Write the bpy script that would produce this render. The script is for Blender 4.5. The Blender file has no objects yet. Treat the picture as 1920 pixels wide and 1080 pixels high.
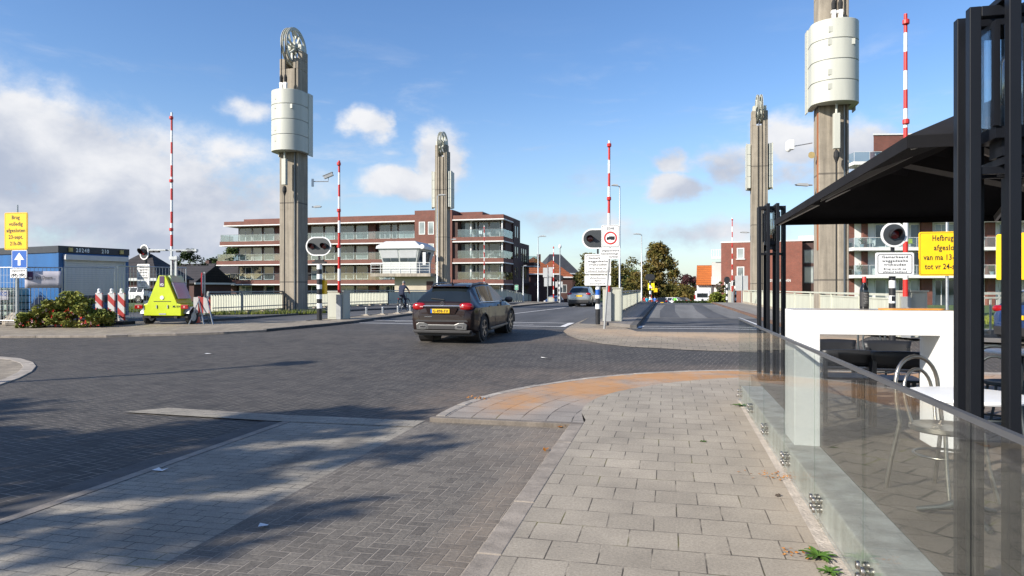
import bpy, bmesh, math, random
from mathutils import Vector, Matrix
R = math.radians
rnd = random.Random(7)
SC = bpy.context.scene
COL = SC.collection

# ------------------------------------------------------------------ camera
# World frame: +Y runs along the lift bridge, camera stands at the origin 1.55 m above the pavement.
EYE = 1.55
YAW = math.atan(292 / 1280)          # the bridge runs this far to the right of the view axis
FOC = 1280.0                          # 24 mm lens, in pixels of the 1920 px wide photograph
cam = bpy.data.cameras.new('camera')
cam.lens, cam.sensor_width, cam.clip_start, cam.clip_end = 24, 36, 0.05, 5000
camo = bpy.data.objects.new('camera', cam)
COL.objects.link(camo)
camo.location = (0, 0, EYE)
camo.rotation_euler = (R(90), 0, YAW)
SC.camera = camo

# ------------------------------------------------------------------ light
SUN_EL = R(29)
SUN_DIR = Vector((-0.711, -0.703, 0)).normalized()       # towards the sun, on the ground
sun = bpy.data.lights.new('sun', 'SUN')
sun.energy, sun.angle, sun.color = 5.0, R(0.55), (1.0, 0.93, 0.83)
suno = bpy.data.objects.new('sun', sun)
COL.objects.link(suno)
sv = Vector((SUN_DIR.x * math.cos(SUN_EL), SUN_DIR.y * math.cos(SUN_EL), math.sin(SUN_EL)))
suno.rotation_euler = sv.to_track_quat('Z', 'Y').to_euler()
suno.location = (-20, -20, 30)

VS = SC.view_settings
VS.view_transform, VS.look, VS.gamma, VS.exposure = 'Standard', 'None', 1.0, 0.62
VS.use_curve_mapping = False
SC.cycles.max_bounces = 8
SC.cycles.transparent_max_bounces = 24
SC.cycles.caustics_reflective = SC.cycles.caustics_refractive = False
try:
    SC.cycles.use_denoising = True
except Exception:
    pass


class NT:
    """small helper to write node trees"""
    def __init__(s, tree):
        s.t = tree
    def n(s, typ, **kw):
        nd = s.t.nodes.new(typ)
        for k, v in kw.items():
            if k.startswith('i_'):
                key = k[2:]
                key = int(key) if key.isdigit() else key.replace('_', ' ')
                sock = nd.inputs[key]
                if hasattr(v, 'is_linked'):
                    s.t.links.new(v, sock)
                else:
                    sock.default_value = v
            else:
                setattr(nd, k, v)
        return nd
    def m(s, op, a, b=None, c=None, clamp=False):
        nd = s.t.nodes.new('ShaderNodeMath')
        nd.operation, nd.use_clamp = op, clamp
        for i, v in enumerate((a, b, c)):
            if v is None:
                continue
            if hasattr(v, 'is_linked'):
                s.t.links.new(v, nd.inputs[i])
            else:
                nd.inputs[i].default_value = v
        return nd.outputs[0]
    def mix(s, fac, a, b, blend='MIX'):
        nd = s.t.nodes.new('ShaderNodeMix')
        nd.data_type, nd.blend_type = 'RGBA', blend
        for i, v in ((0, fac), (6, a), (7, b)):
            if hasattr(v, 'is_linked'):
                s.t.links.new(v, nd.inputs[i])
            else:
                nd.inputs[i].default_value = v if not isinstance(v, tuple) or len(v) == 4 else (*v, 1)
        return nd.outputs[2]
    def ramp(s, fac, stops):
        nd = s.t.nodes.new('ShaderNodeValToRGB')
        s.t.links.new(fac, nd.inputs[0])
        el = nd.color_ramp.elements
        while len(el) < len(stops):
            el.new(0.5)
        for e, (p, c) in zip(el, stops):
            e.position = p
            e.color = (c, c, c, 1) if not isinstance(c, tuple) else (*c[:3], 1)
        return nd.outputs[0]
    def smooth(s, v, a, b):
        nd = s.t.nodes.new('ShaderNodeMapRange')
        nd.interpolation_type = 'SMOOTHSTEP'
        s.t.links.new(v, nd.inputs[0])
        nd.inputs[1].default_value, nd.inputs[2].default_value = a, b
        return nd.outputs[0]


# ------------------------------------------------------------------ sky: clear blue with drifting cumulus
world = bpy.data.worlds.new('World')
SC.world = world
world.use_nodes = True
wt = world.node_tree
wt.nodes.clear()
w = NT(wt)
sky = w.n('ShaderNodeTexSky', sky_type='NISHITA', sun_disc=False)
sky.sun_elevation = SUN_EL
sky.sun_rotation = math.atan2(SUN_DIR.x, SUN_DIR.y)
sky.air_density, sky.dust_density, sky.ozone_density, sky.altitude = 1.0, 0.6, 2.2, 0
tc = w.n('ShaderNodeTexCoord')
sep = w.n('ShaderNodeSeparateXYZ', i_0=tc.outputs['Generated'])
dx, dy, dz = sep.outputs
az = w.m('ARCTAN2', dx, dy)                                   # 0 along the bridge, positive to the right
el = w.m('ARCSINE', dz)
nv = w.n('ShaderNodeCombineXYZ', i_0=az, i_1=w.m('MULTIPLY', el, 1.35), i_2=0.37)
wn_ = w.n('ShaderNodeTexNoise', i_Vector=nv.outputs[0], i_Scale=7.0, i_Detail=5.0, i_Roughness=0.6)
wv_ = w.n('ShaderNodeVectorMath', operation='MULTIPLY_ADD', i_0=wn_.outputs[1], i_1=(0.13, 0.09, 0), i_2=nv.outputs[0])
wsep = w.n('ShaderNodeSeparateXYZ', i_0=wv_.outputs[0])
azw, elw = w.m('SUBTRACT', wsep.outputs[0], 0.065), w.m('DIVIDE', w.m('SUBTRACT', wsep.outputs[1], 0.045), 1.35)
n1 = w.n('ShaderNodeTexNoise', i_Vector=nv.outputs[0], i_Scale=8.0, i_Detail=7.0, i_Roughness=0.58, i_Distortion=0.25)
n2 = w.n('ShaderNodeTexNoise', i_Vector=nv.outputs[0], i_Scale=3.2, i_Detail=4.0, i_Roughness=0.5)
n3 = w.n('ShaderNodeTexNoise', i_Vector=nv.outputs[0], i_Scale=26.0, i_Detail=9.0, i_Roughness=0.66)
f1 = w.m('SUBTRACT', n1.outputs[0], 0.5)
f3 = w.m('SUBTRACT', n3.outputs[0], 0.5)
fb = w.m('ADD', w.m('MULTIPLY', f1, 2.7), w.m('MULTIPLY', f3, 1.5))

def skyang(px, py):
    xc, zc = (px - 960) / FOC, (540 - py) / FOC
    a = math.atan2(xc, 1) - YAW
    e = math.atan2(zc, math.hypot(xc, 1))
    return a, e

# where the clouds stand: (bearing px, height px, half-width px, half-height px, softness, density)
CLOUDS = [(60, 330, 330, 150, 1.0), (300, 380, 330, 110, 1.05), (420, 300, 140, 60, 0.7), (60, 215, 160, 55, 0.7), (-250, 250, 330, 200, 1.0),
          (470, 205, 70, 34, 0.55), (684, 236, 52, 34, 0.95), (722, 225, 22, 26, 0.7), (835, 300, 52, 66, 1.05), (770, 345, 80, 32, 0.9),
          (725, 285, 42, 16, 0.4), (500, 370, 200, 45, 0.6), (590, 220, 24, 14, 0.45), (1265, 300, 44, 22, 0.75), (1262, 347, 52, 27, 0.95),
          (1372, 310, 60, 46, 0.9), (1480, 265, 70, 55, 0.9), (1620, 290, 90, 70, 0.85), (1440, 335, 110, 40, 0.7),
          (1080, 350, 60, 18, 0.3), (1080, 420, 190, 28, 0.55), (1300, 440, 220, 40, 0.6), (700, 440, 400, 40, 0.4),
          (1430, 98, 80, 26, 0.3), (1720, 75, 120, 30, 0.3), (95, 150, 60, 14, 0.35), (185, 140, 40, 9, 0.25), (915, 270, 14, 10, 0.35),
          (120, 470, 420, 50, 0.75), (2300, 300, 400, 160, 0.8), (2900, 380, 500, 120, 0.8)]
tot = None
for (px, py, rx, ry, dens) in CLOUDS:
    a0, e0 = skyang(px, py)
    ra = rx / FOC * math.cos(math.atan2((px - 960) / FOC, 1)) ** 1.5
    re = ry / FOC * math.cos(math.atan2((px - 960) / FOC, 1))
    qa = w.m('MULTIPLY', w.m('SUBTRACT', azw, a0), 1 / ra)
    qe = w.m('MULTIPLY', w.m('SUBTRACT', elw, e0), 1 / re)
    r2 = w.m('ADD', w.m('MULTIPLY', qa, qa), w.m('MULTIPLY', qe, qe))
    g = w.m('MULTIPLY', w.m('EXPONENT', w.m('MULTIPLY', r2, -0.8)), dens * 1.25)
    tot = g if tot is None else w.m('MAXIMUM', tot, g)
body = w.m('ADD', tot, w.m('MULTIPLY', fb, w.m('ADD', w.m('MULTIPLY', tot, 0.62), 0.015)))
mask = w.smooth(body, 0.32, 0.92)
# faint stretched wisps in the lower half of the sky
wm = w.n('ShaderNodeMapping', i_Vector=nv.outputs[0], i_Rotation=(0, 0, 0.25), i_Scale=(1.0, 3.2, 1.0))
n4 = w.n('ShaderNodeTexNoise', i_Vector=wm.outputs[0], i_Scale=5.5, i_Detail=9.0, i_Roughness=0.62, i_Distortion=0.4)
wisp = w.m('MULTIPLY', w.m('MULTIPLY', w.smooth(n4.outputs[0], 0.50, 0.78), w.smooth(el, 0.40, 0.12)), 0.55)
mask = w.m('MAXIMUM', mask, wisp)
# a low grey-blue veil towards the horizon
veil = w.m('MULTIPLY', w.smooth(el, 0.30, 0.0), 0.42)
# cloud tone: bright sunlit tops, blue-grey undersides and thick parts
lit = w.m('ADD', w.m('MULTIPLY', n1.outputs[0], 1.2), w.m('MULTIPLY', w.m('SUBTRACT', n2.outputs[0], 0.5), 1.5))
lit = w.m('SUBTRACT', lit, w.m('MULTIPLY', w.smooth(az, R(-22), R(-46)), 0.16))
lit = w.m('ADD', lit, w.m('MULTIPLY', w.m('SUBTRACT', el, 0.14), 0.9))
tone = w.smooth(lit, 0.20, 0.86)
ccol = w.mix(tone, (0.47, 0.53, 0.66), (0.90, 0.91, 0.94))
hs = w.n('ShaderNodeHueSaturation', i_Saturation=1.20, i_Hue=0.508, i_Color=sky.outputs[0])
bg1 = w.n('ShaderNodeBackground', i_Color=hs.outputs[0], i_Strength=0.124)
bgv = w.n('ShaderNodeBackground', i_Color=(0.42, 0.54, 0.71, 1), i_Strength=0.78)
bg2 = w.n('ShaderNodeBackground', i_Color=ccol, i_Strength=0.66)
mv = w.n('ShaderNodeMixShader', i_0=veil, i_1=bg1.outputs[0], i_2=bgv.outputs[0])
mx = w.n('ShaderNodeMixShader', i_0=mask, i_1=mv.outputs[0], i_2=bg2.outputs[0])
wo = w.n('ShaderNodeOutputWorld', i_Surface=mx.outputs[0])

# ------------------------------------------------------------------ measuring helpers
CY, SY = math.cos(YAW), math.sin(YAW)
def W(px, d):
    """ground-plan point seen at photo column px, d metres in front of the camera"""
    xc = (px - 960) * d / FOC
    return (xc * CY - d * SY, xc * SY + d * CY)
def zat(py, d):
    return EYE - (py - 540) * d / FOC
def depth(x, y):
    return -x * SY + y * CY
BR = [(-1e4, 0.0), (11, 0.0), (20, 0.25), (64, 0.25), (90, -1.3), (1e5, -1.3)]
def gz(y):
    """height of the ground: level, then the ramp up to the bridge and down behind it"""
    for (a, za), (b, zb) in zip(BR, BR[1:]):
        if y <= b:
            return za + (zb - za) * (y - a) / (b - a)
    return BR[-1][1]
def gp(px, py, off=0.0):
    d = 20.0
    for _ in range(60):
        x, y = W(px, d)
        d = 0.5 * d + 0.5 * FOC * (EYE - gz(y) - off) / (py - 540)
    return W(px, d)

# ------------------------------------------------------------------ mesh builder
class MB:
    def __init__(s):
        s.v, s.f, s.mi, s.M = [], [], [], Matrix()
    def add(s, vs, fs, mi=0):
        o = len(s.v)
        s.v += [s.M @ Vector(p) for p in vs]
        s.f += [tuple(i + o for i in f) for f in fs]
        s.mi += [mi] * len(fs)
        return s
    def bx(s, x0, x1, y0, y1, z0, z1, mi=0):
        return s.add([(x0, y0, z0), (x1, y0, z0), (x1, y1, z0), (x0, y1, z0), (x0, y0, z1), (x1, y0, z1), (x1, y1, z1), (x0, y1, z1)],
                     [(3, 2, 1, 0), (4, 5, 6, 7), (0, 1, 5, 4), (1, 2, 6, 5), (2, 3, 7, 6), (3, 0, 4, 7)], mi)
    def box(s, c, sz, mi=0):
        return s.bx(c[0] - sz[0] / 2, c[0] + sz[0] / 2, c[1] - sz[1] / 2, c[1] + sz[1] / 2, c[2] - sz[2] / 2, c[2] + sz[2] / 2, mi)
    def bar(s, p0, p1, wd, ht, mi=0, up=(0, 0, 1)):
        p0, p1 = Vector(p0), Vector(p1)
        t = (p1 - p0).normalized()
        u = Vector(up)
        if abs(t.dot(u)) > 0.99:
            u = Vector((0, 1, 0))
        a = t.cross(u).normalized() * wd / 2
        b = a.cross(t).normalized() * ht / 2
        vs = [p + i * a + j * b for p in (p0, p1) for i, j in ((-1, -1), (1, -1), (1, 1), (-1, 1))]
        return s.add(vs, [(0, 1, 2, 3), (7, 6, 5, 4), (0, 4, 5, 1), (1, 5, 6, 2), (2, 6, 7, 3), (3, 7, 4, 0)], mi)
    def tube(s, p0, p1, r0, r1=None, n=10, mi=0):
        return s.path([p0, p1], [r0, r0 if r1 is None else r1], n, mi)
    def path(s, pts, r, n=8, mi=0, caps=True, closed=False):
        pts = [Vector(p) for p in pts]
        k = len(pts)
        rr = r if isinstance(r, (list, tuple)) else [r] * k
        vs, ref = [], None
        for i, p in enumerate(pts):
            if closed:
                t = (pts[(i + 1) % k] - pts[i - 1]).normalized()
            else:
                t = (pts[min(i + 1, k - 1)] - pts[max(i - 1, 0)]).normalized()
            if ref is None:
                ref = Vector((0, 0, 1)) if abs(t.z) < 0.9 else Vector((1, 0, 0))
            a = t.cross(ref)
            if a.length < 1e-4:
                a = t.cross(Vector((0, 1, 0.3)))
            a.normalize()
            b = t.cross(a).normalized()
            ref = a.cross(t).normalized()
            for q in range(n):
                an = 2 * math.pi * q / n
                vs.append(p + (a * math.cos(an) + b * math.sin(an)) * rr[i])
        fs = []
        for i in range(k if closed else k - 1):
            j = (i + 1) % k
            for q in range(n):
                e = (q + 1) % n
                fs.append((i * n + q, i * n + e, j * n + e, j * n + q))
        if caps and not closed:
            fs.append(tuple(range(n))[::-1])
            fs.append(tuple((k - 1) * n + q for q in range(n)))
        return s.add(vs, fs, mi)
    def lathe(s, prof, c=(0, 0, 0), n=16, mi=0, axis='z', caps=True):
        vs = []
        for (r, h) in prof:
            for q in range(n):
                an = 2 * math.pi * q / n
                a, b = r * math.cos(an), r * math.sin(an)
                p = (a, b, h) if axis == 'z' else ((a, h, b) if axis == 'y' else (h, a, b))
                vs.append((c[0] + p[0], c[1] + p[1], c[2] + p[2]))
        fs = []
        for i in range(len(prof) - 1):
            for q in range(n):
                e = (q + 1) % n
                fs.append((i * n + q, i * n + e, (i + 1) * n + e, (i + 1) * n + q))
        if caps:
            fs.append(tuple(range(n))[::-1])
            fs.append(tuple((len(prof) - 1) * n + q for q in range(n)))
        return s.add(vs, fs, mi)
    def prism(s, poly, a0, a1, axis='y', mi=0):
        """poly of 2-D points pushed along an axis: axis y -> (x, z), axis x -> (y, z), axis z -> (x, y)"""
        def P(p, a):
            return (p[0], a, p[1]) if axis == 'y' else ((a, p[0], p[1]) if axis == 'x' else (p[0], p[1], a))
        n = len(poly)
        vs = [P(p, a0) for p in poly] + [P(p, a1) for p in poly]
        fs = [tuple(range(n)), tuple(range(2 * n - 1, n - 1, -1))]
        fs += [(i, n + i, n + (i + 1) % n, (i + 1) % n) for i in range(n)]
        return s.add(vs, fs, mi)
    def build(s, name, mats, parent=None, smooth=None, bevel=0, fix=True, label=None):
        me = bpy.data.meshes.new(name)
        me.from_pydata([tuple(v) for v in s.v], [], s.f)
        for m in (mats if isinstance(mats, (list, tuple)) else [mats]):
            me.materials.append(m)
        me.polygons.foreach_set('material_index', s.mi)
        if fix:
            bm = bmesh.new()
            bm.from_mesh(me)
            bmesh.ops.recalc_face_normals(bm, faces=bm.faces)
            bm.to_mesh(me)
            bm.free()
        if smooth:
            me.polygons.foreach_set('use_smooth', [True] * len(me.polygons))
            me.set_sharp_from_angle(angle=R(smooth))
        me.update()
        o = bpy.data.objects.new(name, me)
        COL.objects.link(o)
        if parent:
            o.parent = parent
        if bevel:
            b = o.modifiers.new('bevel', 'BEVEL')
            b.width, b.segments, b.limit_method, b.angle_limit = bevel, 2, 'ANGLE', R(35)
        if label:
            o['label'] = label
        return o

def tag(o, label, cat, group=None):
    o['label'], o['category'] = label, cat
    if group:
        o['group'] = group
    return o
def thing(name, label, cat, loc=(0, 0, 0), rz=0.0, group=None):
    o = bpy.data.objects.new(name, None)
    o.empty_display_size = 0.2
    COL.objects.link(o)
    o.location = loc
    o.rotation_euler = (0, 0, rz)
    return tag(o, label, cat, group)
def struct(o):
    o['kind'] = 'structure'
    return o
def dup(root, loc, rz=None, label=None, scale=None):
    """copy of a thing with copies of its parts and their sub-parts"""
    def rec(o, par):
        c = o.copy()
        COL.objects.link(c)
        c.parent = par
        for ch in o.children:
            rec(ch, c)
        return c
    c = rec(root, None)
    c.location = loc
    if rz is not None:
        c.rotation_euler = (0, 0, rz)
    if label:
        c['label'] = label
    if scale:
        c.scale = scale
    return c
def solid(faces_bm, name, mat, parent=None):
    pass

def text_bm(lines, width_fit=None):
    pass
def lettering(parent, lines, mat, y=-0.004, name='lettering', flip=False):
    if len(lines) > 1:
        return [lettering(parent, [l], mat, y, name) for l in lines]
    """lines: (string, centre x, baseline z, letter height, max width or None, letter spacing); letters face local -Y"""
    vs, fs = [], []
    for (txt, cx, bz, h, mw, sp) in lines:
        cu = bpy.data.curves.new('lettering', 'FONT')
        cu.body, cu.size, cu.space_character, cu.resolution_u = txt, 1.0, sp, 2
        cu.offset = 0.02
        ob = bpy.data.objects.new('lettering', cu)
        me = bpy.data.meshes.new_from_object(ob)
        if len(me.vertices):
            xs = [v.co.x for v in me.vertices]
            wd = max(xs) - min(xs)
            k = h / 0.72
            kx = k if not mw else min(k * 1.25, mw / wd)
            o = len(vs)
            m0 = (max(xs) + min(xs)) / 2
            vs += [(cx + (v.co.x - m0) * kx, y, bz + v.co.y * k) for v in me.vertices]
            fs += [tuple(i + o for i in p.vertices) for p in me.polygons]
        bpy.data.meshes.remove(me)
        bpy.data.objects.remove(ob)
        bpy.data.curves.remove(cu)
    b = MB()
    b.add(vs, fs)
    return b.build(name, mat, parent, fix=False)

def sheet(name, poly, mat, off=0.0, hgt=None, skirt=0.0):
    """a flat-ish piece of ground: outline in plan, laid on the ground profile, cut where the slope changes"""
    bm = bmesh.new()
    f = bm.faces.new([bm.verts.new((x, y, 0)) for x, y in poly])
    for (yy, _) in BR[1:-1]:
        bmesh.ops.bisect_plane(bm, geom=bm.verts[:] + bm.edges[:] + bm.faces[:], plane_co=(0, yy, 0), plane_no=(0, 1, 0), dist=1e-5)
    bmesh.ops.triangulate(bm, faces=bm.faces[:])
    for v in bm.verts:
        v.co.z = (gz(v.co.y) if hgt is None else hgt) + off
    bmesh.ops.recalc_face_normals(bm, faces=bm.faces)
    if sum(f.normal.z for f in bm.faces) < 0:
        bmesh.ops.reverse_faces(bm, faces=bm.faces)
    if skirt:
        ed = [e for e in bm.edges if e.is_boundary]
        r = bmesh.ops.extrude_edge_only(bm, edges=ed)
        for v in [g for g in r['geom'] if isinstance(g, bmesh.types.BMVert)]:
            v.co.z -= skirt
        bmesh.ops.recalc_face_normals(bm, faces=bm.faces)
    me = bpy.data.meshes.new(name)
    bm.to_mesh(me)
    bm.free()
    me.materials.append(mat)
    o = bpy.data.objects.new(name, me)
    COL.objects.link(o)
    return struct(o)

def kerb(name, pts, wd, mat, top=0.012, bot=-0.12, side=1):
    """kerb stones along a polyline, lying to one side of it"""
    P = []
    for (a, b) in zip(pts, pts[1:]):
        n = max(1, int(math.hypot(b[0] - a[0], b[1] - a[1]) / 0.98))
        for i in range(n):
            P.append((a[0] + (b[0] - a[0]) * i / n, a[1] + (b[1] - a[1]) * i / n))
    P.append(pts[-1])
    mb = MB()
    L = []
    for i, p in enumerate(P):
        q0, q1 = P[max(i - 1, 0)], P[min(i + 1, len(P) - 1)]
        t = Vector((q1[0] - q0[0], q1[1] - q0[1])).normalized()
        nx, ny = -t.y * side, t.x * side
        L.append((p, (p[0] + nx * wd, p[1] + ny * wd)))
    for (p, pi), (q, qi) in zip(L, L[1:]):
        g = 0.006
        d = Vector((q[0] - p[0], q[1] - p[1]))
        e = d.normalized() * g / 2
        A = [(p[0] + e.x, p[1] + e.y), (q[0] - e.x, q[1] - e.y), (qi[0] - e.x, qi[1] - e.y), (pi[0] + e.x, pi[1] + e.y)]
        j = rnd.uniform(-0.003, 0.003)
        vs = [(x, y, gz(y) + bot) for x, y in A] + [(x, y, gz(y) + top + j) for x, y in A]
        mb.add(vs, [(3, 2, 1, 0), (4, 5, 6, 7), (0, 1, 5, 4), (1, 2, 6, 5), (2, 3, 7, 6), (3, 0, 4, 7)])
    return struct(mb.build(name, mat, bevel=0.008))
# ------------------------------------------------------------------ materials
def S(r, g, b):
    return tuple((c / 255 / 12.92) if c / 255 <= 0.04045 else ((c / 255 + 0.055) / 1.055) ** 2.4 for c in (r, g, b))
def newmat(name):
    m = bpy.data.materials.new(name)
    m.use_nodes = True
    t = NT(m.node_tree)
    return m, t, m.node_tree.nodes['Principled BSDF']
def lk(t, a, b):
    t.t.links.new(a, b)
def mk(name, col, rough=0.6, metal=0.0, var=0.12, scale=4.0, bump=0.0, bscale=40.0, coat=0.0, spec=0.5, var2=None, streak=False):
    """painted, metal, plastic or stone surface with slight uneven tone and grain"""
    m, t, p = newmat(name)
    tcn = t.n('ShaderNodeTexCoord')
    vec = tcn.outputs['Object']
    if streak:
        mp = t.n('ShaderNodeMapping', i_Vector=vec, i_Scale=(1, 1, 0.12))
        vec = mp.outputs[0]
    nz = t.n('ShaderNodeTexNoise', i_Vector=vec, i_Scale=scale, i_Detail=6.0, i_Roughness=0.6)
    lo = tuple(c * (1 - var) for c in col)
    hi = var2 if var2 else tuple(min(1, c * (1 + var)) for c in col)
    c = t.ramp(nz.outputs[0], [(0.28, lo), (0.72, hi)])
    lk(t, c, p.inputs['Base Color'])
    p.inputs['Roughness'].default_value = rough
    p.inputs['Metallic'].default_value = metal
    p.inputs['Specular IOR Level'].default_value = spec
    if coat:
        p.inputs['Coat Weight'].default_value = coat
        p.inputs['Coat Roughness'].default_value = 0.03
    if bump:
        nb = t.n('ShaderNodeTexNoise', i_Vector=tcn.outputs['Object'], i_Scale=bscale, i_Detail=5.0)
        bp = t.n('ShaderNodeBump', i_Strength=bump, i_Distance=0.02, i_Height=nb.outputs[0])
        lk(t, bp.outputs[0], p.inputs['Normal'])
    return m

def brick_mat(name, c1, c2, mortar, bw=0.21, bh=0.065, mort=0.012, rough=0.8, var=0.35):
    """brickwork on upright walls: runs along x+y of the wall's own frame"""
    m, t, p = newmat(name)
    tcn = t.n('ShaderNodeTexCoord')
    sx = t.n('ShaderNodeSeparateXYZ', i_0=tcn.outputs['Object'])
    v = t.n('ShaderNodeCombineXYZ', i_0=t.m('ADD', sx.outputs[0], sx.outputs[1]), i_1=sx.outputs[2])
    br = t.n('ShaderNodeTexBrick', i_Vector=v.outputs[0], i_Color1=(*c1, 1), i_Color2=(*c2, 1), i_Mortar=(*mortar, 1), i_Scale=1.0,
             i_Mortar_Size=mort, i_Bias=-0.1, i_Brick_Width=bw, i_Row_Height=bh)
    nz = t.n('ShaderNodeTexNoise', i_Vector=tcn.outputs['Object'], i_Scale=0.7, i_Detail=7.0, i_Roughness=0.7)
    k = t.ramp(nz.outputs[0], [(0.3, 1 - var), (0.7, 1.0)])
    lk(t, t.mix(1.0, br.outputs[0], k, 'MULTIPLY'), p.inputs['Base Color'])
    p.inputs['Roughness'].default_value = rough
    return m

def herring(name, cols, mortar, bw=0.105, joint=0.055, rough=0.75, rot=0.0, stain=0.35, sand=None, bump=0.6):
    """herringbone of 2:1 pavers, each stone its own tone"""
    m, t, p = newmat(name)
    tcn = t.n('ShaderNodeTexCoord')
    mp = t.n('ShaderNodeMapping', i_Vector=tcn.outputs['Object'], i_Rotation=(0, 0, rot), i_Scale=(1 / bw, 1 / bw, 1))
    wob = t.n('ShaderNodeTexNoise', i_Vector=tcn.outputs['Object'], i_Scale=0.8, i_Detail=2.0)
    wv = t.n('ShaderNodeVectorMath', operation='MULTIPLY_ADD', i_0=wob.outputs[1], i_1=(0.9, 0.9, 0), i_2=mp.outputs[0])
    sx = t.n('ShaderNodeSeparateXYZ', i_0=wv.outputs[0])
    x, y = sx.outputs[0], sx.outputs[1]
    i, j = t.m('FLOOR', x), t.m('FLOOR', y)
    fx, fy = t.m('SUBTRACT', x, i), t.m('SUBTRACT', y, j)
    k = t.m('FLOORED_MODULO', t.m('SUBTRACT', i, j), 4.0)
    def is_(v):
        return t.m('COMPARE', k, v, 0.1)
    k0, k1, k2, k3 = is_(0), is_(1), is_(2), is_(3)
    gx, gy = t.m('SUBTRACT', 1.0, fx), t.m('SUBTRACT', 1.0, fy)
    dl = t.m('ADD', fx, t.m('MULTIPLY', k1, 9))         # left joint missing on right halves
    dr = t.m('ADD', gx, t.m('MULTIPLY', k0, 9))
    db = t.m('ADD', fy, t.m('MULTIPLY', k2, 9))
    dt = t.m('ADD', gy, t.m('MULTIPLY', k3, 9))
    dist = t.m('MINIMUM', t.m('MINIMUM', dl, dr), t.m('MINIMUM', db, dt))
    idv = t.n('ShaderNodeCombineXYZ', i_0=t.m('SUBTRACT', i, k1), i_1=t.m('SUBTRACT', j, k2))
    wn = t.n('ShaderNodeTexWhiteNoise', noise_dimensions='2D', i_Vector=idv.outputs[0])
    base = t.ramp(wn.outputs[0], [(0.0, cols[0]), (0.5, cols[1]), (1.0, cols[2])])
    gr = t.n('ShaderNodeTexNoise', i_Vector=tcn.outputs['Object'], i_Scale=48.0, i_Detail=8.0, i_Roughness=0.85)
    base = t.mix(1.0, base, t.ramp(gr.outputs[0], [(0.34, 0.45), (0.66, 1.5)]), 'MULTIPLY')
    big = t.n('ShaderNodeTexNoise', i_Vector=tcn.outputs['Object'], i_Scale=0.35, i_Detail=6.0, i_Roughness=0.62)
    base = t.mix(1.0, base, t.ramp(big.outputs[0], [(0.3, 1 - stain), (0.7, 1.0 + stain * 0.3)]), 'MULTIPLY')
    jm = t.smooth(dist, joint, joint * 0.45)
    md = t.n('ShaderNodeTexNoise', i_Vector=tcn.outputs['Object'], i_Scale=3.0, i_Detail=3.0)
    col = t.mix(t.m('MULTIPLY', jm, t.smooth(md.outputs[0], 0.25, 0.65)), base, mortar)
    if sand:
        col = sand(t, tcn.outputs['Object'], col)
    lk(t, col, p.inputs['Base Color'])
    p.inputs['Roughness'].default_value = rough
    hgt = t.m('ADD', t.m('MULTIPLY', t.smooth(dist, 0.0, joint * 1.6), 1.0), t.m('MULTIPLY', gr.outputs[0], 0.25))
    bp = t.n('ShaderNodeBump', i_Strength=bump, i_Distance=0.004, i_Height=hgt)
    lk(t, bp.outputs[0], p.inputs['Normal'])
    return m

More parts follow.
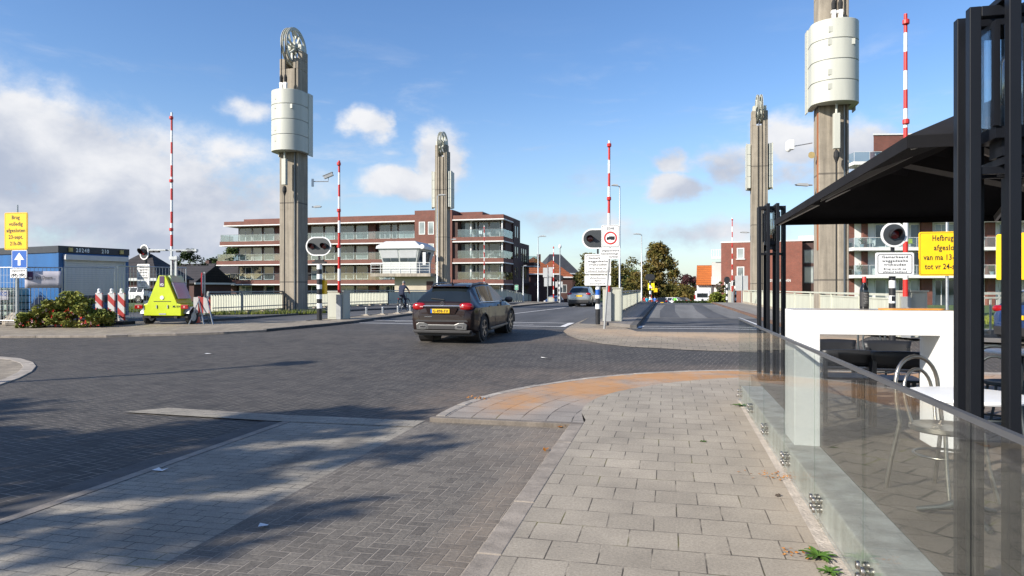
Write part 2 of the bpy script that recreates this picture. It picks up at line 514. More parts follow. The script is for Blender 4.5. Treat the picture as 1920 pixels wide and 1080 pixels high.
def slabs(name, c1, c2, mortar, bw=0.3, bh=0.3, mort=0.006, rough=0.8, rot=0.0, polar=None, sand=None, stain=0.25, off=0.5, shift=(0, 0)):
    """concrete flags in half bond; polar=(cx, cy) bends the courses round a corner"""
    m, t, p = newmat(name)
    tcn = t.n('ShaderNodeTexCoord')
    vec = tcn.outputs['Object']
    wob = t.n('ShaderNodeTexNoise', i_Vector=vec, i_Scale=1.3, i_Detail=2.0)
    vv = t.n('ShaderNodeVectorMath', operation='MULTIPLY_ADD', i_0=wob.outputs[1], i_1=(0.018, 0.018, 0), i_2=vec)
    v = t.n('ShaderNodeMapping', i_Vector=vv.outputs[0], i_Location=(shift[0], shift[1], 0), i_Rotation=(0, 0, rot)).outputs[0]
    if polar:
        sx = t.n('ShaderNodeSeparateXYZ', i_0=vec)
        ax, ay = t.m('SUBTRACT', sx.outputs[0], polar[0]), t.m('SUBTRACT', sx.outputs[1], polar[1])
        an = t.m('MULTIPLY', t.m('ARCTAN2', ay, ax), 4.2)
        rr = t.m('SQRT', t.m('ADD', t.m('MULTIPLY', ax, ax), t.m('MULTIPLY', ay, ay)))
        v = t.n('ShaderNodeCombineXYZ', i_0=t.m('ADD', an, 20), i_1=rr).outputs[0]
    br = t.n('ShaderNodeTexBrick', i_Vector=v, i_Color1=(*c1, 1), i_Color2=(*c2, 1), i_Mortar=(*mortar, 1), i_Scale=1.0, i_Mortar_Size=mort,
             i_Mortar_Smooth=0.2, i_Bias=0.0, i_Brick_Width=bw, i_Row_Height=bh, offset=off)
    gr = t.n('ShaderNodeTexNoise', i_Vector=vec, i_Scale=60.0, i_Detail=8.0, i_Roughness=0.85)
    jn = t.n('ShaderNodeTexNoise', i_Vector=vec, i_Scale=5.0, i_Detail=3.0)
    inn = t.mix(t.m('MULTIPLY', br.outputs[1], t.smooth(jn.outputs[0], 0.32, 0.6)), (*((a + b) / 2 for a, b in zip(c1, c2)), 1), (*mortar, 1))
    colb = t.mix(br.outputs[1], br.outputs[0], inn)
    col = t.mix(1.0, colb, t.ramp(gr.outputs[0], [(0.34, 0.62), (0.66, 1.3)]), 'MULTIPLY')
    big = t.n('ShaderNodeTexNoise', i_Vector=vec, i_Scale=1.1, i_Detail=7.0, i_Roughness=0.65)
    col = t.mix(1.0, col, t.ramp(big.outputs[0], [(0.3, 1 - stain), (0.7, 1.0 + stain * 0.3)]), 'MULTIPLY')
    # blotches: gum, drips and moss along a few joints
    bl = t.n('ShaderNodeTexVoronoi', i_Vector=vec, i_Scale=3.1)
    col = t.mix(t.m('MULTIPLY', t.smooth(bl.outputs[0], 0.035, 0.02), 0.5), col, (0.07, 0.065, 0.06))
    ms = t.n('ShaderNodeTexNoise', i_Vector=vec, i_Scale=2.2, i_Detail=3.0)
    col = t.mix(t.m('MULTIPLY', br.outputs[1], t.smooth(ms.outputs[0], 0.55, 0.7)), col, (0.13, 0.12, 0.035))
    if sand:
        col = sand(t, vec, col)
    lk(t, col, p.inputs['Base Color'])
    p.inputs['Roughness'].default_value = rough
    h = t.m('ADD', t.m('MULTIPLY', br.outputs[1], -1.0), t.m('MULTIPLY', gr.outputs[0], 0.3))
    bp = t.n('ShaderNodeBump', i_Strength=0.7, i_Distance=0.006, i_Height=h)
    lk(t, bp.outputs[0], p.inputs['Normal'])
    return m

def sand_spots(spots, colour=(0.36, 0.17, 0.06)):
    """orange building sand spilt over paving: (x, y, rx, ry, strength)"""
    def f(t, vec, col):
        sx = t.n('ShaderNodeSeparateXYZ', i_0=vec)
        tot = None
        for (x, y, rx, ry, st) in spots:
            a = t.m('MULTIPLY', t.m('SUBTRACT', sx.outputs[0], x), 1 / rx)
            b = t.m('MULTIPLY', t.m('SUBTRACT', sx.outputs[1], y), 1 / ry)
            g = t.m('MULTIPLY', t.m('EXPONENT', t.m('MULTIPLY', t.m('ADD', t.m('MULTIPLY', a, a), t.m('MULTIPLY', b, b)), -1.0)), st)
            tot = g if tot is None else t.m('MAXIMUM', tot, g)
        nz = t.n('ShaderNodeTexNoise', i_Vector=vec, i_Scale=2.6, i_Detail=8.0, i_Roughness=0.7)
        n2 = t.n('ShaderNodeTexNoise', i_Vector=vec, i_Scale=22.0, i_Detail=6.0, i_Roughness=0.8)
        k = t.m('MULTIPLY', tot, t.m('MULTIPLY', t.ramp(nz.outputs[0], [(0.30, 0.15), (0.70, 1.15)]), t.ramp(n2.outputs[0], [(0.35, 0.45), (0.62, 1.1)])), None, True)
        k = t.m("MINIMUM", k, 0.68)
        return t.mix(k, col, colour)
    return f

def glass_mat(name, tint=(0.9, 0.95, 0.93), refl=0.06, rough=0.0):
    """clear pane: lets light through, mirrors a little, more at a grazing angle"""
    m, t, p = newmat(name)
    m.node_tree.nodes.remove(p)
    out = m.node_tree.nodes['Material Output']
    tr = t.n('ShaderNodeBsdfTransparent', i_Color=(*tint, 1))
    gl = t.n('ShaderNodeBsdfGlossy', i_Color=(1, 1, 1, 1), i_Roughness=rough)
    lw = t.n('ShaderNodeFresnel', i_IOR=1.45)
    fac = t.m('ADD', t.m('MULTIPLY', lw.outputs[0], 0.32), refl - 0.03, None, True)
    ms = t.n('ShaderNodeMixShader', i_0=fac, i_1=tr.outputs[0], i_2=gl.outputs[0])
    lk(t, ms.outputs[0], out.inputs[0])
    return m

def pane_mat(name, col=(0.045, 0.058, 0.07), var=0.8, spec=0.9):
    """window glass of a building or car seen from outside: dark room with uneven curtains, on buildings also sky reflection put into the colour, behind a mirror-smooth pane"""
    m, t, p = newmat(name)
    tcn = t.n('ShaderNodeTexCoord')
    nz = t.n('ShaderNodeTexNoise', i_Vector=tcn.outputs['Object'], i_Scale=0.45, i_Detail=2.0)
    lk(t, t.ramp(nz.outputs[0], [(0.35, tuple(c * (1 - var * 0.6) for c in col)), (0.65, tuple(c * (1 + var) for c in col))]), p.inputs['Base Color'])
    p.inputs['Roughness'].default_value = 0.04
    p.inputs['Specular IOR Level'].default_value = spec
    return m

def leaf_mat(name, stops, scale=0.6):
    m, t, p = newmat(name)
    tcn = t.n('ShaderNodeTexCoord')
    n1 = t.n('ShaderNodeTexNoise', i_Vector=tcn.outputs['Object'], i_Scale=scale, i_Detail=5.0, i_Roughness=0.7)
    n2 = t.n('ShaderNodeTexNoise', i_Vector=tcn.outputs['Object'], i_Scale=scale * 14, i_Detail=2.0)
    f = t.m('ADD', t.m('MULTIPLY', n1.outputs[0], 0.6), t.m('MULTIPLY', n2.outputs[0], 0.4))
    k = len(stops)
    c = t.ramp(f, [(0.34 + 0.32 * i / (k - 1), s) for i, s in enumerate(stops)])
    lk(t, c, p.inputs['Base Color'])
    p.inputs['Roughness'].default_value = 0.65
    p.inputs['Specular IOR Level'].default_value = 0.25
    p.inputs['Subsurface Weight'].default_value = 0.0
    return m

def concrete(name, col, panel=None):
    """board-marked concrete: grain, streaks and rain stains; panel = height of the cast lifts"""
    m, t, p = newmat(name)
    tcn = t.n('ShaderNodeTexCoord')
    vec = tcn.outputs['Object']
    n1 = t.n('ShaderNodeTexNoise', i_Vector=vec, i_Scale=1.2, i_Detail=8.0, i_Roughness=0.7)
    st = t.n('ShaderNodeMapping', i_Vector=vec, i_Scale=(5, 5, 0.25))
    n2 = t.n('ShaderNodeTexNoise', i_Vector=st.outputs[0], i_Scale=1.0, i_Detail=6.0, i_Roughness=0.6)
    n3 = t.n('ShaderNodeTexNoise', i_Vector=vec, i_Scale=45.0, i_Detail=4.0, i_Roughness=0.8)
    c = t.ramp(n1.outputs[0], [(0.25, tuple(x * 0.72 for x in col)), (0.75, tuple(x * 1.12 for x in col))])
    c = t.mix(1.0, c, t.ramp(n2.outputs[0], [(0.3, 0.60), (0.62, 1.06)]), 'MULTIPLY')
    c = t.mix(1.0, c, t.ramp(n3.outputs[0], [(0.3, 0.82), (0.7, 1.12)]), 'MULTIPLY')
    if panel:
        sx = t.n('ShaderNodeSeparateXYZ', i_0=vec)
        fz = t.m('FRACT', t.m('DIVIDE', t.m('ADD', sx.outputs[2], 0.4), panel))
        ln = t.m('MULTIPLY', t.smooth(t.m('ABSOLUTE', t.m('SUBTRACT', fz, 0.5)), 0.011, 0.006), 0.65)
        c = t.mix(ln, c, (0.05, 0.045, 0.04))
    lk(t, c, p.inputs['Base Color'])
    p.inputs['Roughness'].default_value = 0.9
    bp = t.n('ShaderNodeBump', i_Strength=0.4, i_Distance=0.01, i_Height=n3.outputs[0])
    lk(t, bp.outputs[0], p.inputs['Normal'])
    return m

def asphalt_mat(name, col=(0.055, 0.055, 0.058), var=0.4):
    m, t, p = newmat(name)
    tcn = t.n('ShaderNodeTexCoord')
    vec = tcn.outputs['Object']
    st = t.n('ShaderNodeMapping', i_Vector=vec, i_Scale=(0.9, 0.08, 1))
    n1 = t.n('ShaderNodeTexNoise', i_Vector=st.outputs[0], i_Scale=1.0, i_Detail=6.0, i_Roughness=0.6)
    n2 = t.n('ShaderNodeTexNoise', i_Vector=vec, i_Scale=120.0, i_Detail=4.0, i_Roughness=0.8)
    c = t.ramp(n1.outputs[0], [(0.3, tuple(x * (1 - var) for x in col)), (0.7, tuple(x * (1 + var) for x in col))])
    c = t.mix(1.0, c, t.ramp(n2.outputs[0], [(0.3, 0.6), (0.7, 1.4)]), 'MULTIPLY')
    lk(t, c, p.inputs['Base Color'])
    p.inputs['Roughness'].default_value = 0.8
    bp = t.n('ShaderNodeBump', i_Strength=0.4, i_Distance=0.005, i_Height=n2.outputs[0])
    lk(t, bp.outputs[0], p.inputs['Normal'])
    return m

M = {}
M['road'] = herring('dark paver', ((0.039, 0.034, 0.0285), (0.051, 0.0445, 0.0375), (0.067, 0.0585, 0.049)), (0.20, 0.18, 0.15), bw=0.098, joint=0.075, rot=R(12),
                    sand=sand_spots([(-2.9, 9.5, 0.7, 2.2, 0.55), (-1.2, 12.2, 2.2, 0.8, 0.55), (3.0, 13.6, 4.0, 0.5, 0.6), (0.5, 18.3, 6.0, 0.9, 0.6)], (0.27, 0.2, 0.14)))
M['bay'] = herring('grey paver', ((0.122, 0.106, 0.086), (0.148, 0.13, 0.106), (0.18, 0.158, 0.128)), (0.27, 0.235, 0.195), bw=0.084, joint=0.05, rot=0.0, stain=0.3,
                   sand=sand_spots([(-1.25, 6.9, 0.5, 1.0, 0.7), (-1.25, 4.5, 0.18, 3.0, 0.55)], (0.30, 0.235, 0.17)))
M['band'] = slabs('light paver', (0.285, 0.255, 0.205), (0.325, 0.292, 0.235), (0.06, 0.055, 0.047), bw=0.21, bh=0.105, mort=0.004, stain=0.35,
                  sand=sand_spots([(-3.38, 5.75, 0.16, 0.55, 1.0), (-3.2, 6.5, 0.12, 0.4, 0.9), (-3.9, 6.3, 0.07, 0.6, 0.35), (-3.05, 7.2, 0.06, 0.3, 0.5)], (0.04, 0.037, 0.034)))
M['flag'] = slabs('pavement flag', (0.335, 0.292, 0.228), (0.39, 0.34, 0.266), (0.085, 0.07, 0.052), mort=0.0045, stain=0.3, shift=(0.98, 0.05),
                  sand=sand_spots([(0.85, 4.0, 0.16, 6.0, 0.7), (0.8, 9.0, 0.3, 1.4, 0.5), (0.3, 12.0, 2.0, 0.8, 0.5)], (0.42, 0.34, 0.25)))
M['curve'] = slabs('curved course flag', (0.28, 0.25, 0.215), (0.345, 0.305, 0.26), (0.06, 0.05, 0.04), bw=0.62, bh=0.3, mort=0.008, polar=(2.2, 8.2), stain=0.3,
                   sand=sand_spots([(-1.2, 10.6, 0.8, 1.0, 1.8), (0.0, 12.0, 1.6, 0.55, 1.8), (1.8, 12.9, 3.4, 0.45, 1.7), (-2.0, 9.2, 0.4, 0.9, 1.2)], (0.50, 0.225, 0.05)))
M['flag_far'] = slabs('street flag', (0.255, 0.215, 0.160), (0.325, 0.275, 0.205), (0.12, 0.10, 0.075), mort=0.010, stain=0.3,
                      sand=sand_spots([(1.2, 20.3, 3.0, 0.9, 1.8), (5.0, 19.2, 3.5, 0.9, 1.8), (-2.0, 21.5, 2.5, 1.5, 1.0)], (0.50, 0.345, 0.205)))
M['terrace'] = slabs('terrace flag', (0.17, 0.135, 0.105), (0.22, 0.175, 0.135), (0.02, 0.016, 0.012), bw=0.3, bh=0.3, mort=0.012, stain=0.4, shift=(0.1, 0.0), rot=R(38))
M['asphalt'] = asphalt_mat('asphalt', (0.07, 0.069, 0.069))
M['asphalt_light'] = asphalt_mat('worn deck', (0.15, 0.145, 0.135), 0.3)
M['kerb'] = concrete('kerb concrete', (0.33, 0.285, 0.235))
M['kerb_worn'] = concrete('worn kerb', (0.20, 0.17, 0.14))
M['railtop'] = mk('dull rail', (0.16, 0.165, 0.175), 0.45, metal=0.6, var=0.1)
M['kerb_pale'] = concrete('pale kerb', (0.40, 0.355, 0.30))
M['kerb_dark'] = concrete('dark kerb', (0.10, 0.095, 0.09))
M['conc'] = concrete('tower concrete', (0.345, 0.30, 0.235), 4.6)
M['conc2'] = concrete('plain concrete', (0.42, 0.37, 0.30))
M['plinth'] = concrete('plinth concrete', (0.52, 0.52, 0.49))
M['grass'] = mk('grass', (0.07, 0.11, 0.025), 0.95, var=0.5, scale=2.0, bump=0.8, bscale=30)
M['line'] = mk('road paint', (0.62, 0.61, 0.59), 0.7, var=0.25, scale=9)
M['white'] = mk('white paint', (0.78, 0.78, 0.76), 0.45, var=0.05)
M['white_top'] = mk('white laminate', (0.80, 0.80, 0.79), 0.3, var=0.03, scale=2)
M['offwhite'] = mk('pale green-grey steel paint', (0.42, 0.425, 0.36), 0.5, var=0.1, scale=3, streak=True)
M['cweight'] = mk('counterweight paint', (0.47, 0.475, 0.41), 0.5, var=0.13, scale=1.6, streak=True)
M['railpaint'] = mk('railing paint', (0.50, 0.51, 0.42), 0.55, var=0.14, scale=6, streak=True)
M['greyrail'] = mk('grey rail', (0.24, 0.25, 0.24), 0.5, var=0.15)
M['red'] = mk('signal red', (0.50, 0.025, 0.02), 0.4, var=0.12)
M['redsun'] = M['red']
M['black'] = mk('black paint', (0.018, 0.018, 0.02), 0.4, var=0.3)
M['black_steel'] = mk('black powder coat', (0.006, 0.007, 0.010), 0.45, var=0.15, scale=2, spec=0.28)
M['black_plastic'] = mk('black plastic', (0.016, 0.017, 0.02), 0.45, var=0.2)
M['rubber'] = mk('rubber', (0.018, 0.018, 0.018), 0.8, var=0.25)
M['canvas'] = mk('black canvas', (0.011, 0.011, 0.013), 0.9, var=0.3, scale=3, bump=0.15, bscale=200, spec=0.2)
M['galv'] = mk('galvanised steel', (0.42, 0.44, 0.45), 0.42, metal=0.75, var=0.15, scale=12)
M['steel'] = mk('brushed steel', (0.34, 0.32, 0.29), 0.38, metal=1.0, var=0.15, scale=20)
M['chair_steel'] = mk('worn chair steel', (0.36, 0.33, 0.29), 0.30, metal=0.9, var=0.2, scale=15)
M['chrome'] = mk('chrome', (0.75, 0.75, 0.76), 0.12, metal=1.0, var=0.03)
M['greypost'] = mk('grey post', (0.33, 0.34, 0.34), 0.5, metal=0.3, var=0.1)
M['greysheet'] = mk('grey sheet', (0.40, 0.41, 0.41), 0.5, var=0.1, scale=2)
M['signal_grey'] = mk('signal board grey', (0.042, 0.047, 0.05), 0.5, var=0.1)
M['lens'] = mk('red lens', (0.16, 0.012, 0.012), 0.15, var=0.3, scale=30)
M['yellow'] = mk('sign yellow', (0.86, 0.52, 0.006), 0.4, var=0.05)
M['yellowbright'] = mk('fluorescent yellow', (0.85, 0.75, 0.01), 0.45, var=0.05)
M['signblue'] = mk('sign blue', (0.012, 0.10, 0.42), 0.4, var=0.06)
M['lime'] = mk('lime paint', (0.46, 0.55, 0.012), 0.4, var=0.08, scale=2.5)
M['lime_pale'] = mk('pale lime', (0.45, 0.55, 0.28), 0.4, var=0.08)
M['purple'] = mk('purple', (0.06, 0.015, 0.07), 0.5)
M['contblue'] = mk('container blue', (0.003, 0.085, 0.26), 0.5, var=0.16, scale=1.4, streak=True)
M['contdark'] = mk('container dark trim', (0.02, 0.025, 0.035), 0.5, var=0.2)
M['shutter'] = mk('roller shutter', (0.52, 0.53, 0.54), 0.45, var=0.06, streak=True)
M['ibc'] = mk('tank plastic', (0.42, 0.52, 0.42), 0.35, var=0.15)
M['banner'] = mk('banner', (0.44, 0.42, 0.46), 0.8, var=0.08, scale=1.5)
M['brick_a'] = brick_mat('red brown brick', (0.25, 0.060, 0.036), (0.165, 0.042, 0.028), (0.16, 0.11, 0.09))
M['brick_shade'] = brick_mat('shaded brown brick', (0.085, 0.03, 0.025), (0.06, 0.022, 0.02), (0.08, 0.06, 0.05))  # darker copy of the red brown brick, recess and side shade in the colour
M['brick_r'] = brick_mat('orange red brick', (0.29, 0.062, 0.036), (0.20, 0.045, 0.03), (0.20, 0.12, 0.09))
M['brick_h'] = brick_mat('house brick', (0.10, 0.03, 0.025), (0.075, 0.024, 0.02), (0.09, 0.065, 0.055))
M['roof_or'] = brick_mat('orange roof tile', (0.55, 0.15, 0.022), (0.46, 0.12, 0.018), (0.22, 0.06, 0.012), bw=0.28, bh=0.34, mort=0.03, var=0.2)
M['roof_red'] = brick_mat('red roof tile', (0.34, 0.095, 0.03), (0.27, 0.075, 0.025), (0.10, 0.03, 0.012), bw=0.3, bh=0.34, mort=0.04, var=0.3)
M['roof_dark'] = brick_mat('dark roof tile', (0.045, 0.04, 0.042), (0.06, 0.05, 0.05), (0.02, 0.02, 0.02), bw=0.28, bh=0.34, mort=0.03)
M['roof_slate'] = brick_mat('slate roof', (0.05, 0.055, 0.065), (0.06, 0.065, 0.075), (0.02, 0.02, 0.02), bw=0.28, bh=0.3, mort=0.02)
M['render_w'] = mk('white render', (0.70, 0.69, 0.66), 0.7, var=0.08, scale=1.0)
M['beige'] = mk('beige render', (0.50, 0.44, 0.34), 0.8, var=0.14, scale=0.8)
M['cabin'] = mk('cabin cladding', (0.50, 0.52, 0.50), 0.5, var=0.07, scale=1.5)
M['pane'] = pane_mat('window pane')  # base colour raised to carry some pale sky reflection
M['pane_curt'] = pane_mat('curtained pane', (0.22, 0.25, 0.25), 0.5)  # curtains and pale sky reflection both put into the colour
M['carglass'] = pane_mat('car glass', (0.012, 0.016, 0.018), 0.5, 0.7)
M['frame_w'] = mk('white frame', (0.66, 0.66, 0.64), 0.5, var=0.04)
M['frame_g'] = mk('grey frame', (0.12, 0.125, 0.13), 0.5)
M['balglass'] = glass_mat('balcony glass', (0.72, 0.80, 0.82), 0.12)
M['fenceglass'] = glass_mat('fence glass', (0.925, 0.945, 0.93), 0.04)
M['lampglass'] = glass_mat('lantern glass', (0.88, 0.91, 0.92), 0.10)
M['bulbglass'] = glass_mat('bulb glass', (0.92, 0.86, 0.74), 0.3)
M['copper'] = mk('copper', (0.60, 0.24, 0.12), 0.3, metal=0.9)
M['paint_brown'] = mk('dark brown metallic paint', (0.016, 0.0085, 0.0075), 0.5, metal=0.0, var=0.06, scale=1.0, coat=0.55, spec=0.1)
M['paint_grey'] = mk('silver grey car paint', (0.30, 0.31, 0.30), 0.3, metal=0.6, var=0.04, coat=1.0)
M['paint_white'] = mk('white car paint', (0.70, 0.71, 0.72), 0.3, var=0.03, coat=0.8)
M['paint_blue'] = mk('blue car paint', (0.02, 0.05, 0.16), 0.3, metal=0.4, var=0.04, coat=1.0)
M['paint_black'] = mk('black car paint', (0.012, 0.012, 0.014), 0.25, var=0.04, coat=1.0)
M['silverplastic'] = mk('silver bumper trim', (0.13, 0.13, 0.128), 0.4, metal=0.6, var=0.05)
M['trim'] = mk('dark trim', (0.022, 0.021, 0.022), 0.6, var=0.2)
M['tail'] = mk('tail lamp red', (0.30, 0.004, 0.006), 0.2, var=0.35, scale=14, coat=0.3)
M['tailclear'] = mk('tail lamp clear', (0.50, 0.25, 0.24), 0.2)
M['plate'] = mk('number plate yellow', (0.80, 0.48, 0.01), 0.4, var=0.03)
M['rim'] = mk('alloy rim', (0.35, 0.34, 0.33), 0.3, metal=0.9)
M['navy'] = mk('navy cloth', (0.012, 0.018, 0.045), 0.85, var=0.3, scale=14)
M['skin'] = mk('skin', (0.42, 0.22, 0.15), 0.6, var=0.08)
M['hair_grey'] = mk('grey hair', (0.22, 0.21, 0.20), 0.8)
M['hair_dark'] = mk('dark hair', (0.03, 0.02, 0.015), 0.8)
M['hivis'] = mk('green shirt', (0.18, 0.75, 0.08), 0.7)
M['cyan'] = mk('cyan cloth', (0.02, 0.42, 0.62), 0.8)
M['redcloth'] = mk('red cloth', (0.5, 0.03, 0.03), 0.8)
M['cone'] = mk('cone orange', (0.65, 0.09, 0.03), 0.5)
M['wine'] = mk('dark bottle glass', (0.008, 0.010, 0.012), 0.06, var=0.2, spec=0.8)
M['label_dark'] = mk('black paper label', (0.03, 0.03, 0.032), 0.6)
M['wood_or'] = mk('oiled orange wood', (0.62, 0.27, 0.05), 0.45, var=0.25, scale=8)
M['tabletop'] = mk('table top white', (0.76, 0.77, 0.78), 0.35, var=0.06)
M['iron'] = mk('cast iron', (0.05, 0.06, 0.065), 0.55, metal=0.4, var=0.3, scale=20)
M['bark'] = mk('bark', (0.11, 0.08, 0.055), 0.9, var=0.4, scale=6, bump=0.8, bscale=14)
M['leaf_autumn'] = leaf_mat('autumn leaf', [(0.035, 0.045, 0.010), (0.085, 0.085, 0.018), (0.145, 0.10, 0.024), (0.19, 0.12, 0.03)])
M['leaf_mid'] = leaf_mat('green leaf', [(0.025, 0.045, 0.010), (0.055, 0.085, 0.018), (0.10, 0.12, 0.03)])
M['leaf_olive'] = leaf_mat('olive leaf', [(0.035, 0.045, 0.010), (0.09, 0.085, 0.018), (0.17, 0.13, 0.03)])
M['leaf_dark'] = leaf_mat('dark leaf', [(0.014, 0.028, 0.010), (0.03, 0.05, 0.014), (0.055, 0.075, 0.02)])
M['leaf_purple'] = leaf_mat('purple leaf', [(0.02, 0.008, 0.01), (0.06, 0.02, 0.022), (0.09, 0.035, 0.03)])
M['leaf_bright'] = leaf_mat('fresh leaf', [(0.06, 0.10, 0.012), (0.14, 0.17, 0.025), (0.24, 0.23, 0.04)], 2.0)
M['leaf_bush'] = leaf_mat('bush leaf', [(0.035, 0.06, 0.012), (0.11, 0.14, 0.022), (0.22, 0.22, 0.04), (0.32, 0.26, 0.08)], 2.2)
M['weed'] = leaf_mat('weed leaf', [(0.045, 0.10, 0.014), (0.085, 0.17, 0.025)], 20)
M['litter_or'] = leaf_mat('fallen leaf', [(0.20, 0.06, 0.015), (0.42, 0.16, 0.03), (0.50, 0.28, 0.08)], 30)
M['fl_red'] = mk('red petal', (0.62, 0.04, 0.03), 0.7, var=0.3, scale=10)
M['fl_pink'] = mk('pink petal', (0.70, 0.42, 0.42), 0.7, var=0.2, scale=10)
M['paper'] = mk('paper', (0.75, 0.75, 0.74), 0.8)
M['rust_kerb'] = mk('rusty steel kerb', (0.15, 0.085, 0.055), 0.9, var=0.4, scale=3)
M['rust'] = mk('rust stain', (0.30, 0.10, 0.035), 0.9, var=0.4, scale=3, streak=True)
# ------------------------------------------------------------------ ground, roads, pavements
PX = lambda pts, off=0.0: [gp(x, y, off) for x, y in pts]
sheet('ground', [(-2500, -2500), (2500, -2500), (2500, 2500), (-2500, 2500)], M['grass'], -0.14)
JOIN = [(-60, 33), (-14.5, 24.6), (-1.0, 22.0), (12, 19.2), (70, 10)]       # where pavers meet asphalt
sheet('road', [(-70, -30), (70, -30)] + JOIN[::-1], M['road'], -0.06)
sheet('bridge_road', JOIN[:-1] + [(40, 16), (40, 24), (9, 24.5), (7.2, 64), (10, 150), (-10, 150), (-21, 64), (-21.5, 33), (-60, 42)], M['asphalt'], -0.062)
sheet('worn_deck', [(-0.98, 31.5), (3.84, 31.5), (3.84, 58), (-0.98, 58)], M['asphalt_light'], -0.056)
for x0, x1 in ((-0.35, 0.55), (1.75, 2.7)):
    sheet('tyre_track', [(x0, 32.0), (x1, 32.0), (x1 - 0.15, 40), (x1, 57), (x0 + 0.2, 57), (x0 - 0.1, 42)], M['asphalt'], -0.051)
sheet('expansion_joint', [(-12, 57.2), (3.84, 57.2), (3.84, 57.45), (-12, 57.45)], M['kerb_dark'], -0.047)

# the paved lay-by in front of the camera
sheet('parking_bay', [(-2.85, -8), (-1.09, -8), (-1.09, 7.74), (-2.85, 7.74)], M['bay'], -0.050)
sheet('light_paver_band', [(-4.40, -8), (-2.85, -8), (-2.85, 7.47), (-4.40, 7.47)], M['band'], -0.052)
sheet('gutter', [(-4.50, -8), (-4.40, -8), (-4.40, 7.47), (-4.50, 7.47)], M['kerb'], -0.048)
sheet('gutter_channel', [(-4.74, -8), (-4.50, -8), (-4.50, 7.47), (-4.74, 7.47)], M['kerb_dark'], -0.055)
sheet('light_paver_row', [(-6.85, 7.46), (-4.7, 7.36), (-2.85, 7.40), (-2.85, 7.78), (-4.7, 7.74), (-6.50, 7.86)], M['band'], -0.046)
kerb('kerb', [(-1.09, -8), (-1.09, 7.80)], 0.15, M['kerb'], 0.003, -0.1, -1)
kerb('kerb', [(-2.78, 7.74), (-0.95, 7.74)], 0.10, M['kerb_worn'], 0.002, -0.1, 1)

# pavement corner
C0 = (2.2, 8.2)
def arc(r, a0, a1, n):
    return [(C0[0] + (r(a) if callable(r) else r) * math.cos(R(a)), C0[1] + (r(a) if callable(r) else r) * math.sin(R(a)))
            for a in [a0 + (a1 - a0) * i / n for i in range(n + 1)]]
rin = lambda a: 3.2 + max(0, (180 - a)) / 90 * 1.05
outer = arc(4.95, 185, 90, 26)
inner = arc(rin, 180, 90, 20)
sheet('curved_pavement', [(-2.72, 7.84), (-0.94, 7.84)] + inner[1:] + [(7, 12.9), (24, 15.2), (24, 16.0), (7, 13.7)] + outer[::-1][:-1], M['curve'], 0.0)
sheet('pavement', [(-0.94, -8), (0.955, -8), (0.955, 9.95), (24, 9.95), (24, 15.18), (7, 12.88)] + inner[::-1][:-1] + [(-0.94, 8.0)], M['flag'], 0.001)
kerb('kerb', arc(4.95, 184.0, 90, 30) + [(7, 13.7), (24, 16.0)], 0.12, M['kerb_pale'], 0.004, -0.1, -1)

# terrace of the cafe, a step higher behind a plinth
tp = MB().bx(0.99, 1.27, -4, 9.90, -0.1, 0.20)
struct(tp.build('terrace_plinth', M['plinth'], bevel=0.012))
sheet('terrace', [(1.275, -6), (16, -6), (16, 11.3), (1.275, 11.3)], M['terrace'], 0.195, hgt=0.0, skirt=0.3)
sheet('gravel_bed', [(1.9, 2.35), (2.75, 2.5), (2.7, 3.05), (1.95, 3.02)], mk('gravel', (0.34, 0.29, 0.18), 0.95, var=0.5, scale=60, bump=1.0, bscale=80), 0.200, hgt=0.0)
# mortar and dirt washed out along the plinth
sheet('mortar_strip', [(0.80, -4), (0.99, -4), (0.99, 9.9), (0.93, 9.9), (0.90, 6), (0.86, 3), (0.87, 1)], mk('spilt mortar', (0.46, 0.40, 0.33), 0.95, var=0.25, scale=7, bump=0.6, bscale=50), 0.004)

# left side: pavement, cycle path, island
LFRONT = PX([(-520, 637), (0, 630), (200, 629), (240, 627.5), (330, 625.5), (420, 622.5), (500, 618.5)])
ISL = PX([(500, 618.5), (560, 613), (610, 608.5), (663, 603), (715, 596), (770, 589), (860, 581.5), (962, 574.5), (1048, 566.5)])
ISB = PX([(1040, 565.5), (962, 571.5), (860, 577.5), (770, 584), (715, 588), (658, 593.5), (610, 597.5), (574, 601)])
sheet('street_pavement', LFRONT + PX([(574, 601), (380, 604.5)]) + PX([(380, 601), (0, 604), (-500, 608)]) + [(-70, 25)], M['flag_far'], 0.0)
sheet('island_pavement', [LFRONT[-1]] + ISL[1:] + ISB, M['flag_far'], 0.001)
kerb('kerb', LFRONT, 0.18, M['kerb'], 0.006, -0.12, 1)
kerb('kerb', ISL[:5], 0.16, M['kerb_dark'], 0.03, -0.12, 1)
kerb('kerb', ISL[4:], 0.16, M['kerb_dark'], 0.03, -0.12, 1)
kerb('kerb', ISB[::-1], 0.12, M['kerb_dark'], 0.02, -0.12, -1)
BK = PX([(300, 603), (380, 601), (470, 595), (600, 585.5), (680, 580.5), (770, 576.5), (860, 572.5), (950, 569.5), (1010, 567.5)])
RAILL = PX([(280, 597), (390, 590), (452, 586.5), (560, 580), (640, 575.5), (727, 571.8), (830, 568), (950, 565.6), (1006, 565)])
sheet('bridge_footway', BK + PX([(1006, 563.5), (950, 564), (830, 566), (727, 569.5), (452, 584), (390, 587), (280, 594)]), M['asphalt'], 0.0)
kerb('kerb', BK, 0.16, M['kerb_dark'], 0.03, -0.12, 1)

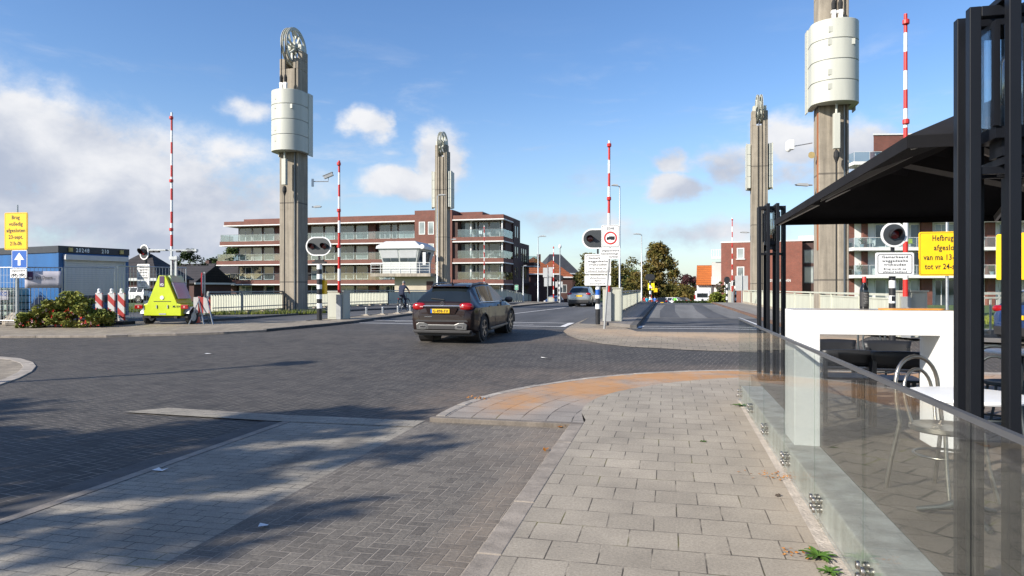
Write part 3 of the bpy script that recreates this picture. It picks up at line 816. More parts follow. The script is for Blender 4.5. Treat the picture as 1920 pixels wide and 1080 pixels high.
# middle: paved tip between the two carriageways and the footway along the middle railing
TIP = PX([(1056, 618), (1064, 625), (1085, 633), (1130, 641), (1180, 646), (1290, 652), (1400, 656), (1560, 660)])
sheet('threshold_pavement', TIP + PX([(1640, 625), (1400, 620.5), (1195, 618.5), (1172, 612)]) + [(-1.02, 23.2), (-2.6, 25.5), (-3.3, 26.0)] + PX([(1105, 593), (1071, 607)]), M['flag_far'], -0.050)
sheet('middle_footway', [(-1.02, 23.2), (-1.02, 63.5), (-2.75, 63.5), (-2.6, 25.5)], asphalt_mat('footway asphalt', (0.16, 0.145, 0.13), 0.3), 0.06, skirt=0.12)
kerb('kerb', [(-1.0, 23.0), (-1.0, 63.5)], 0.22, M['kerb_dark'], 0.075, -0.12, 1)
# right footway of the lift bridge
sheet('side_footway', [(3.86, 24.0), (3.86, 64), (6.6, 64), (6.45, 24), (7.2, 20.5), (14, 17.6), (24, 16.2), (24, 16.9), (14, 18.7), (8.5, 24.5), (8, 64), (8.2, 64), (8.8, 24.8), (40, 20), (40, 13.9), (13, 16.6), (6.2, 19.6)], asphalt_mat('side footway', (0.22, 0.20, 0.175), 0.25), 0.0)
kerb('kerb', [(3.86, 24.0), (3.86, 64)], 0.22, M['rust_kerb'], 0.02, -0.12, -1)

# traffic island by the left edge of the picture
isl = PX([(-420, 655), (-150, 655), (0, 665), (40, 668.5), (62, 675), (68, 682), (60, 692), (36, 704), (0, 716), (-150, 750), (-500, 800)])
sheet('traffic_island', isl, M['flag_far'], -0.045)
kerb('kerb', isl, 0.22, M['kerb_pale'], -0.038, -0.12, -1)

# painted markings
def line_px(p, q, wd, off=-0.045):
    a, b = Vector(gp(*p, -0.05)), Vector(gp(*q, -0.05))
    n = (b - a).normalized()
    n = Vector((-n.y, n.x)) * wd / 2
    return sheet('road_marking', [tuple(a - n), tuple(b - n), tuple(b + n), tuple(a + n)], M['line'], off)
line_px((674, 605.5), (1057, 612.8), 0.16)
line_px((700, 600.5), (1071, 606.3), 0.16, -0.044)
line_px((1072, 605.6), (1054, 613.3), 0.22, -0.042)
line_px((740, 603.0), (1000, 608.4), 0.10, -0.043)
line_px((962, 588.3), (1060, 577.0), 0.14)
line_px((1074, 575.5), (1105, 571.5), 0.12)
line_px((384, 605.6), (574, 601.5), 0.30, -0.043)
line_px((1197, 615.3), (1440, 618.0), 0.16)
line_px((1203, 612.0), (1440, 614.2), 0.12, -0.044)
line_px((1188, 616.4), (1203, 611.4), 0.28, -0.042)
line_px((1386, 596), (1426, 611), 0.10, -0.043)
# ------------------------------------------------------------------ lift bridge
def ring(mb, r1, r0, x0, x1, c, n=36, mi=0):
    mb.lathe([(r1, x0), (r1, x1), (r0, x1), (r0, x0), (r1, x0)], c, n, mi, 'x', caps=False)

def lift_tower(label, px, d, flip, grooves):
    x, y = W(px, d)
    t = thing('lift_tower', label, 'bridge tower', (x, y, 0), math.pi if flip else 0, 'concrete towers of the lift bridge')
    def section(y0, y1):
        hw = 0.6
        P = [(-hw, y0)]
        for g in grooves:
            P += [(g - 0.045, y0), (g - 0.045, y0 + 0.1), (g + 0.045, y0 + 0.1), (g + 0.045, y0)]
        P += [(hw, y0), (hw, y1)]
        for g in grooves[::-1]:
            P += [(g + 0.045, y1), (g + 0.045, y1 - 0.1), (g - 0.045, y1 - 0.1), (g - 0.045, y1)]
        return P + [(-hw, y1)]
    s = MB()
    s.prism(section(-0.55, 0.55), -0.6, 14.3, 'z')
    s.bx(-0.6, -0.26, -0.545, 0.55, 14.3, 14.9)
    s.bx(-0.6, -0.3, -0.1, 0.55, 14.9, 15.45)
    s.bx(0.3, 0.6, -0.1, 0.55, 14.9, 15.45)
    s.bx(0.26, 0.6, -0.545, 0.55, 14.3, 14.9)
    s.build('shaft', M['conc'], t, bevel=0.02)
    b = MB().bx(-0.9, 0.9, -0.85, 0.85, -0.7, 0.1)
    b.build('footing', M['conc2'], t)
    for sx in (-0.13, 0.13):
        wl = MB()
        c = (sx, 0, 15.68)
        ring(wl, 1.10, 0.97, -0.045, 0.045, c)
        ring(wl, 1.14, 1.09, -0.06, -0.035, c)
        ring(wl, 1.14, 1.09, 0.035, 0.06, c)
        ring(wl, 0.26, 0.08, -0.06, 0.06, c, 20)
        for k in range(7):
            a = 2 * math.pi * k / 7 + 0.2
            wl.bar((sx, 0.2 * math.cos(a), 15.68 + 0.2 * math.sin(a)), (sx, 1.0 * math.cos(a), 15.68 + 1.0 * math.sin(a)), 0.05, 0.11, up=(1, 0, 0))
        wl.build('sheave', M['cweight'], t, smooth=35)
    ax = MB().tube((-0.42, 0, 15.68), (0.42, 0, 15.68), 0.09, n=14)
    ax.bx(-0.5, -0.28, -0.05, 0.5, 15.45, 15.85).bx(0.28, 0.5, -0.05, 0.5, 15.45, 15.85)
    ax.build('axle', M['cweight'], t)
    for sx in (-0.13, 0.13):
        cb = MB()
        cb.path([(sx, -1.12, 13.0)] + [(sx, -1.12 * math.cos(a), 15.68 + 1.12 * math.sin(a)) for a in [math.pi * k / 14 for k in range(15)]] + [(sx, 1.12, 0.4)], 0.028, 6)
        cb.build('cable', M['rubber'], t)
    rp = MB().bx(0.38, 0.43, -0.63, -0.55, 0.2, 9.4)
    rp.build('guide_rail', M['greyrail'], t)
    return t

HW = 0.96
def counterweight(label, px, d, flip):
    x, y = W(px, d)
    t = thing('counterweight', label, 'counterweight', (x, y, 9.42), math.pi if flip else 0, 'grey green counterweights on the bridge towers')
    def sec(k):
        P = [(-HW * k, 0.45 * k - 0.03), (-HW * k, -0.62)]
        P += [(-HW * k * math.cos(a), -0.62 - 0.82 * k * math.sin(a)) for a in [math.pi * i / 22 for i in range(1, 22)]]
        P += [(HW * k, -0.62), (HW * k, 0.45 * k - 0.03), (0.67 / k, 0.45 * k - 0.03), (0.67 / k, -0.68 + 0.02 * k), (-0.67 / k, -0.68 + 0.02 * k), (-0.67 / k, 0.45 * k - 0.03)]
        return P
    b = MB()
    zz = [0, 0.88, 1.75, 2.62, 3.48]
    for i in range(4):
        b.prism(sec(1.0), zz[i] + (0.035 if i else 0), zz[i + 1], 'z')
    b.build('casing', M['cweight'], t, smooth=30, bevel=0.012)
    j = MB().prism(sec(0.975), 0.02, 3.46, 'z')
    j.build('joint', M['greyrail'], t, smooth=30)
    for s in (-1, 1):
        p = MB().bx(s * (HW + 0.012) - 0.02, s * (HW + 0.012) + 0.02, -0.05, 0.44, -0.12, 3.52)
        for k in range(13):
            p.tube((s * HW, 0.1, 0.1 + k * 0.27), (s * (HW + 0.05), 0.1, 0.1 + k * 0.27), 0.025, n=6)
        p.build('side_plate', M['cweight'], t)
    for (xx, zz_) in ((-0.28, 2.9), (-0.3, 2.36), (-0.3, 1.1), (-0.3, 0.5), (0.55, 2.36)):
        yy = -0.62 - 0.82 * math.sqrt(1 - (xx / HW) ** 2)
        h = MB().bx(xx - 0.11, xx + 0.11, yy - 0.012, yy + 0.12, zz_, zz_ + 0.24)
        h.build('hatch', M['cweight'], t)
    f = MB()
    for sx in (-0.13, 0.13):
        f.lathe([(0.05, 4.35), (0.10, 4.2), (0.09, 3.95), (0.04, 3.9)], (sx, -1.12, 0), 10, 1)
        f.bx(sx - 0.07, sx + 0.07, -1.2, -1.04, 3.48, 3.9)
    f.bx(-0.24, 0.24, -1.17, -1.07, 3.78, 3.88)
    f.build('yoke', [M['white'], M['rubber']], t)
    r = MB().tube((0, -1.0, 0), (0, -1.0, -0.5), 0.05).bx(-0.13, 0.13, -1.12, -0.88, -1.95, -0.45)
    r.build('hanger', M['cweight'], t, bevel=0.02)
    q = MB().lathe([(0.05, -2.0), (0.11, -2.1), (0.12, -2.3), (0.05, -2.5), (0.03, -2.6)], (0, -1.0, 0), 10)
    q.path([(0, -1.0, -2.55), (0, -1.0, -9.1)], 0.03, 6)
    q.build('balance_cable', M['rubber'], t)
    return t

lift_tower('grey concrete lift tower with spoked wheels on top, behind the oval signal on the left', 551, 40.2, False, [0.42])
lift_tower('slim concrete lift tower rising behind the bridge keeper cabin', 830, 66.8, True, [-0.28, 0.12])
lift_tower('tallest lift tower with rust stained edge, rising out of the photo above the canopy', 1558, 30.0, False, [0.12, 0.46])
lift_tower('slim lift tower with wheels seen edge on, behind the far black lantern', 1423, 54.0, True, [-0.2, 0.1])
counterweight('pale banded counterweight low on the left tower with the wheels', 551, 40.2, False)
counterweight('pale counterweight seen edge on, behind the tower by the bridge keeper cabin', 830, 66.8, True)
counterweight('large pale banded counterweight high on the tower above the black canopy', 1558, 30.0, False)
counterweight('pale counterweight showing on both sides of the slim tower behind the far lantern', 1423, 54.0, True)
# rust and lime running down the arris of the right tower
x, y = W(1558, 30.0)
rs = MB().bx(x - 0.622, x - 0.601, y - 0.45, y - 0.2, 3.2, 9.2)  # thin raised strip for the rusty edge, not a pipe
tag(rs.build('downpipe', M['rust']), 'rusty orange strip running down the left edge of the tall right tower', 'downpipe')

# railings -------------------------------------------------------------
def railing(label, pts, mats, hgt=1.1, pitch=0.13, bw=0.075, bot=0.12, post_gap=4.0, curb=True, low_rail=False, cat='railing', group=None, fin=False):
    t = thing('bridge_railing', label, cat, (0, 0, 0), 0, group)
    rail, pk, cb = MB(), MB(), MB()
    posts = []
    for a, b in zip(pts, pts[1:]):
        A, B = Vector((*a, gz(a[1]))), Vector((*b, gz(b[1])))
        L = (B - A).length
        u = (B - A) / L
        up = Vector((0, 0, 1))
        rail.bar(A + up * hgt, B + up * hgt, 0.12, 0.07)
        rail.bar(A + up * (hgt - 0.12), B + up * (hgt - 0.12), 0.05, 0.05)
        rail.bar(A + up * bot, B + up * bot, 0.06, 0.05)
        n = int(L / pitch)
        for i in range(n):
            p = A + u * (i + 0.5) * L / n
            pk.bar(p + up * bot, p + up * (hgt - 0.1), *((0.035, 0.13) if fin else (bw, 0.018)), up=u.cross(up))
        if curb:
            nb = max(1, int(L / 1.2))
            cb.bar(A - up * 0.02, B - up * 0.02, 0.3, 0.08)
            for i in range(nb):
                p = A + u * (i + 0.5) * L / nb
                cb.bar(p - u * 0.2 + up * 0.06, p + u * 0.2 + up * 0.06, 0.26, 0.16)
        m = max(1, int(L / post_gap))
        for i in range(m + 1):
            posts.append(A + u * L * i / m)
        if low_rail:
            q = u.cross(up) * 0.25
            rail.bar(A + q + up * 0.32, B + q + up * 0.32, 0.06, 0.05)
    rail.build('top_rail', mats[0], t)
    pk.build('picket_infill', mats[1], t)
    if curb:
        cb.build('curb', M['conc2'], t)
    last = None
    for p in posts:
        if last is not None and (p - last).length < 0.5:
            continue
        last = p
        MB().bx(p.x - 0.05, p.x + 0.05, p.y - 0.04, p.y + 0.04, p.z - 0.05, p.z + hgt - 0.03).build('post', mats[0], t)
    return t
railing('long pale picket railing along the left edge of the bridge, in front of the flats', RAILL[1:6], (M['greyrail'], M['railpaint']), low_rail=True, fin=True, pitch=0.19)
railing('pale board railing at the far left end of the bridge, behind the brown car', RAILL[5:], (M['railpaint'], M['railpaint']), pitch=0.11, bw=0.1, curb=False)
railing('pale railing along the middle of the bridge, behind the signal cabinet', [(-2.42, 28.3), (-2.42, 62.5)], (M['greyrail'], M['railpaint']), fin=True, pitch=0.19)
railing('long pale railing along the right footway of the bridge, behind the white bar table', [(6.45, 21.5), (6.45, 62.5)], (M['railpaint'], M['railpaint']), pitch=0.12)
railing('white picket railing with open gaps on the grass, seen between the black posts', [(8.2, 21.2), (15.5, 24.0), (30, 27.0)], (M['railpaint'], M['railpaint']), pitch=0.22, bw=0.06, hgt=1.15, curb=True)

# barriers ---------------------------------------------------------------
def barrier(label, px, d, top_py, cab=None, r=0.055, lean=0.0, low=1.1):
    x, y = W(px, d)
    g = gz(y)
    t = thing('raised_barrier', label, 'barrier', (x, y, g), 0, 'raised red and white bridge barriers')
    top = zat(top_py, d) - g
    b = MB()
    z, k = low, 0
    while z < top - 0.05:
        z2 = min(z + 0.5, top)
        ra = r * (1 - 0.35 * (z - low) / (top - low))
        rb = r * (1 - 0.35 * (z2 - low) / (top - low))
        b.tube((lean * z, 0, z), (lean * z2, 0, z2), ra * 1.15, rb * 1.15, 10, k % 2)
        z, k = z2, k + 1
    b.build('boom', [M['red'], M['white']], t, smooth=40)
    for f in (0.35, 0.62, 0.97):
        zz = low + (top - low) * f
        MB().lathe([(r * 1.0, -0.07), (r * 1.5, -0.05), (r * 1.5, 0.05), (r * 1.0, 0.07)], (lean * zz, -0.03, zz), 10).build('warning_lamp', M['red'], t)
    if cab:
        cw, ch, dx_ = cab
        c = MB().bx(dx_ - cw / 2, dx_ + cw / 2, 0.06, 0.7, 0, ch)
        c.build('cabinet', M['offwhite'], t, bevel=0.012)
        MB().bx(dx_ - cw / 2 - 0.03, dx_ + cw / 2 + 0.03, 0.03, 0.73, ch, ch + 0.04).build('cabinet_lid', M['offwhite'], t)
        MB().bx(dx_ - cw / 2 + 0.06, dx_ + cw / 2 - 0.06, 0.045, 0.06, 0.08, ch - 0.08).build('cabinet_door', M['offwhite'], t)
        m_ = MB().bx(-0.1, 0.1, -0.08, 0.06, 0, ch * 0.9)
        m_.build('boom_mount', M['greypost'], t)
    return t
barrier('red and white barrier pole raised above the lime trailer', 322, 29.5, 211, (0.75, 1.1, -0.1))
barrier('red and white barrier pole with pale cabinet, right of the left oval signal', 636, 28.4, 300, (0.72, 1.14, -0.2))
barrier('red and white barrier pole with pale cabinet behind the zone sign', 1141, 25.6, 264, (0.70, 1.28, 0.13), lean=0.004)
barrier('thick red and white barrier pole rising over the black canopy', 1698, 18.0, 26, (0.70, 1.2, 0.19), r=0.058, low=1.03)
barrier('small distant red and white barrier pole in front of the flats', 908, 84, 423, None, r=0.06)
barrier('small distant barrier pole with white cabinet beside the red roofed house', 1038, 82, 462, (0.6, 1.2, -0.35), r=0.06)
barrier('thin distant barrier pole left of the slim right tower, by the brick building', 1373, 63, 408, (0.55, 1.2, -0.1), r=0.05)
# ------------------------------------------------------------------ signals, signs, lamps, street furniture
def rrect(w, h, r, n=6):
    P = []
    for cx, cz, a0 in ((w / 2 - r, h / 2 - r, 0), (-w / 2 + r, h / 2 - r, 90), (-w / 2 + r, -h / 2 + r, 180), (w / 2 - r, -h / 2 + r, 270)):
        P += [(cx + r * math.cos(R(a0 + 90 * i / n)), cz + r * math.sin(R(a0 + 90 * i / n))) for i in range(n + 1)]
    return P
def shift(P, dx, dz):
    return [(x + dx, z + dz) for x, z in P]
def plate(parent, cx, cz, w, h, face, edge, y=0.0, r=0.04, bd=0.02, name='plate', label=None):
    b = MB()
    b.prism(shift(rrect(w, h, r), cx, cz), y - 0.004, y + 0.02, 'y', 1)
    b.prism(shift(rrect(w - 2 * bd, h - 2 * bd, max(r - bd, 0.01)), cx, cz), y - 0.008, y - 0.002, 'y', 0)
    return b.build(name, [face, edge], parent, label=label)
def banded_post(parent, z0, z1, r, bands, mats, x=0, y=0, name='post'):
    """bands: list of (top z, material index) from the bottom"""
    b = MB()
    z = z0
    for zt, mi in bands:
        b.tube((x, y, z), (x, y, min(zt, z1)), r, r, 16, mi)
        z = zt
    return b.build(name, mats, parent, smooth=40)
def even_bands(z0, z1, step, first=1):
    out, z, k = [], z0, first
    while z < z1 - 0.01:
        z = min(z + step, z1)
        out.append((z, k))
        k = 1 - k
    return out
def signal_head(parent, cx, cz, w, h, y=-0.1, ring=0.05, back=False, name='signal_board'):
    b = MB()
    r = min(w, h) / 2 - 0.001
    b.prism(shift(rrect(w, h, r, 12), cx, cz), y, y + 0.03, 'y', 0)
    if not back:
        b.prism(shift(rrect(w - 2 * ring, h - 2 * ring, r - ring, 12), cx, cz), y - 0.006, y + 0.01, 'y', 1)
    else:
        b.prism(shift(rrect(w * 0.9, h * 0.8, r * 0.7, 8), cx, cz), y + 0.03, y + 0.3, 'y', 1)
    bo = b.build(name, [M['black'] if back else M['white'], M['black'] if back else M['signal_grey']], parent)
    xs = (-w * 0.24, w * 0.24) if w > h * 1.2 else (0.0,)
    for x in xs:
        s = 1 if len(xs) == 2 else 1.1
        L = MB().lathe([(0.10 * s, y - 0.03), (0.095 * s, y - 0.045), (0.0, y - 0.055)], (cx + x, 0, cz), 18, axis='y', caps=False)
        L.build('lens', M['lens'], bo, smooth=40, fix=False)
        hd = MB()
        for q in range(15):
            a0, a1 = R(-35 + 250 * q / 15), R(-35 + 250 * (q + 1) / 15)
            for (ra, rb, y0, y1, y2) in ((0.115 * s, 0.12 * s, y - 0.005, y - 0.26, y - 0.26),):
                k0 = 0.35 + 0.65 * math.sin(math.pi * (q + 0.0) / 15)
                k1 = 0.35 + 0.65 * math.sin(math.pi * (q + 1.0) / 15)
                vs = []
                for (aa, kk) in ((a0, k0), (a1, k1)):
                    for rr in (ra, rb + 0.008):
                        for yy in (y0, y0 + (y1 - y0) * kk):
                            vs.append((cx + x + rr * math.cos(aa), yy, cz + rr * math.sin(aa)))
                hd.add(vs, [(0, 1, 5, 4), (2, 6, 7, 3), (1, 3, 7, 5), (0, 4, 6, 2), (0, 2, 3, 1), (4, 5, 7, 6)])
        hd.build('hood', M['black'], bo)
    return bo

PG = 'bridge warning signals'
def bridge_signal(label, px, d, cy_py, w, h, rz=0.0, base_z=None):
    x, y = W(px, d)
    g = gz(y) if base_z is None else base_z
    t = thing('bridge_signal', label, 'traffic signal', (x, y, g), rz, PG)
    cz = zat(cy_py, d) - g
    signal_head(t, 0, cz, w, h)
    MB().bx(-0.03, 0.03, -0.06, 0.03, cz - h / 2 - 0.25, cz).build('bracket', M['black'], t)
    return t, g, d

# the oval signal on the left island
t, g, d = bridge_signal('oval twin lamp signal on a black and white banded post, on the left island', 599, 27.6, 462, 1.08, 0.76, R(4))
b0 = zat(495, d) - g
banded_post(t, 0, b0, 0.105, [(0.48, 0), (0.68, 1), (0.86, 0), (1.04, 1), (1.26, 0), (1.44, 1), (1.66, 0), (1.86, 1), (2.06, 0), (b0, 1)], [M['black'], M['white']])
MB().bx(-0.28, 0.28, -0.1, 0.1, b0 + 0.02, b0 + 0.1).bx(-0.18, 0.18, -0.07, 0.07, b0 + 0.1, b0 + 0.18).build('head_mount', M['black'], t)
MB().bx(-0.17, 0.17, 0.12, 0.36, 1.05, 1.62).build('control_box', M['yellow'], t)

# the oval signal half hidden by the zone sign
SIGN_TXT = ['Gemarkeerd', 'weggedeelte', 'vrijhouden']
def keep_clear_board(t, cx, cz, w, h, y=-0.13):
    p = plate(t, cx, cz, w, h, M['white'], M['white'], y, 0.05, 0.015, 'text_board')
    fr = MB()
    iw, ih = w - 0.09, h - 0.09
    P, Q = rrect(iw, ih, 0.05), rrect(iw - 0.03, ih - 0.03, 0.04)
    n = len(P)
    vs = [(cx + a, y - 0.0105, cz + b) for a, b in P] + [(cx + a, y - 0.0105, cz + b) for a, b in Q]
    fr.add(vs, [(i, (i + 1) % n, n + (i + 1) % n, n + i) for i in range(n)])
    fr.build('border', M['black'], p, fix=False)
    k = h / 0.80
    lettering(p, [('Gemarkeerd', cx, cz + 0.205 * k, 0.085 * k, w * 0.70, 1.15), ('weggedeelte', cx, cz + 0.075 * k, 0.085 * k, w * 0.76, 1.15),
                  ('vrijhouden', cx, cz - 0.055 * k, 0.085 * k, w * 0.68, 1.15), ('Brug wordt op', cx, cz - 0.195 * k, 0.062 * k, w * 0.62, 1.15),
                  ('afstand bediend', cx, cz - 0.30 * k, 0.062 * k, w * 0.72, 1.15)], M['black'], y - 0.012)
    return p
def booms_board(t, cx, cz, w, h, y=-0.13):
    p = plate(t, cx, cz, w, h, M['white'], M['white'], y, 0.04, 0.012, 'booms_board')
    lettering(p, [('afsluitbomen', cx, cz + h * 0.18, h * 0.155, w * 0.78, 1.15), ('dalen', cx, cz - h * 0.09, h * 0.155, w * 0.34, 1.15),
                  ('automatisch', cx, cz - h * 0.38, h * 0.155, w * 0.74, 1.15)], M['black'], y - 0.012)
t, g, d = bridge_signal('oval twin lamp signal above two white text boards, partly behind the zone sign', 1121, 24.4, 448, 1.12, 0.72, R(3))
keep_clear_board(t, 0, zat(495.5, d) - g, 0.93, 0.72)
booms_board(t, 0, zat(526, d) - g, 0.93, 0.36)
b1 = zat(535, d) - g + 0.35
banded_post(t, 0, b1, 0.085, [(0.55, 0), (0.73, 1), (0.93, 0), (1.05, 1), (1.25, 2), (b1, 1)], [M['black'], M['white'], M['signblue']])

# round signal at the right
t, g, d = bridge_signal('round single lamp signal above a white text board, beside the thick barrier pole', 1673, 17.2, 440.5, 0.63, 0.63, R(8))
keep_clear_board(t, 0, zat(495.5, d) - g, 0.92, 0.58)
b1 = zat(518, d) - g
banded_post(t, 0, b1, 0.078, even_bands(0, b1, 0.19, 0), [M['black'], M['white']])
stk = MB().bx(-0.055, 0.045, -0.0815, -0.079, b1 - 0.62, b1 - 0.5)
stk.build('sticker', M['black'], t)

# round signal at the left, behind the trailer
t, g, d = bridge_signal('round signal above white text boards, at the left between container and lime trailer', 274, 27.0, 473, 0.46, 0.60, R(-8))
keep_clear_board(t, 0, zat(510, d) - g, 0.66, 0.62)
booms_board(t, 0, zat(534, d) - g, 0.62, 0.32)
banded_post(t, 0, zat(541, d) - g, 0.085, even_bands(0, 1.3, 0.2, 0), [M['black'], M['white']])

# signals beyond the bridge, seen from behind
def far_signal(label, px, d, cy, w, h, rz=0.0):
    x, y = W(px, d)
    g = gz(y)
    t = thing('bridge_signal', label, 'traffic signal', (x, y, g), rz, PG)
    cz = zat(cy, d) - g
    signal_head(t, 0, cz, w, h, 0.05, back=True)
    banded_post(t, 0, cz - h / 2, 0.09, even_bands(0, cz - h / 2, 0.28, 0), [M['black'], M['white']])
    return t, cz
far_signal('black back of a distant twin signal beside the right lane, above the yellow warning sign', 1219, 64.5, 520, 0.95, 0.62, math.pi)
far_signal('black back of a distant signal near the grey sign backs by the red roofed house', 1049, 78, 521, 0.95, 0.55, math.pi)
far_signal('black round back of a distant signal left of the thin far barrier pole', 1363, 62, 525, 0.5, 0.62, math.pi)
far_signal('black round signal turned sideways at the foot of the slim right tower', 1379, 63.5, 530, 0.5, 0.6, R(70))

# signs ----------------------------------------------------------------
def sign_base(name, label, px, d, rz=0.0, group=None, z=None):
    x, y = W(px, d)
    g = gz(y) if z is None else z
    t = thing(name, label, 'road sign', (x, y, g), rz, group)
    k = d / FOC
    return t, (lambda p: (p - px) * k), (lambda p: zat(p, d) - g), k
YG = 'yellow bridge closure signs'
# yellow closure sign at the left with one-way sign below
t, X_, Z_, k = sign_base('closure_sign', 'yellow sign Brug volledig afgesloten with blue arrow sign below, at the left edge', 30, 23.8, R(3), YG)
MB().tube((0, 0.05, -0.1), (0, 0.05, Z_(500)), 0.035, n=10).tube((0.02, 0.04, Z_(500)), (0.02, 0.04, Z_(384)), 0.025, n=8).build('pole', M['galv'], t, smooth=40)
p = plate(t, 0, Z_(433.5), 0.93, 1.30, M['yellow'], M['yellow'], 0, 0.06, 0.02)
fr = MB()
P, Q = rrect(0.885, 1.255, 0.05), rrect(0.865, 1.235, 0.045)
n = len(P)
fr.add([(a, -0.0095, Z_(433.5) + b) for a, b in P] + [(a, -0.0095, Z_(433.5) + b) for a, b in Q], [(i, (i + 1) % n, n + (i + 1) % n, n + i) for i in range(n)])
fr.build('border', M['black'], p, fix=False)
zc = Z_(433.5)
lettering(p, [(s, 0, zc + 0.42 - i * 0.228, 0.135, mw, 1.05) for i, (s, mw) in enumerate((('Brug', 0.32), ('volledig', 0.56), ('afgesloten', 0.76), ('23-sept.', 0.58), ('21h-0h', 0.47)))], M['black'], -0.012)
q = plate(t, X_(37.5), Z_(486), 0.62, 0.62, M['signblue'], M['white'], 0.0, 0.04, 0.02)
ar = MB()
ax_, az_ = X_(37.5), Z_(486)
ar.prism([(ax_ - 0.055, az_ - 0.22), (ax_ + 0.055, az_ - 0.22), (ax_ + 0.055, az_ - 0.02), (ax_ + 0.2, az_ - 0.02), (ax_, az_ + 0.23), (ax_ - 0.2, az_ - 0.02), (ax_ - 0.055, az_ - 0.02)], -0.0125, -0.0085)
ar.build('arrow', M['white'], q)
q = plate(t, X_(35.5), Z_(512.5), 0.66, 0.32, M['white'], M['white'], 0.0, 0.03, 0.012)
lettering(q, [('uitgezonderd', X_(35.5), Z_(509), 0.06, 0.55, 1.1)], M['black'], -0.012)
bk = MB()
for ox in (-0.16, 0.15):
    for wx in (-0.08, 0.08):
        bk.path([(X_(35.5) + ox + wx + 0.05 * math.cos(R(a)), -0.0125, Z_(517) + 0.05 * math.sin(R(a))) for a in range(0, 360, 30)], 0.008, 4, closed=True)
    bk.path([(X_(35.5) + ox - 0.08, -0.0125, Z_(517)), (X_(35.5) + ox - 0.03, -0.0125, Z_(517) + 0.07), (X_(35.5) + ox + 0.05, -0.0125, Z_(517) + 0.07), (X_(35.5) + ox + 0.08, -0.0125, Z_(517))], 0.008, 4)
    bk.path([(X_(35.5) + ox - 0.03, -0.0125, Z_(517) + 0.07), (X_(35.5) + ox, -0.0125, Z_(517)), (X_(35.5) + ox + 0.05, -0.0125, Z_(517) + 0.07)], 0.008, 4)
bk.build('bicycle_symbol', M['black'], q)

# zone sign with lorry
t, X_, Z_, k = sign_base('zone_sign', 'white zone sign with red ring and black lorry on a leaning grey pole', 1133, 22.6, R(4))
MB().tube((0, 0.03, -0.1), (X_(1146), 0.04, Z_(424)), 0.034, n=12).build('pole', M['greypost'], t, smooth=40)
zx, zz_ = X_(1144.5), Z_(443)
p = plate(t, zx, zz_, 0.60, 0.74, M['white'], M['white'], 0, 0.05, 0.012)
fr = MB()
P, Q = rrect(0.56, 0.70, 0.05), rrect(0.535, 0.675, 0.04)
n = len(P)
fr.add([(zx + a, -0.0095, zz_ + b) for a, b in P] + [(zx + a, -0.0095, zz_ + b) for a, b in Q], [(i, (i + 1) % n, n + (i + 1) % n, n + i) for i in range(n)])
fr.build('border', M['black'], p, fix=False)
lettering(p, [('ZONE', zx, zz_ + 0.22, 0.075, 0.24, 1.15)], M['black'], -0.012)
rg = MB().lathe([(0.215, -0.013), (0.165, -0.013)], (zx, 0, zz_ - 0.06), 36, axis='y', caps=False)
rg.build('red_ring', M['red'], p, fix=False)
lr = MB()
lx, lz = zx + 0.005, zz_ - 0.06
lr.prism([(lx - 0.055, lz - 0.03), (lx + 0.13, lz - 0.03), (lx + 0.13, lz + 0.055), (lx - 0.055, lz + 0.055)], -0.0135, -0.009)
lr.prism([(lx - 0.13, lz - 0.045), (lx - 0.06, lz - 0.045), (lx - 0.06, lz + 0.035), (lx - 0.105, lz + 0.035), (lx - 0.13, lz)], -0.0135, -0.009)
lr.bx(lx - 0.13, lx + 0.13, -0.0135, -0.009, lz - 0.05, lz - 0.03)
for wx in (-0.095, 0.04, 0.09):
    lr.lathe([(0.022, -0.0135), (0.022, -0.009)], (lx + wx, 0, lz - 0.05), 12, axis='y')
lr.build('lorry_symbol', M['black'], p)
q = plate(t, X_(1144), Z_(475.5), 0.66, 0.36, M['white'], M['white'], 0, 0.03, 0.01)
lettering(q, [('uitgezonderd', X_(1144), Z_(471.5), 0.062, 0.56, 1.12), ('bestemmings-', X_(1144), Z_(477.3), 0.062, 0.58, 1.12), ('verkeer', X_(1150), Z_(483), 0.062, 0.31, 1.12)], M['black'], -0.012)

# yellow closure sign at the right
t, X_, Z_, k = sign_base('closure_sign', 'wide yellow sign Hefbrug Son afgesloten on a grey pole behind the black posts', 1777, 17.0, R(-2), YG)
MB().tube((0, 0.05, -0.1), (0, 0.05, Z_(408)), 0.035, n=10).build('pole', M['galv'], t, smooth=40)
cx, cz = X_(1779.5), Z_(475.5)
w_, h_ = 1.36, 1.10
p = plate(t, cx, cz, w_, h_, M['yellow'], M['yellow'], 0, 0.06, 0.02)
fr = MB()
P, Q = rrect(w_ - 0.05, h_ - 0.05, 0.05), rrect(w_ - 0.07, h_ - 0.07, 0.045)
n = len(P)
fr.add([(cx + a, -0.0095, cz + b) for a, b in P] + [(cx + a, -0.0095, cz + b) for a, b in Q], [(i, (i + 1) % n, n + (i + 1) % n, n + i) for i in range(n)])
fr.build('border', M['black'], p, fix=False)
lettering(p, [('Hefbrug Son', X_(1778), Z_(451), 0.14, 0.71, 1.08), ('afgesloten', X_(1778.5), Z_(469), 0.14, 0.66, 1.08), ('van ma 13-sept 7h', X_(1779), Z_(487), 0.14, 1.14, 1.05),
              ('tot vr 24-sept vm', X_(1779), Z_(504.5), 0.14, 1.08, 1.05)], M['black'], -0.012)
t, X_, Z_, k = sign_base('closure_sign', 'yellow sign turned aside, showing its narrow face at the right edge', 1897, 14.5, R(-52), YG)
MB().tube((0, 0.05, -0.1), (0, 0.05, Z_(432)), 0.035, n=10).build('pole', M['galv'], t, smooth=40)
plate(t, 0.0, Z_(481), 0.62, 0.98, M['yellow'], M['yellow'], 0, 0.05, 0.02)
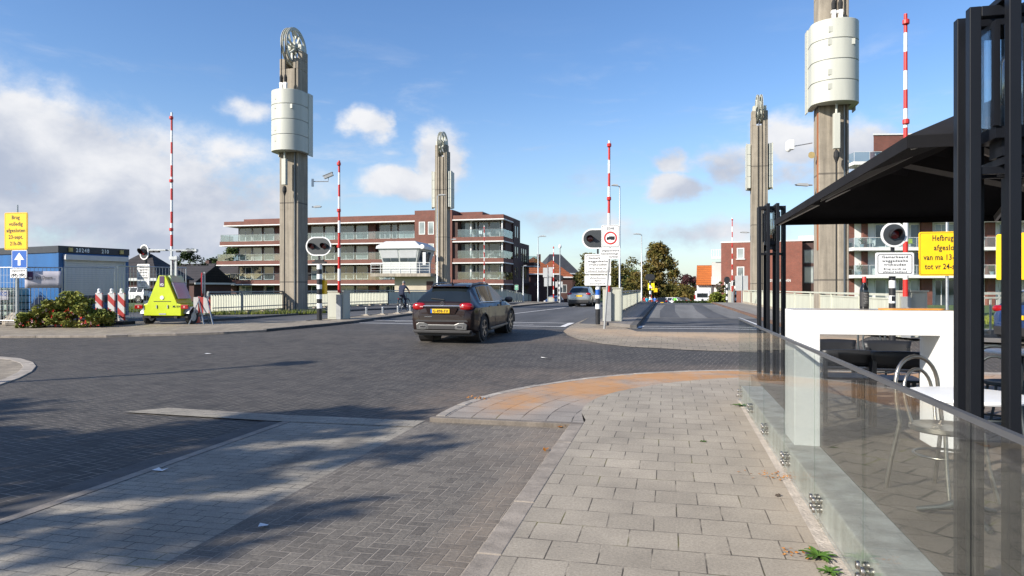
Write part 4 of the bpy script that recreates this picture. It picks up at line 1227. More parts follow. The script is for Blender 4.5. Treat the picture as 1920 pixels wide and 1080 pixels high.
# distant signs
t, X_, Z_, k = sign_base('warning_sign', 'fluorescent yellow sign with a warning triangle beyond the bridge', 1221, 66.5, 0)
MB().tube((0, 0.04, 0), (0, 0.04, Z_(532)), 0.04, n=8).build('pole', M['greypost'], t)
p = plate(t, 0, Z_(537.5), 0.62, 0.66, M['yellowbright'], M['yellowbright'], 0, 0.03, 0.01)
tr_ = MB()
tr_.prism([(-0.2, Z_(537.5) - 0.2), (0.2, Z_(537.5) - 0.2), (0, Z_(537.5) + 0.16)], -0.013, -0.009, 'y', 0)
tr_.prism([(-0.12, Z_(537.5) - 0.155), (0.12, Z_(537.5) - 0.155), (0, Z_(537.5) + 0.07)], -0.016, -0.012, 'y', 1)
tr_.build('warning_triangle', [M['red'], M['white']], p)
plate(t, 0.42, Z_(544), 0.34, 0.4, M['yellow'], M['yellow'], 0.05, 0.03, 0.01)
for lab, px, d, y0, y1, x0, x1 in (('grey backs of two signs on thin poles near the red roofed house', 1027, 80, 501, 537, 1018, 1036),
                                   ('grey back of a sign by the foot of the slim right tower', 1391, 61, 517, 545, 1379, 1402),
                                   ('small white sign back beside the grey ones at the end of the left lane', 1046, 79, 528, 539, 1041, 1055)):
    t, X_, Z_, k = sign_base('sign_back', lab, px, d, 0)
    MB().tube((0, -0.05, 0), (0, -0.05, Z_(y0 - 4)), 0.04, n=8).build('pole', M['galv'], t)
    if px == 1027:
        for (a, b, c, e) in ((1018, 1026, 502, 520), (1028, 1036.5, 501, 519), (1020, 1026, 521, 537), (1028, 1034, 520, 536)):
            plate(t, X_((a + b) / 2), Z_((c + e) / 2), (b - a) * k, (e - c) * k, M['greysheet'], M['greysheet'], 0, 0.03, 0.01)
    else:
        plate(t, X_((x0 + x1) / 2), Z_((y0 + y1) / 2), (x1 - x0) * k, (y1 - y0) * k, M['greysheet'], M['greysheet'], 0, 0.03, 0.01)
t, X_, Z_, k = sign_base('street_sign', 'small green sign on a grey pole by the far left railing', 968.5, 74, 0)
MB().tube((0, 0.04, 0), (0, 0.04, Z_(535)), 0.04, n=8).build('pole', M['greypost'], t)
p = plate(t, 0, Z_(539), 0.38, 0.55, mk('sign green', (0.03, 0.30, 0.16), 0.5), M['white'], 0, 0.03, 0.02)
MB().bx(-0.12, 0.12, -0.012, -0.008, Z_(539) + 0.08, Z_(539) + 0.13).bx(-0.12, 0.12, -0.012, -0.008, Z_(539) - 0.08, Z_(539) - 0.03).build('text_strip', M['white'], p)

# lamp posts -----------------------------------------------------------
LG = 'street lamps along the bridge'
def street_lamp(label, px, d, top_py, arm, bend=0.0, z=None, r=0.06, head=0.65):
    x, y = W(px, d)
    g = gz(y) if z is None else z
    t = thing('street_lamp', label, 'street lamp', (x, y, g), YAW, LG)
    h = zat(top_py, d) - g
    MB().path([(0, 0, 0), (0, 0, 1.0), (0, 0, 1.02), (0, 0, h)], [r * 1.25, r * 1.25, r, r * 0.6], 10).build('pole', M['galv'], t, smooth=40)
    s = 1 if arm > 0 else -1
    MB().path([(0, 0, h - 0.05), (s * 0.1, 0, h), (arm, 0, h + 0.04)], 0.025, 8).build('arm', M['galv'], t)
    l = MB().prism([(arm, h + 0.0), (arm, h + 0.09), (arm + s * head * 0.6, h + 0.13), (arm + s * head, h + 0.07), (arm + s * head, h + 0.03)], -0.13, 0.13)
    l.build('lamp_head', M['greysheet'], t, bevel=0.01)
    return t
street_lamp('tall slim street lamp behind the zone sign, its head turned left', 1162, 44, 349, -0.12, head=0.42)
street_lamp('street lamp with head to the left, at the far end of the middle railing', 1203, 62, 440, -0.1)
street_lamp('street lamp with head to the right, in front of the red roofed house', 1009, 64, 444, 0.1)
street_lamp('grey street lamp in front of the slim left tower, head to the right', 820, 58, 367, 0.1)
street_lamp('low street lamp by the right end of the flats', 981, 82, 499, 0.05, head=0.4)
# pole with dome camera
x, y = W(1050, 76)
t = thing('camera_mast', 'thin dark mast with a white dome camera on top, right of the distant barrier', 'camera mast', (x, y, gz(y)), 0)
h = zat(466, 76) - gz(y)
MB().path([(0, 0, 0), (0, 0, h)], [0.08, 0.05], 10).build('mast', M['greypost'], t, smooth=40)
MB().lathe([(0.05, h), (0.16, h + 0.1), (0.18, h + 0.28), (0.1, h + 0.42), (0.0, h + 0.45)], n=14, caps=False).build('dome', M['white'], t, smooth=50, fix=False)
# unseen but for its shadow across the road
x0, y0 = -18.3, 2.2
t = thing('street_lamp', 'street lamp left of the photo whose long shadow lies across the dark pavers', 'street lamp', (x0, y0, -0.06), 0, LG)
MB().path([(0, 0, 0), (0, 0, 8.3)], [0.12, 0.07], 10).build('pole', M['galv'], t)
MB().lathe([(0.05, 8.2), (0.34, 8.3), (0.30, 8.5), (0.1, 8.66)], n=16).build('lamp_head', M['greysheet'], t, smooth=40)

# lamps and cameras fixed to the towers
def tower_arm(name, label, cat, px0, px1, py, d, kind):
    x, y = W(px0, d)
    t = thing(name, label, cat, (x, y, zat(py, d)), YAW)
    L = (px1 - px0) * d / FOC
    s = 1 if L > 0 else -1
    if kind == 'lamp':
        MB().path([(0, 0, 0), (L * 0.3, 0, 0.0)], 0.035, 8).build('bracket', M['greypost'], t)
        MB().prism([(L * 0.25, -0.05), (L * 0.3, 0.06), (L * 0.8, 0.08), (L, 0.03), (L * 0.9, -0.02)], -0.1, 0.1).build('lamp_head', M['greysheet'], t)
    elif kind == 'cctv':
        MB().path([(0, 0, -0.1), (L * 0.9, 0, -0.1), (L * 0.9, 0, 0.12)], 0.03, 8).bx(-0.02, 0.1, -0.05, 0.05, -0.4, 0.05).build('bracket', M['galv'], t)
        c = MB()
        c.M = Matrix.Translation((L * 0.93, 0, 0.24)) @ Matrix.Rotation(R(-22), 4, 'Y')
        c.bx(-0.3, 0.25, -0.1, 0.1, -0.09, 0.09).bx(-0.34, 0.28, -0.12, 0.12, 0.09, 0.12)
        c.build('camera_housing', M['greypost'], t)
    else:
        MB().path([(0, 0, 0), (L * 0.75, 0, -0.16)], 0.022, 8).build('bracket', M['galv'], t)
        MB().bx(L * 0.8 - 0.12, L * 0.8 + 0.12, -0.12, 0.12, -0.3, 0.12).build('junction_box', M['white'], t, bevel=0.02)
        MB().lathe([(0.1, 0.05), (0.12, -0.12), (0.13, -0.25), (0.10, -0.36), (0.0, -0.41)], (L - s * 0.12, 0, 0), 14, caps=False).build('dome', M['white'], t, smooth=50, fix=False)
    return t
tower_arm('wall_lamp', 'grey lamp head sticking out to the right of the left tower, below its camera', 'lamp', 585, 603, 388, 40, 'lamp')
tower_arm('cctv_camera', 'grey camera on a bracket at the right side of the left tower', 'camera', 585, 619, 337, 40, 'cctv')
tower_arm('wall_lamp', 'small white lamp head at the right side of the slim left tower', 'lamp', 845, 856, 449, 66, 'lamp')
tower_arm('wall_lamp', 'grey lamp head sticking out to the left of the tall right tower', 'lamp', 1523, 1491, 347, 30, 'lamp')
tower_arm('wall_lamp', 'white lamp head at the left side of the slim right tower', 'lamp', 1405, 1388, 436, 54, 'lamp')
tower_arm('cctv_camera', 'white dome camera on a long bracket left of the tall right tower', 'camera', 1523, 1473, 268, 30, 'dome')
x, y = W(1519, 29.9)
t = thing('horn_speaker', 'small tan horn speaker on the left edge of the tall right tower', 'speaker', (x, y, zat(292, 29.9)), YAW)
MB().lathe([(0.04, 0.1), (0.06, 0.02), (0.14, -0.14), (0.15, -0.15)], n=12, axis='y').build('horn', mk('tan', (0.42, 0.32, 0.14), 0.6), t, smooth=40)
MB().bx(0, 0.14, -0.02, 0.02, -0.02, 0.02).build('bracket', M['galv'], t)
x, y = W(793, 65)
t = thing('loudspeaker', 'grey box loudspeaker on the left side of the slim left tower', 'speaker', (x, y, zat(485, 65)), YAW)
MB().bx(0.0, 0.3, -0.15, 0.2, -0.6, 0.6).build('housing', M['white'], t, bevel=0.03)
MB().bx(0.3, 0.45, -0.1, 0.2, -0.5, 0.5).build('bracket', M['black'], t)

# bollards -------------------------------------------------------------
BG = 'steel bollards on the island'
first = None
for i, (px, py, lab) in enumerate(((687, 591.5, 'short steel bollard on the island, first from the pale cabinet'), (717.5, 590, 'short steel bollard on the island, second from the pale cabinet'),
                                   (746, 588, 'short steel bollard in front of the cyclist'), (769.5, 586, 'short steel bollard beside the brown car tail lamp'))):
    x, y = gp(px, py)
    if first is None:
        first = thing('bollard', lab, 'bollard', (x, y, gz(y)), 0, BG)
        MB().tube((0, 0, 0), (0, 0, 0.36), 0.05, n=12).lathe([(0.05, 0.36), (0.045, 0.375), (0, 0.38)], n=12, caps=False).build('post', M['galv'], first, smooth=40)
        MB().bx(-0.2, 0.2, -0.18, 0.18, -0.02, 0.03).bx(-0.1, 0.1, -0.1, 0.1, 0.03, 0.06).build('footing', M['conc2'], first)
    else:
        dup(first, (x, y, gz(y)), label=lab)
x, y = gp(654, 594)
t = thing('marker_post', 'tall grey steel post close behind the pale cabinet on the left island', 'post', (x, y, gz(y)), 0)
MB().tube((0, 0, 0), (0, 0, 1.0), 0.06, n=12).build('post', M['greypost'], t, smooth=40)
MB().lathe([(0.06, 1.0), (0.05, 1.03), (0, 1.04)], n=12, caps=False).build('cap', M['galv'], t, smooth=40, fix=False)
# ------------------------------------------------------------------ building site at the left
def stripe_mat(name, kx, kz, ca=(0.50, 0.03, 0.025), cb=(0.74, 0.73, 0.71), ph=0.0):
    m, t, p = newmat(name)
    tcn = t.n('ShaderNodeTexCoord')
    sx = t.n('ShaderNodeSeparateXYZ', i_0=tcn.outputs['Object'])
    f = t.m('FRACT', t.m('ADD', t.m('ADD', t.m('MULTIPLY', sx.outputs[0], kx), t.m('MULTIPLY', sx.outputs[2], kz)), 50 + ph))
    nz = t.n('ShaderNodeTexNoise', i_Vector=tcn.outputs['Object'], i_Scale=6.0, i_Detail=5.0)
    c = t.mix(t.m('GREATER_THAN', f, 0.5), cb, ca)
    c = t.mix(1.0, c, t.ramp(nz.outputs[0], [(0.3, 0.75), (0.65, 1.0)]), 'MULTIPLY')
    lk(t, c, p.inputs['Base Color'])
    p.inputs['Roughness'].default_value = 0.5
    return m
M['diag'] = stripe_mat('red white diagonal stripes', 2.1, 2.1, (0.42, 0.03, 0.025), (0.58, 0.57, 0.55))
M['blocks'] = stripe_mat('red white blocks', 2.6, 0.0, (0.36, 0.03, 0.025), (0.50, 0.49, 0.47))

# container
c0 = Vector(W(110, 25.1)); c1 = Vector(W(240, 27.5))
ang = math.atan2(c1.y - c0.y, c1.x - c0.x)
CB = 0.45
t = thing('site_container', 'blue site office container with dark roof edge and white roller shutter', 'container', (c0.x, c0.y, CB), ang)
b = MB()
b.bx(0, 2.68, 0, 6.06, 0.0, 2.40)
for i in range(3):
    b.bx(-0.012, 0.0, 0.05 + i * 2.02, 0.10 + i * 2.02, 0.0, 2.4)
b.bx(-0.015, 0.1, -0.015, 0.1, 0, 2.4).bx(2.58, 2.7, -0.015, 0.1, 0, 2.4)
b.build('wall', M['contblue'], t)
MB().bx(-0.04, 2.72, -0.04, 6.1, 2.403, 2.66).build('roof', M['contdark'], t, bevel=0.01)
s = MB()
for i in range(18):
    s.bx(0.22, 2.5, -0.045 + 0.006 * (i % 2), 0.005, 0.82 + i * 0.08, 0.895 + i * 0.08)
s.bx(0.18, 0.24, -0.06, 0.0, 0.8, 2.3).bx(2.48, 2.54, -0.06, 0.0, 0.8, 2.3)
s.build('roller_shutter', M['shutter'], t)
MB().bx(0.14, 2.58, -0.20, -0.002, 2.14, 2.34).build('shutter_box', M['shutter'], t, bevel=0.02)
MB().bx(0.25, 2.45, -0.03, 0.004, 0.55, 0.8).build('shutter_bar', M['contdark'], t)
lettering(t, [('20248', 0.85, 2.45, 0.15, 0.5, 1.2), ('210', 1.72, 2.45, 0.15, 0.28, 1.2)], M['white'], -0.045)
for lx in (0.32, 2.3):
    MB().bx(lx, lx + 0.14, -0.10, -0.042, 2.45, 2.6).build('lamp', mk('amber lamp', (0.45, 0.35, 0.12), 0.5), t)
MB().bx(0.06, 2.6, 0.06, 6.0, -0.22, 0.0).build('base_frame', M['contdark'], t)

# tank
x, y = W(8, 24.9)
t = thing('ibc_tank', 'white plastic tank in a black wire cage on a pallet, at the left edge', 'tank', (x, y, 0.36), YAW + R(6))
MB().bx(-0.6, 0.6, -0.5, 0.5, 0.16, 1.18).build('tank', M['ibc'], t, bevel=0.08)
cg = MB()
for i in range(7):
    xx = -0.61 + i * 1.22 / 6
    cg.bx(xx - 0.012, xx + 0.012, -0.535, -0.505, 0.12, 1.2).bx(xx - 0.012, xx + 0.012, 0.505, 0.53, 0.12, 1.2)
for zz in (0.14, 0.4, 0.66, 0.92, 1.19):
    cg.bx(-0.63, 0.63, -0.545, -0.515, zz - 0.014, zz + 0.014)
    for sx in (-0.63, 0.61):
        cg.bx(sx, sx + 0.02, -0.53, 0.53, zz - 0.014, zz + 0.014)
cg.build('cage', M['black'], t)
pl = MB()
for xx in (-0.55, 0, 0.55):
    pl.bx(xx - 0.08, xx + 0.08, -0.5, 0.5, -0.02, 0.13)
pl.bx(-0.63, 0.63, -0.52, 0.52, 0.1, 0.14)
pl.build('pallet', M['black'], t)
p = plate(t, 0.22, 0.93, 0.5, 0.34, M['banner'], M['banner'], -0.56, 0.02, 0.01)
lettering(p, [('REKO', 0.22, 0.92, 0.13, 0.42, 1.05)], M['signblue'], -0.572)
plate(t, -0.3, 1.06, 0.4, 0.14, M['white'], M['white'], -0.56, 0.02, 0.01)

# fence panels
FG = 'site fence panels'
def fence_panel(label, pa, da, pb, db, h=1.98):
    A, B = Vector(W(pa, da)), Vector(W(pb, db))
    L = (B - A).length
    z0 = gz(A.y) + 0.06
    t = thing('fence_panel', label, 'fence', (A.x, A.y, z0), math.atan2(B.y - A.y, B.x - A.x), FG)
    MB().path([(0.03, 0, 0), (0.03, 0, h)], 0.021, 8).path([(L - 0.03, 0, 0), (L - 0.03, 0, h)], 0.021, 8).path([(0.03, 0, h), (L - 0.03, 0, h)], 0.021, 8).path([(0.03, 0, 0.12), (L - 0.03, 0, 0.12)], 0.021, 8).build('frame', M['galv'], t, smooth=50)
    w_ = MB()
    n = int(L / 0.12)
    for i in range(1, n):
        xx = L * i / n
        w_.bx(xx - 0.006, xx + 0.006, -0.003, 0.003, 0.12, h)
    for i in range(1, 7):
        zz = 0.12 + (h - 0.12) * i / 7
        w_.bx(0.03, L - 0.03, -0.003, 0.003, zz - 0.003, zz + 0.003)
    w_.build('wire_mesh', M['galv'], t)
    MB().bx(-0.35, 0.35, -0.12, 0.12, -0.06, 0.06).build('foot', M['conc2'], t, bevel=0.02)
    return t
fence_panel('site fence panel in front of the tank at the left edge', -80, 24.2, 31, 23.9)
fence_panel('site fence panel carrying the pale banner', 33, 23.9, 118, 24.3)
fence_panel('site fence panel in front of the roller shutter', 119, 24.35, 217, 25.2)
fence_panel('site fence panel ending behind the lime trailer', 219, 25.3, 350, 27.5, 2.05)
# banner
A = Vector(W(47, 23.82)); B = Vector(W(116, 24.15))
t = thing('banner', 'pale site banner lettered Van Doorn, hung on the fence before the blue container', 'banner', (A.x, A.y, 0), math.atan2(B.y - A.y, B.x - A.x))
L = (B - A).length
z0, z1 = zat(540, 24), zat(508.5, 24)
sb = MB()
nx = 10
vs = [(L * i / nx, -0.02 + 0.005 * math.sin(i * 1.7) * (1 if j else 0.3), z0 + (z1 - z0) * j / 3) for j in range(4) for i in range(nx + 1)]
sb.add(vs, [(j * (nx + 1) + i, j * (nx + 1) + i + 1, (j + 1) * (nx + 1) + i + 1, (j + 1) * (nx + 1) + i) for j in range(3) for i in range(nx)])
so = sb.build('cloth', M['banner'], t, smooth=60)
md = so.modifiers.new('thickness', 'SOLIDIFY'); md.thickness = 0.006
MB().bx(0.08, 0.25, -0.045, -0.04, z1 - 0.30, z1 - 0.02).build('logo', M['purple'], t)
lettering(t, [('Van Doorn', L * 0.52, z1 - 0.28, 0.12, 0.52, 1.05)], mk('grey ink', (0.1, 0.1, 0.11), 0.6), -0.045)
lettering(t, [('VD', 0.165, z1 - 0.27, 0.06, 0.1, 1.0)], M['white'], -0.048)

# boulder behind the pole
x, y = W(30, 24.6)
def blob(name, mat, c, s, seed, sub=3, amp=0.25, parent=None):
    bm = bmesh.new()
    bmesh.ops.create_icosphere(bm, subdivisions=sub, radius=1.0)
    rr = random.Random(seed)
    dirs = [(Vector((rr.gauss(0, 1), rr.gauss(0, 1), rr.gauss(0, 1))).normalized(), rr.uniform(-amp, amp)) for _ in range(14)]
    for v in bm.verts:
        n = v.co.normalized()
        v.co = n * (1 + sum(a * max(0, n.dot(dd)) ** 3 for dd, a in dirs))
        v.co = Vector((v.co.x * s[0] + c[0], v.co.y * s[1] + c[1], v.co.z * s[2] + c[2]))
    me = bpy.data.meshes.new(name)
    bm.to_mesh(me); bm.free()
    me.materials.append(mat)
    o = bpy.data.objects.new(name, me)
    COL.objects.link(o)
    if parent:
        o.parent = parent
    return o
o = blob('boulder', M['conc2'], (0, 0, 0.1), (0.42, 0.3, 0.34), 3)
o.location = (x, y, gz(y) + 0.02)
tag(o, 'grey boulder on the ground behind the one way sign pole', 'rock')

# red and white guide beacons
BGp = 'red and white guide beacons beside the bush'
first = None
for px, py, lab in ((186, 600, 'red and white striped beacon board half behind the bush'), (209.5, 601.5, 'red and white striped beacon board, middle of the three'), (228, 602, 'red and white striped beacon board nearest the lime trailer')):
    d = 24.4
    x, y = W(px, d)
    if first is None:
        first = thing('guide_beacon', lab, 'beacon', (x, y, gz(y) + 0.02), R(10), BGp)
        MB().bx(-0.125, 0.125, -0.035, 0.035, 0.1, 1.10).build('board', M['diag'], first, bevel=0.012)
        MB().bx(-0.05, 0.05, -0.05, 0.05, 1.10, 1.15).lathe([(0.05, 1.15), (0.055, 1.23), (0.03, 1.26)], n=10).build('lamp', M['white'], first)
        MB().bx(-0.28, 0.28, -0.38, 0.38, -0.03, 0.09).build('foot', M['rubber'], first, bevel=0.02)
    else:
        dup(first, (x, y, gz(y) + 0.02), label=lab)

# lime lighting trailer
d = 24.3
x, y = W(303, d)
g = gz(y)
k = d / FOC
t = thing('light_mast_trailer', 'lime yellow lighting mast trailer with purple badge and folded lamp bar', 'trailer', (x, y, g), R(6))
X_ = lambda p: (p - 303) * k
Z_ = lambda p: zat(p, d) - g
prof = [(X_(267), Z_(592)), (X_(342), Z_(592)), (X_(342), Z_(571)), (X_(334), Z_(569)), (X_(311), Z_(517)), (X_(297), Z_(516.5)), (X_(274), Z_(569)), (X_(267), Z_(570.5))]
MB().prism(prof, 0, 0.95).build('hood', M['lime'], t, bevel=0.02)
MB().prism([(X_(311.6), Z_(516.6)), (X_(318), Z_(529)), (X_(318) + 0.06, Z_(529)), (X_(311.6) + 0.07, Z_(516))], 0.12, 0.85).build('vent_panel', M['lime_pale'], t)
MB().prism([(X_(318.6), Z_(530)), (X_(332), Z_(560)), (X_(332) + 0.04, Z_(560)), (X_(318.6) + 0.05, Z_(529.5))], 0.1, 0.85).build('side_panel', M['greysheet'], t)
MB().bx(X_(299), X_(308.5), -0.012, -0.002, Z_(538), Z_(517.5)).build('badge', M['purple'], t)
lettering(t, [('VD', X_(303.8), Z_(536), 0.09, 0.14, 1.0)], M['white'], -0.016)
dk = M['black']
lettering(t, [('ML 014', X_(333), Z_(576.5), 0.075, 0.28, 1.05)], dk, -0.006)
MB().bx(X_(287), X_(322), -0.008, 0.002, Z_(565.6), Z_(564.6)).build('text_strip', dk, t)
MB().tube((X_(304), -0.02, Z_(558)), (X_(304), 0.0, Z_(558)), 0.07, n=14).build('reflector', M['white'], t)
for hx in (293.5, 315.5):
    MB().bx(X_(hx) - 0.015, X_(hx) + 0.015, -0.03, 0.0, Z_(578), Z_(572)).build('latch', M['galv'], t)
MB().bx(X_(298), X_(312), -0.01, 0.0, Z_(590), Z_(587.5)).build('handle', M['galv'], t)
fr = MB().bx(X_(262), X_(352), 0.1, 0.2, Z_(596.5), Z_(593)).bx(X_(275), X_(281), 0, 2.4, Z_(597), Z_(593)).bx(X_(328), X_(334), 0, 2.4, Z_(597), Z_(593))
fr.tube((X_(262), 0.45, 0.31), (X_(348), 0.45, 0.31), 0.035)
fr.bx(-0.03, 0.03, 2.2, 3.1, 0.4, 0.47)
fr.build('chassis', M['black'], t)
for sx, nm in ((262, 1), (348, 1)):
    wl = MB().lathe([(0.16, -0.085), (0.27, -0.09), (0.295, -0.06), (0.295, 0.06), (0.27, 0.09), (0.16, 0.085)], (X_(sx), 0.45, 0.27), 22, axis='x')
    wo_ = wl.build('wheel', M['rubber'], t, smooth=40)
    MB().lathe([(0.165, -0.088), (0.05, -0.07), (0.165, 0.088)], (X_(sx), 0.45, 0.27), 16, axis='x').build('rim', M['galv'], wo_)
    fd = MB()
    P = [(0.45 + 0.36 * math.cos(R(a)), 0.27 + 0.36 * math.sin(R(a))) for a in range(10, 175, 15)]
    Q = [(0.45 + 0.34 * math.cos(R(a)), 0.27 + 0.34 * math.sin(R(a))) for a in range(10, 175, 15)]
    fd.prism(P + Q[::-1], X_(sx) - 0.12, X_(sx) + 0.12, 'x')
    fd.build('mudguard', M['galv'], t)
for a, b_ in ((250.5, 266), (343, 357.5)):
    l = MB().bx(X_(a), X_(b_), -0.06, 0.0, Z_(579), Z_(571.5))
    lo = l.build('tail_lamp', M['tail'], t, bevel=0.01)
    MB().bx(X_((a + b_) / 2) - 0.03, X_((a + b_) / 2) + 0.03, -0.065, -0.055, Z_(577), Z_(573.5)).build('reflector', M['tailclear'], lo)
ms = MB().bx(X_(308) - 0.03, X_(308) + 0.03, 0.4, 0.46, Z_(518), Z_(470)).bx(X_(313) - 0.04, X_(313) + 0.04, 0.46, 0.54, Z_(518), Z_(480)).bx(X_(318) - 0.02, X_(318) + 0.02, 0.4, 0.44, Z_(518), Z_(478))
ms.bx(X_(308) - 0.06, X_(318) + 0.06, 0.36, 0.56, Z_(486), Z_(480))
ms.build('mast', M['galv'], t)
br = MB().bar((X_(266), 0.38, Z_(467.5)), (X_(358), 0.5, Z_(468.5)), 0.05, 0.06)
br.bx(X_(266), X_(300), 0.30, 0.46, Z_(468.8), Z_(466.4))
br.bx(X_(355), X_(358.5), 0.42, 0.56, Z_(470.5), Z_(466))
br.build('lamp_bar', M['galv'], t)
for fx in (268, 279, 322, 345):
    MB().bx(X_(fx), X_(fx + 7), 0.28, 0.4, Z_(472.5), Z_(469)).build('floodlight', M['black'], t)

# closed-road trestle
x, y = W(382, 24.6)
g = gz(y)
k = 24.6 / FOC
t = thing('barrier_trestle', 'red and white trestle with a round sign seen edge on, right of the trailer', 'barrier', (x, y, g), R(12))
Zt = lambda p: zat(p, 24.6) - g
MB().bx(-0.36, 0.26, -0.03, -0.01, Zt(587), Zt(557)).build('striped_board', M['blocks'], t)
lg = MB()
for (ax_, bx_) in ((-0.12, -0.42), (0.1, 0.45), (-0.2, 0.12)):
    lg.bar((ax_, 0.0, 1.0), (bx_, -0.25, 0.0), 0.035, 0.035)
lg.bar((0.1, 0.05, 1.0), (-0.1, 0.6, 0.0), 0.035, 0.035)
lg.build('leg', M['galv'], t)
MB().bx(0.0, 0.045, -0.02, 0.025, Zt(590), Zt(510)).build('post', M['galv'], t)
sg = MB()
sg.M = Matrix.Translation((-0.04, -0.06, Zt(533))) @ Matrix.Rotation(R(113), 4, 'Z')
sg.lathe([(0.42, -0.015), (0.42, 0.015)], n=30, axis='y', mi=0).lathe([(0.34, -0.02), (0.34, -0.012)], n=30, axis='y', mi=1)
sg.build('round_sign', [M['red'], M['white']], t)
# small striped board + orange post beside it
x, y = W(368, 25.6)
t = thing('guide_beacon', 'small striped board with an orange foot, just right of the trailer wheel', 'beacon', (x, y, gz(y)), R(25), BGp)
MB().bx(-0.1, 0.1, -0.02, 0.02, 0.35, 0.95).build('board', M['diag'], t)
MB().lathe([(0.17, 0), (0.1, 0.3), (0.07, 0.5)], n=12).build('foot', M['cone'], t)
# ------------------------------------------------------------------ buildings
class Front:
    """local frame of a facade running from A to B (seen left to right); x along it, y into the building"""
    def __init__(s, pa, da, pb, db):
        s.A, s.B = Vector(W(pa, da)), Vector(W(pb, db))
        s.L = (s.B - s.A).length
        s.u = (s.B - s.A) / s.L
        s.n = Vector((-s.u.y, s.u.x))
        s.ang = math.atan2(s.u.y, s.u.x)
    def x(s, px, y=0.0):
        """local x where the sight line of column px meets the plane y"""
        o = s.A + s.n * y
        r = Vector(W(px, 1.0))
        det = r.x * (-s.u.y) - r.y * (-s.u.x)
        tt = (o.x * (-s.u.y) - o.y * (-s.u.x)) / det
        p = r * tt
        return (p - s.A).dot(s.u)
    def y(s, px, x):
        """local y where the sight line meets the side plane at local x"""
        o = s.A + s.u * x
        r = Vector(W(px, 1.0))
        det = r.x * (-s.n.y) - r.y * (-s.n.x)
        tt = (o.x * (-s.n.y) - o.y * (-s.n.x)) / det
        return (r * tt - s.A).dot(s.n)
    def d(s, x, y=0.0):
        p = s.A + s.u * x + s.n * y
        return depth(p.x, p.y)
    def z(s, py, x, y=0.0):
        return zat(py, s.d(x, y))

def window(parent, x0, x1, z0, z1, y, frame, pane, mull=0, fw=0.06, proud=0.03):
    """a framed window in a wall facing -y; frame is the part, the panes its sub-part"""
    f = MB()
    f.bx(x0, x0 + fw, y - proud, y + 0.06, z0, z1).bx(x1 - fw, x1, y - proud, y + 0.06, z0, z1)
    f.bx(x0 + fw, x1 - fw, y - proud, y + 0.06, z0, z0 + fw).bx(x0 + fw, x1 - fw, y - proud, y + 0.06, z1 - fw, z1)
    for i in range(mull):
        xm = x0 + (x1 - x0) * (i + 1) / (mull + 1)
        f.bx(xm - fw / 2, xm + fw / 2, y - proud * 0.8, y + 0.05, z0 + fw, z1 - fw)
    fo = f.build('window', frame, parent)
    MB().bx(x0 + fw * 0.7, x1 - fw * 0.7, y - 0.004, y + 0.04, z0 + fw * 0.7, z1 - fw * 0.7).build('pane', pane, fo)
    return fo
def side_window(parent, y0, y1, z0, z1, x, frame, pane, s=1):
    f = MB()
    fo = f.bx(x - 0.05, x + s * 0.03 + 0.0, y0, y1, z0, z1).build('window', frame, parent)
    MB().bx(x + 0.02, x + s * 0.05, y0 + 0.06, y1 - 0.06, z0 + 0.06, z1 - 0.06).build('pane', pane, fo)
    return fo
def balustrade(parent, x0, x1, y, z, h=1.0, glass=None, rail=None, ends=(0, 0)):
    g = MB().bx(x0, x1, y - 0.008, y + 0.008, z, z + h)
    for e, xx in zip(ends, (x0, x1)):
        if e:
            g.bx(xx - 0.008, xx + 0.008, y + 0.01, y + e, z, z + h)
    go = g.build('balustrade', glass or M['balglass'], parent)
    r = MB().bx(x0, x1, y - 0.02, y + 0.02, z + h, z + h + 0.035)
    n = max(1, int((x1 - x0) / 1.6))
    for i in range(n + 1):
        xx = x0 + (x1 - x0) * i / n
        r.bx(xx - 0.015, xx + 0.015, y - 0.015, y + 0.015, z, z + h)
    r.build('handrail', rail or M['frame_g'], go)
    return go

# ---- flats behind the left tower
F = Front(420, 105.0, 944, 94.0)
t = thing('apartment_building', 'long red brown brick apartment building with white edged balconies, behind the left towers', 'apartment building', (F.A.x, F.A.y, 0), F.ang)
LV = [2.72, 5.69, 8.67, 11.72]                    # tops of the brick balcony bands
xs = F.x(778); xe = F.x(848); XR = F.L
lefts = [F.x(405), F.x(406), F.x(412), F.x(420)]
ysd1 = F.y(975, XR); ysd2 = F.y(992, XR)
core = MB()
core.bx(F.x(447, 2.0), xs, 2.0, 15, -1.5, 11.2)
core.build('wall', M['brick_shade'], t)
for i, z in enumerate(LV):
    b = MB()
    b.bx(lefts[i], xs - 0.01, 0, 2.6, z - 0.56, z)
    if i < 3:
        b.bx(lefts[i], lefts[i] + 0.2, 2.6, 9.0, z - 0.56, z)
    bo = b.build('balcony' if i < 3 else 'roof', M['brick_a'], t)
    MB().bx(lefts[i] - 0.05, xs - 0.02, -0.05, 3.6, z - 0.72, z - 0.565).build('white_edge', M['frame_w'], bo)
    if i < 3:
        balustrade(bo, lefts[i] + 0.1, xs - 0.05, 0.12, z + 0.003, 1.02, ends=(3.0, 0))
MB().bx(F.x(448), xs, 1.2, 14, 11.73, 12.15).build('roof_upstand', M['brick_a'], t)
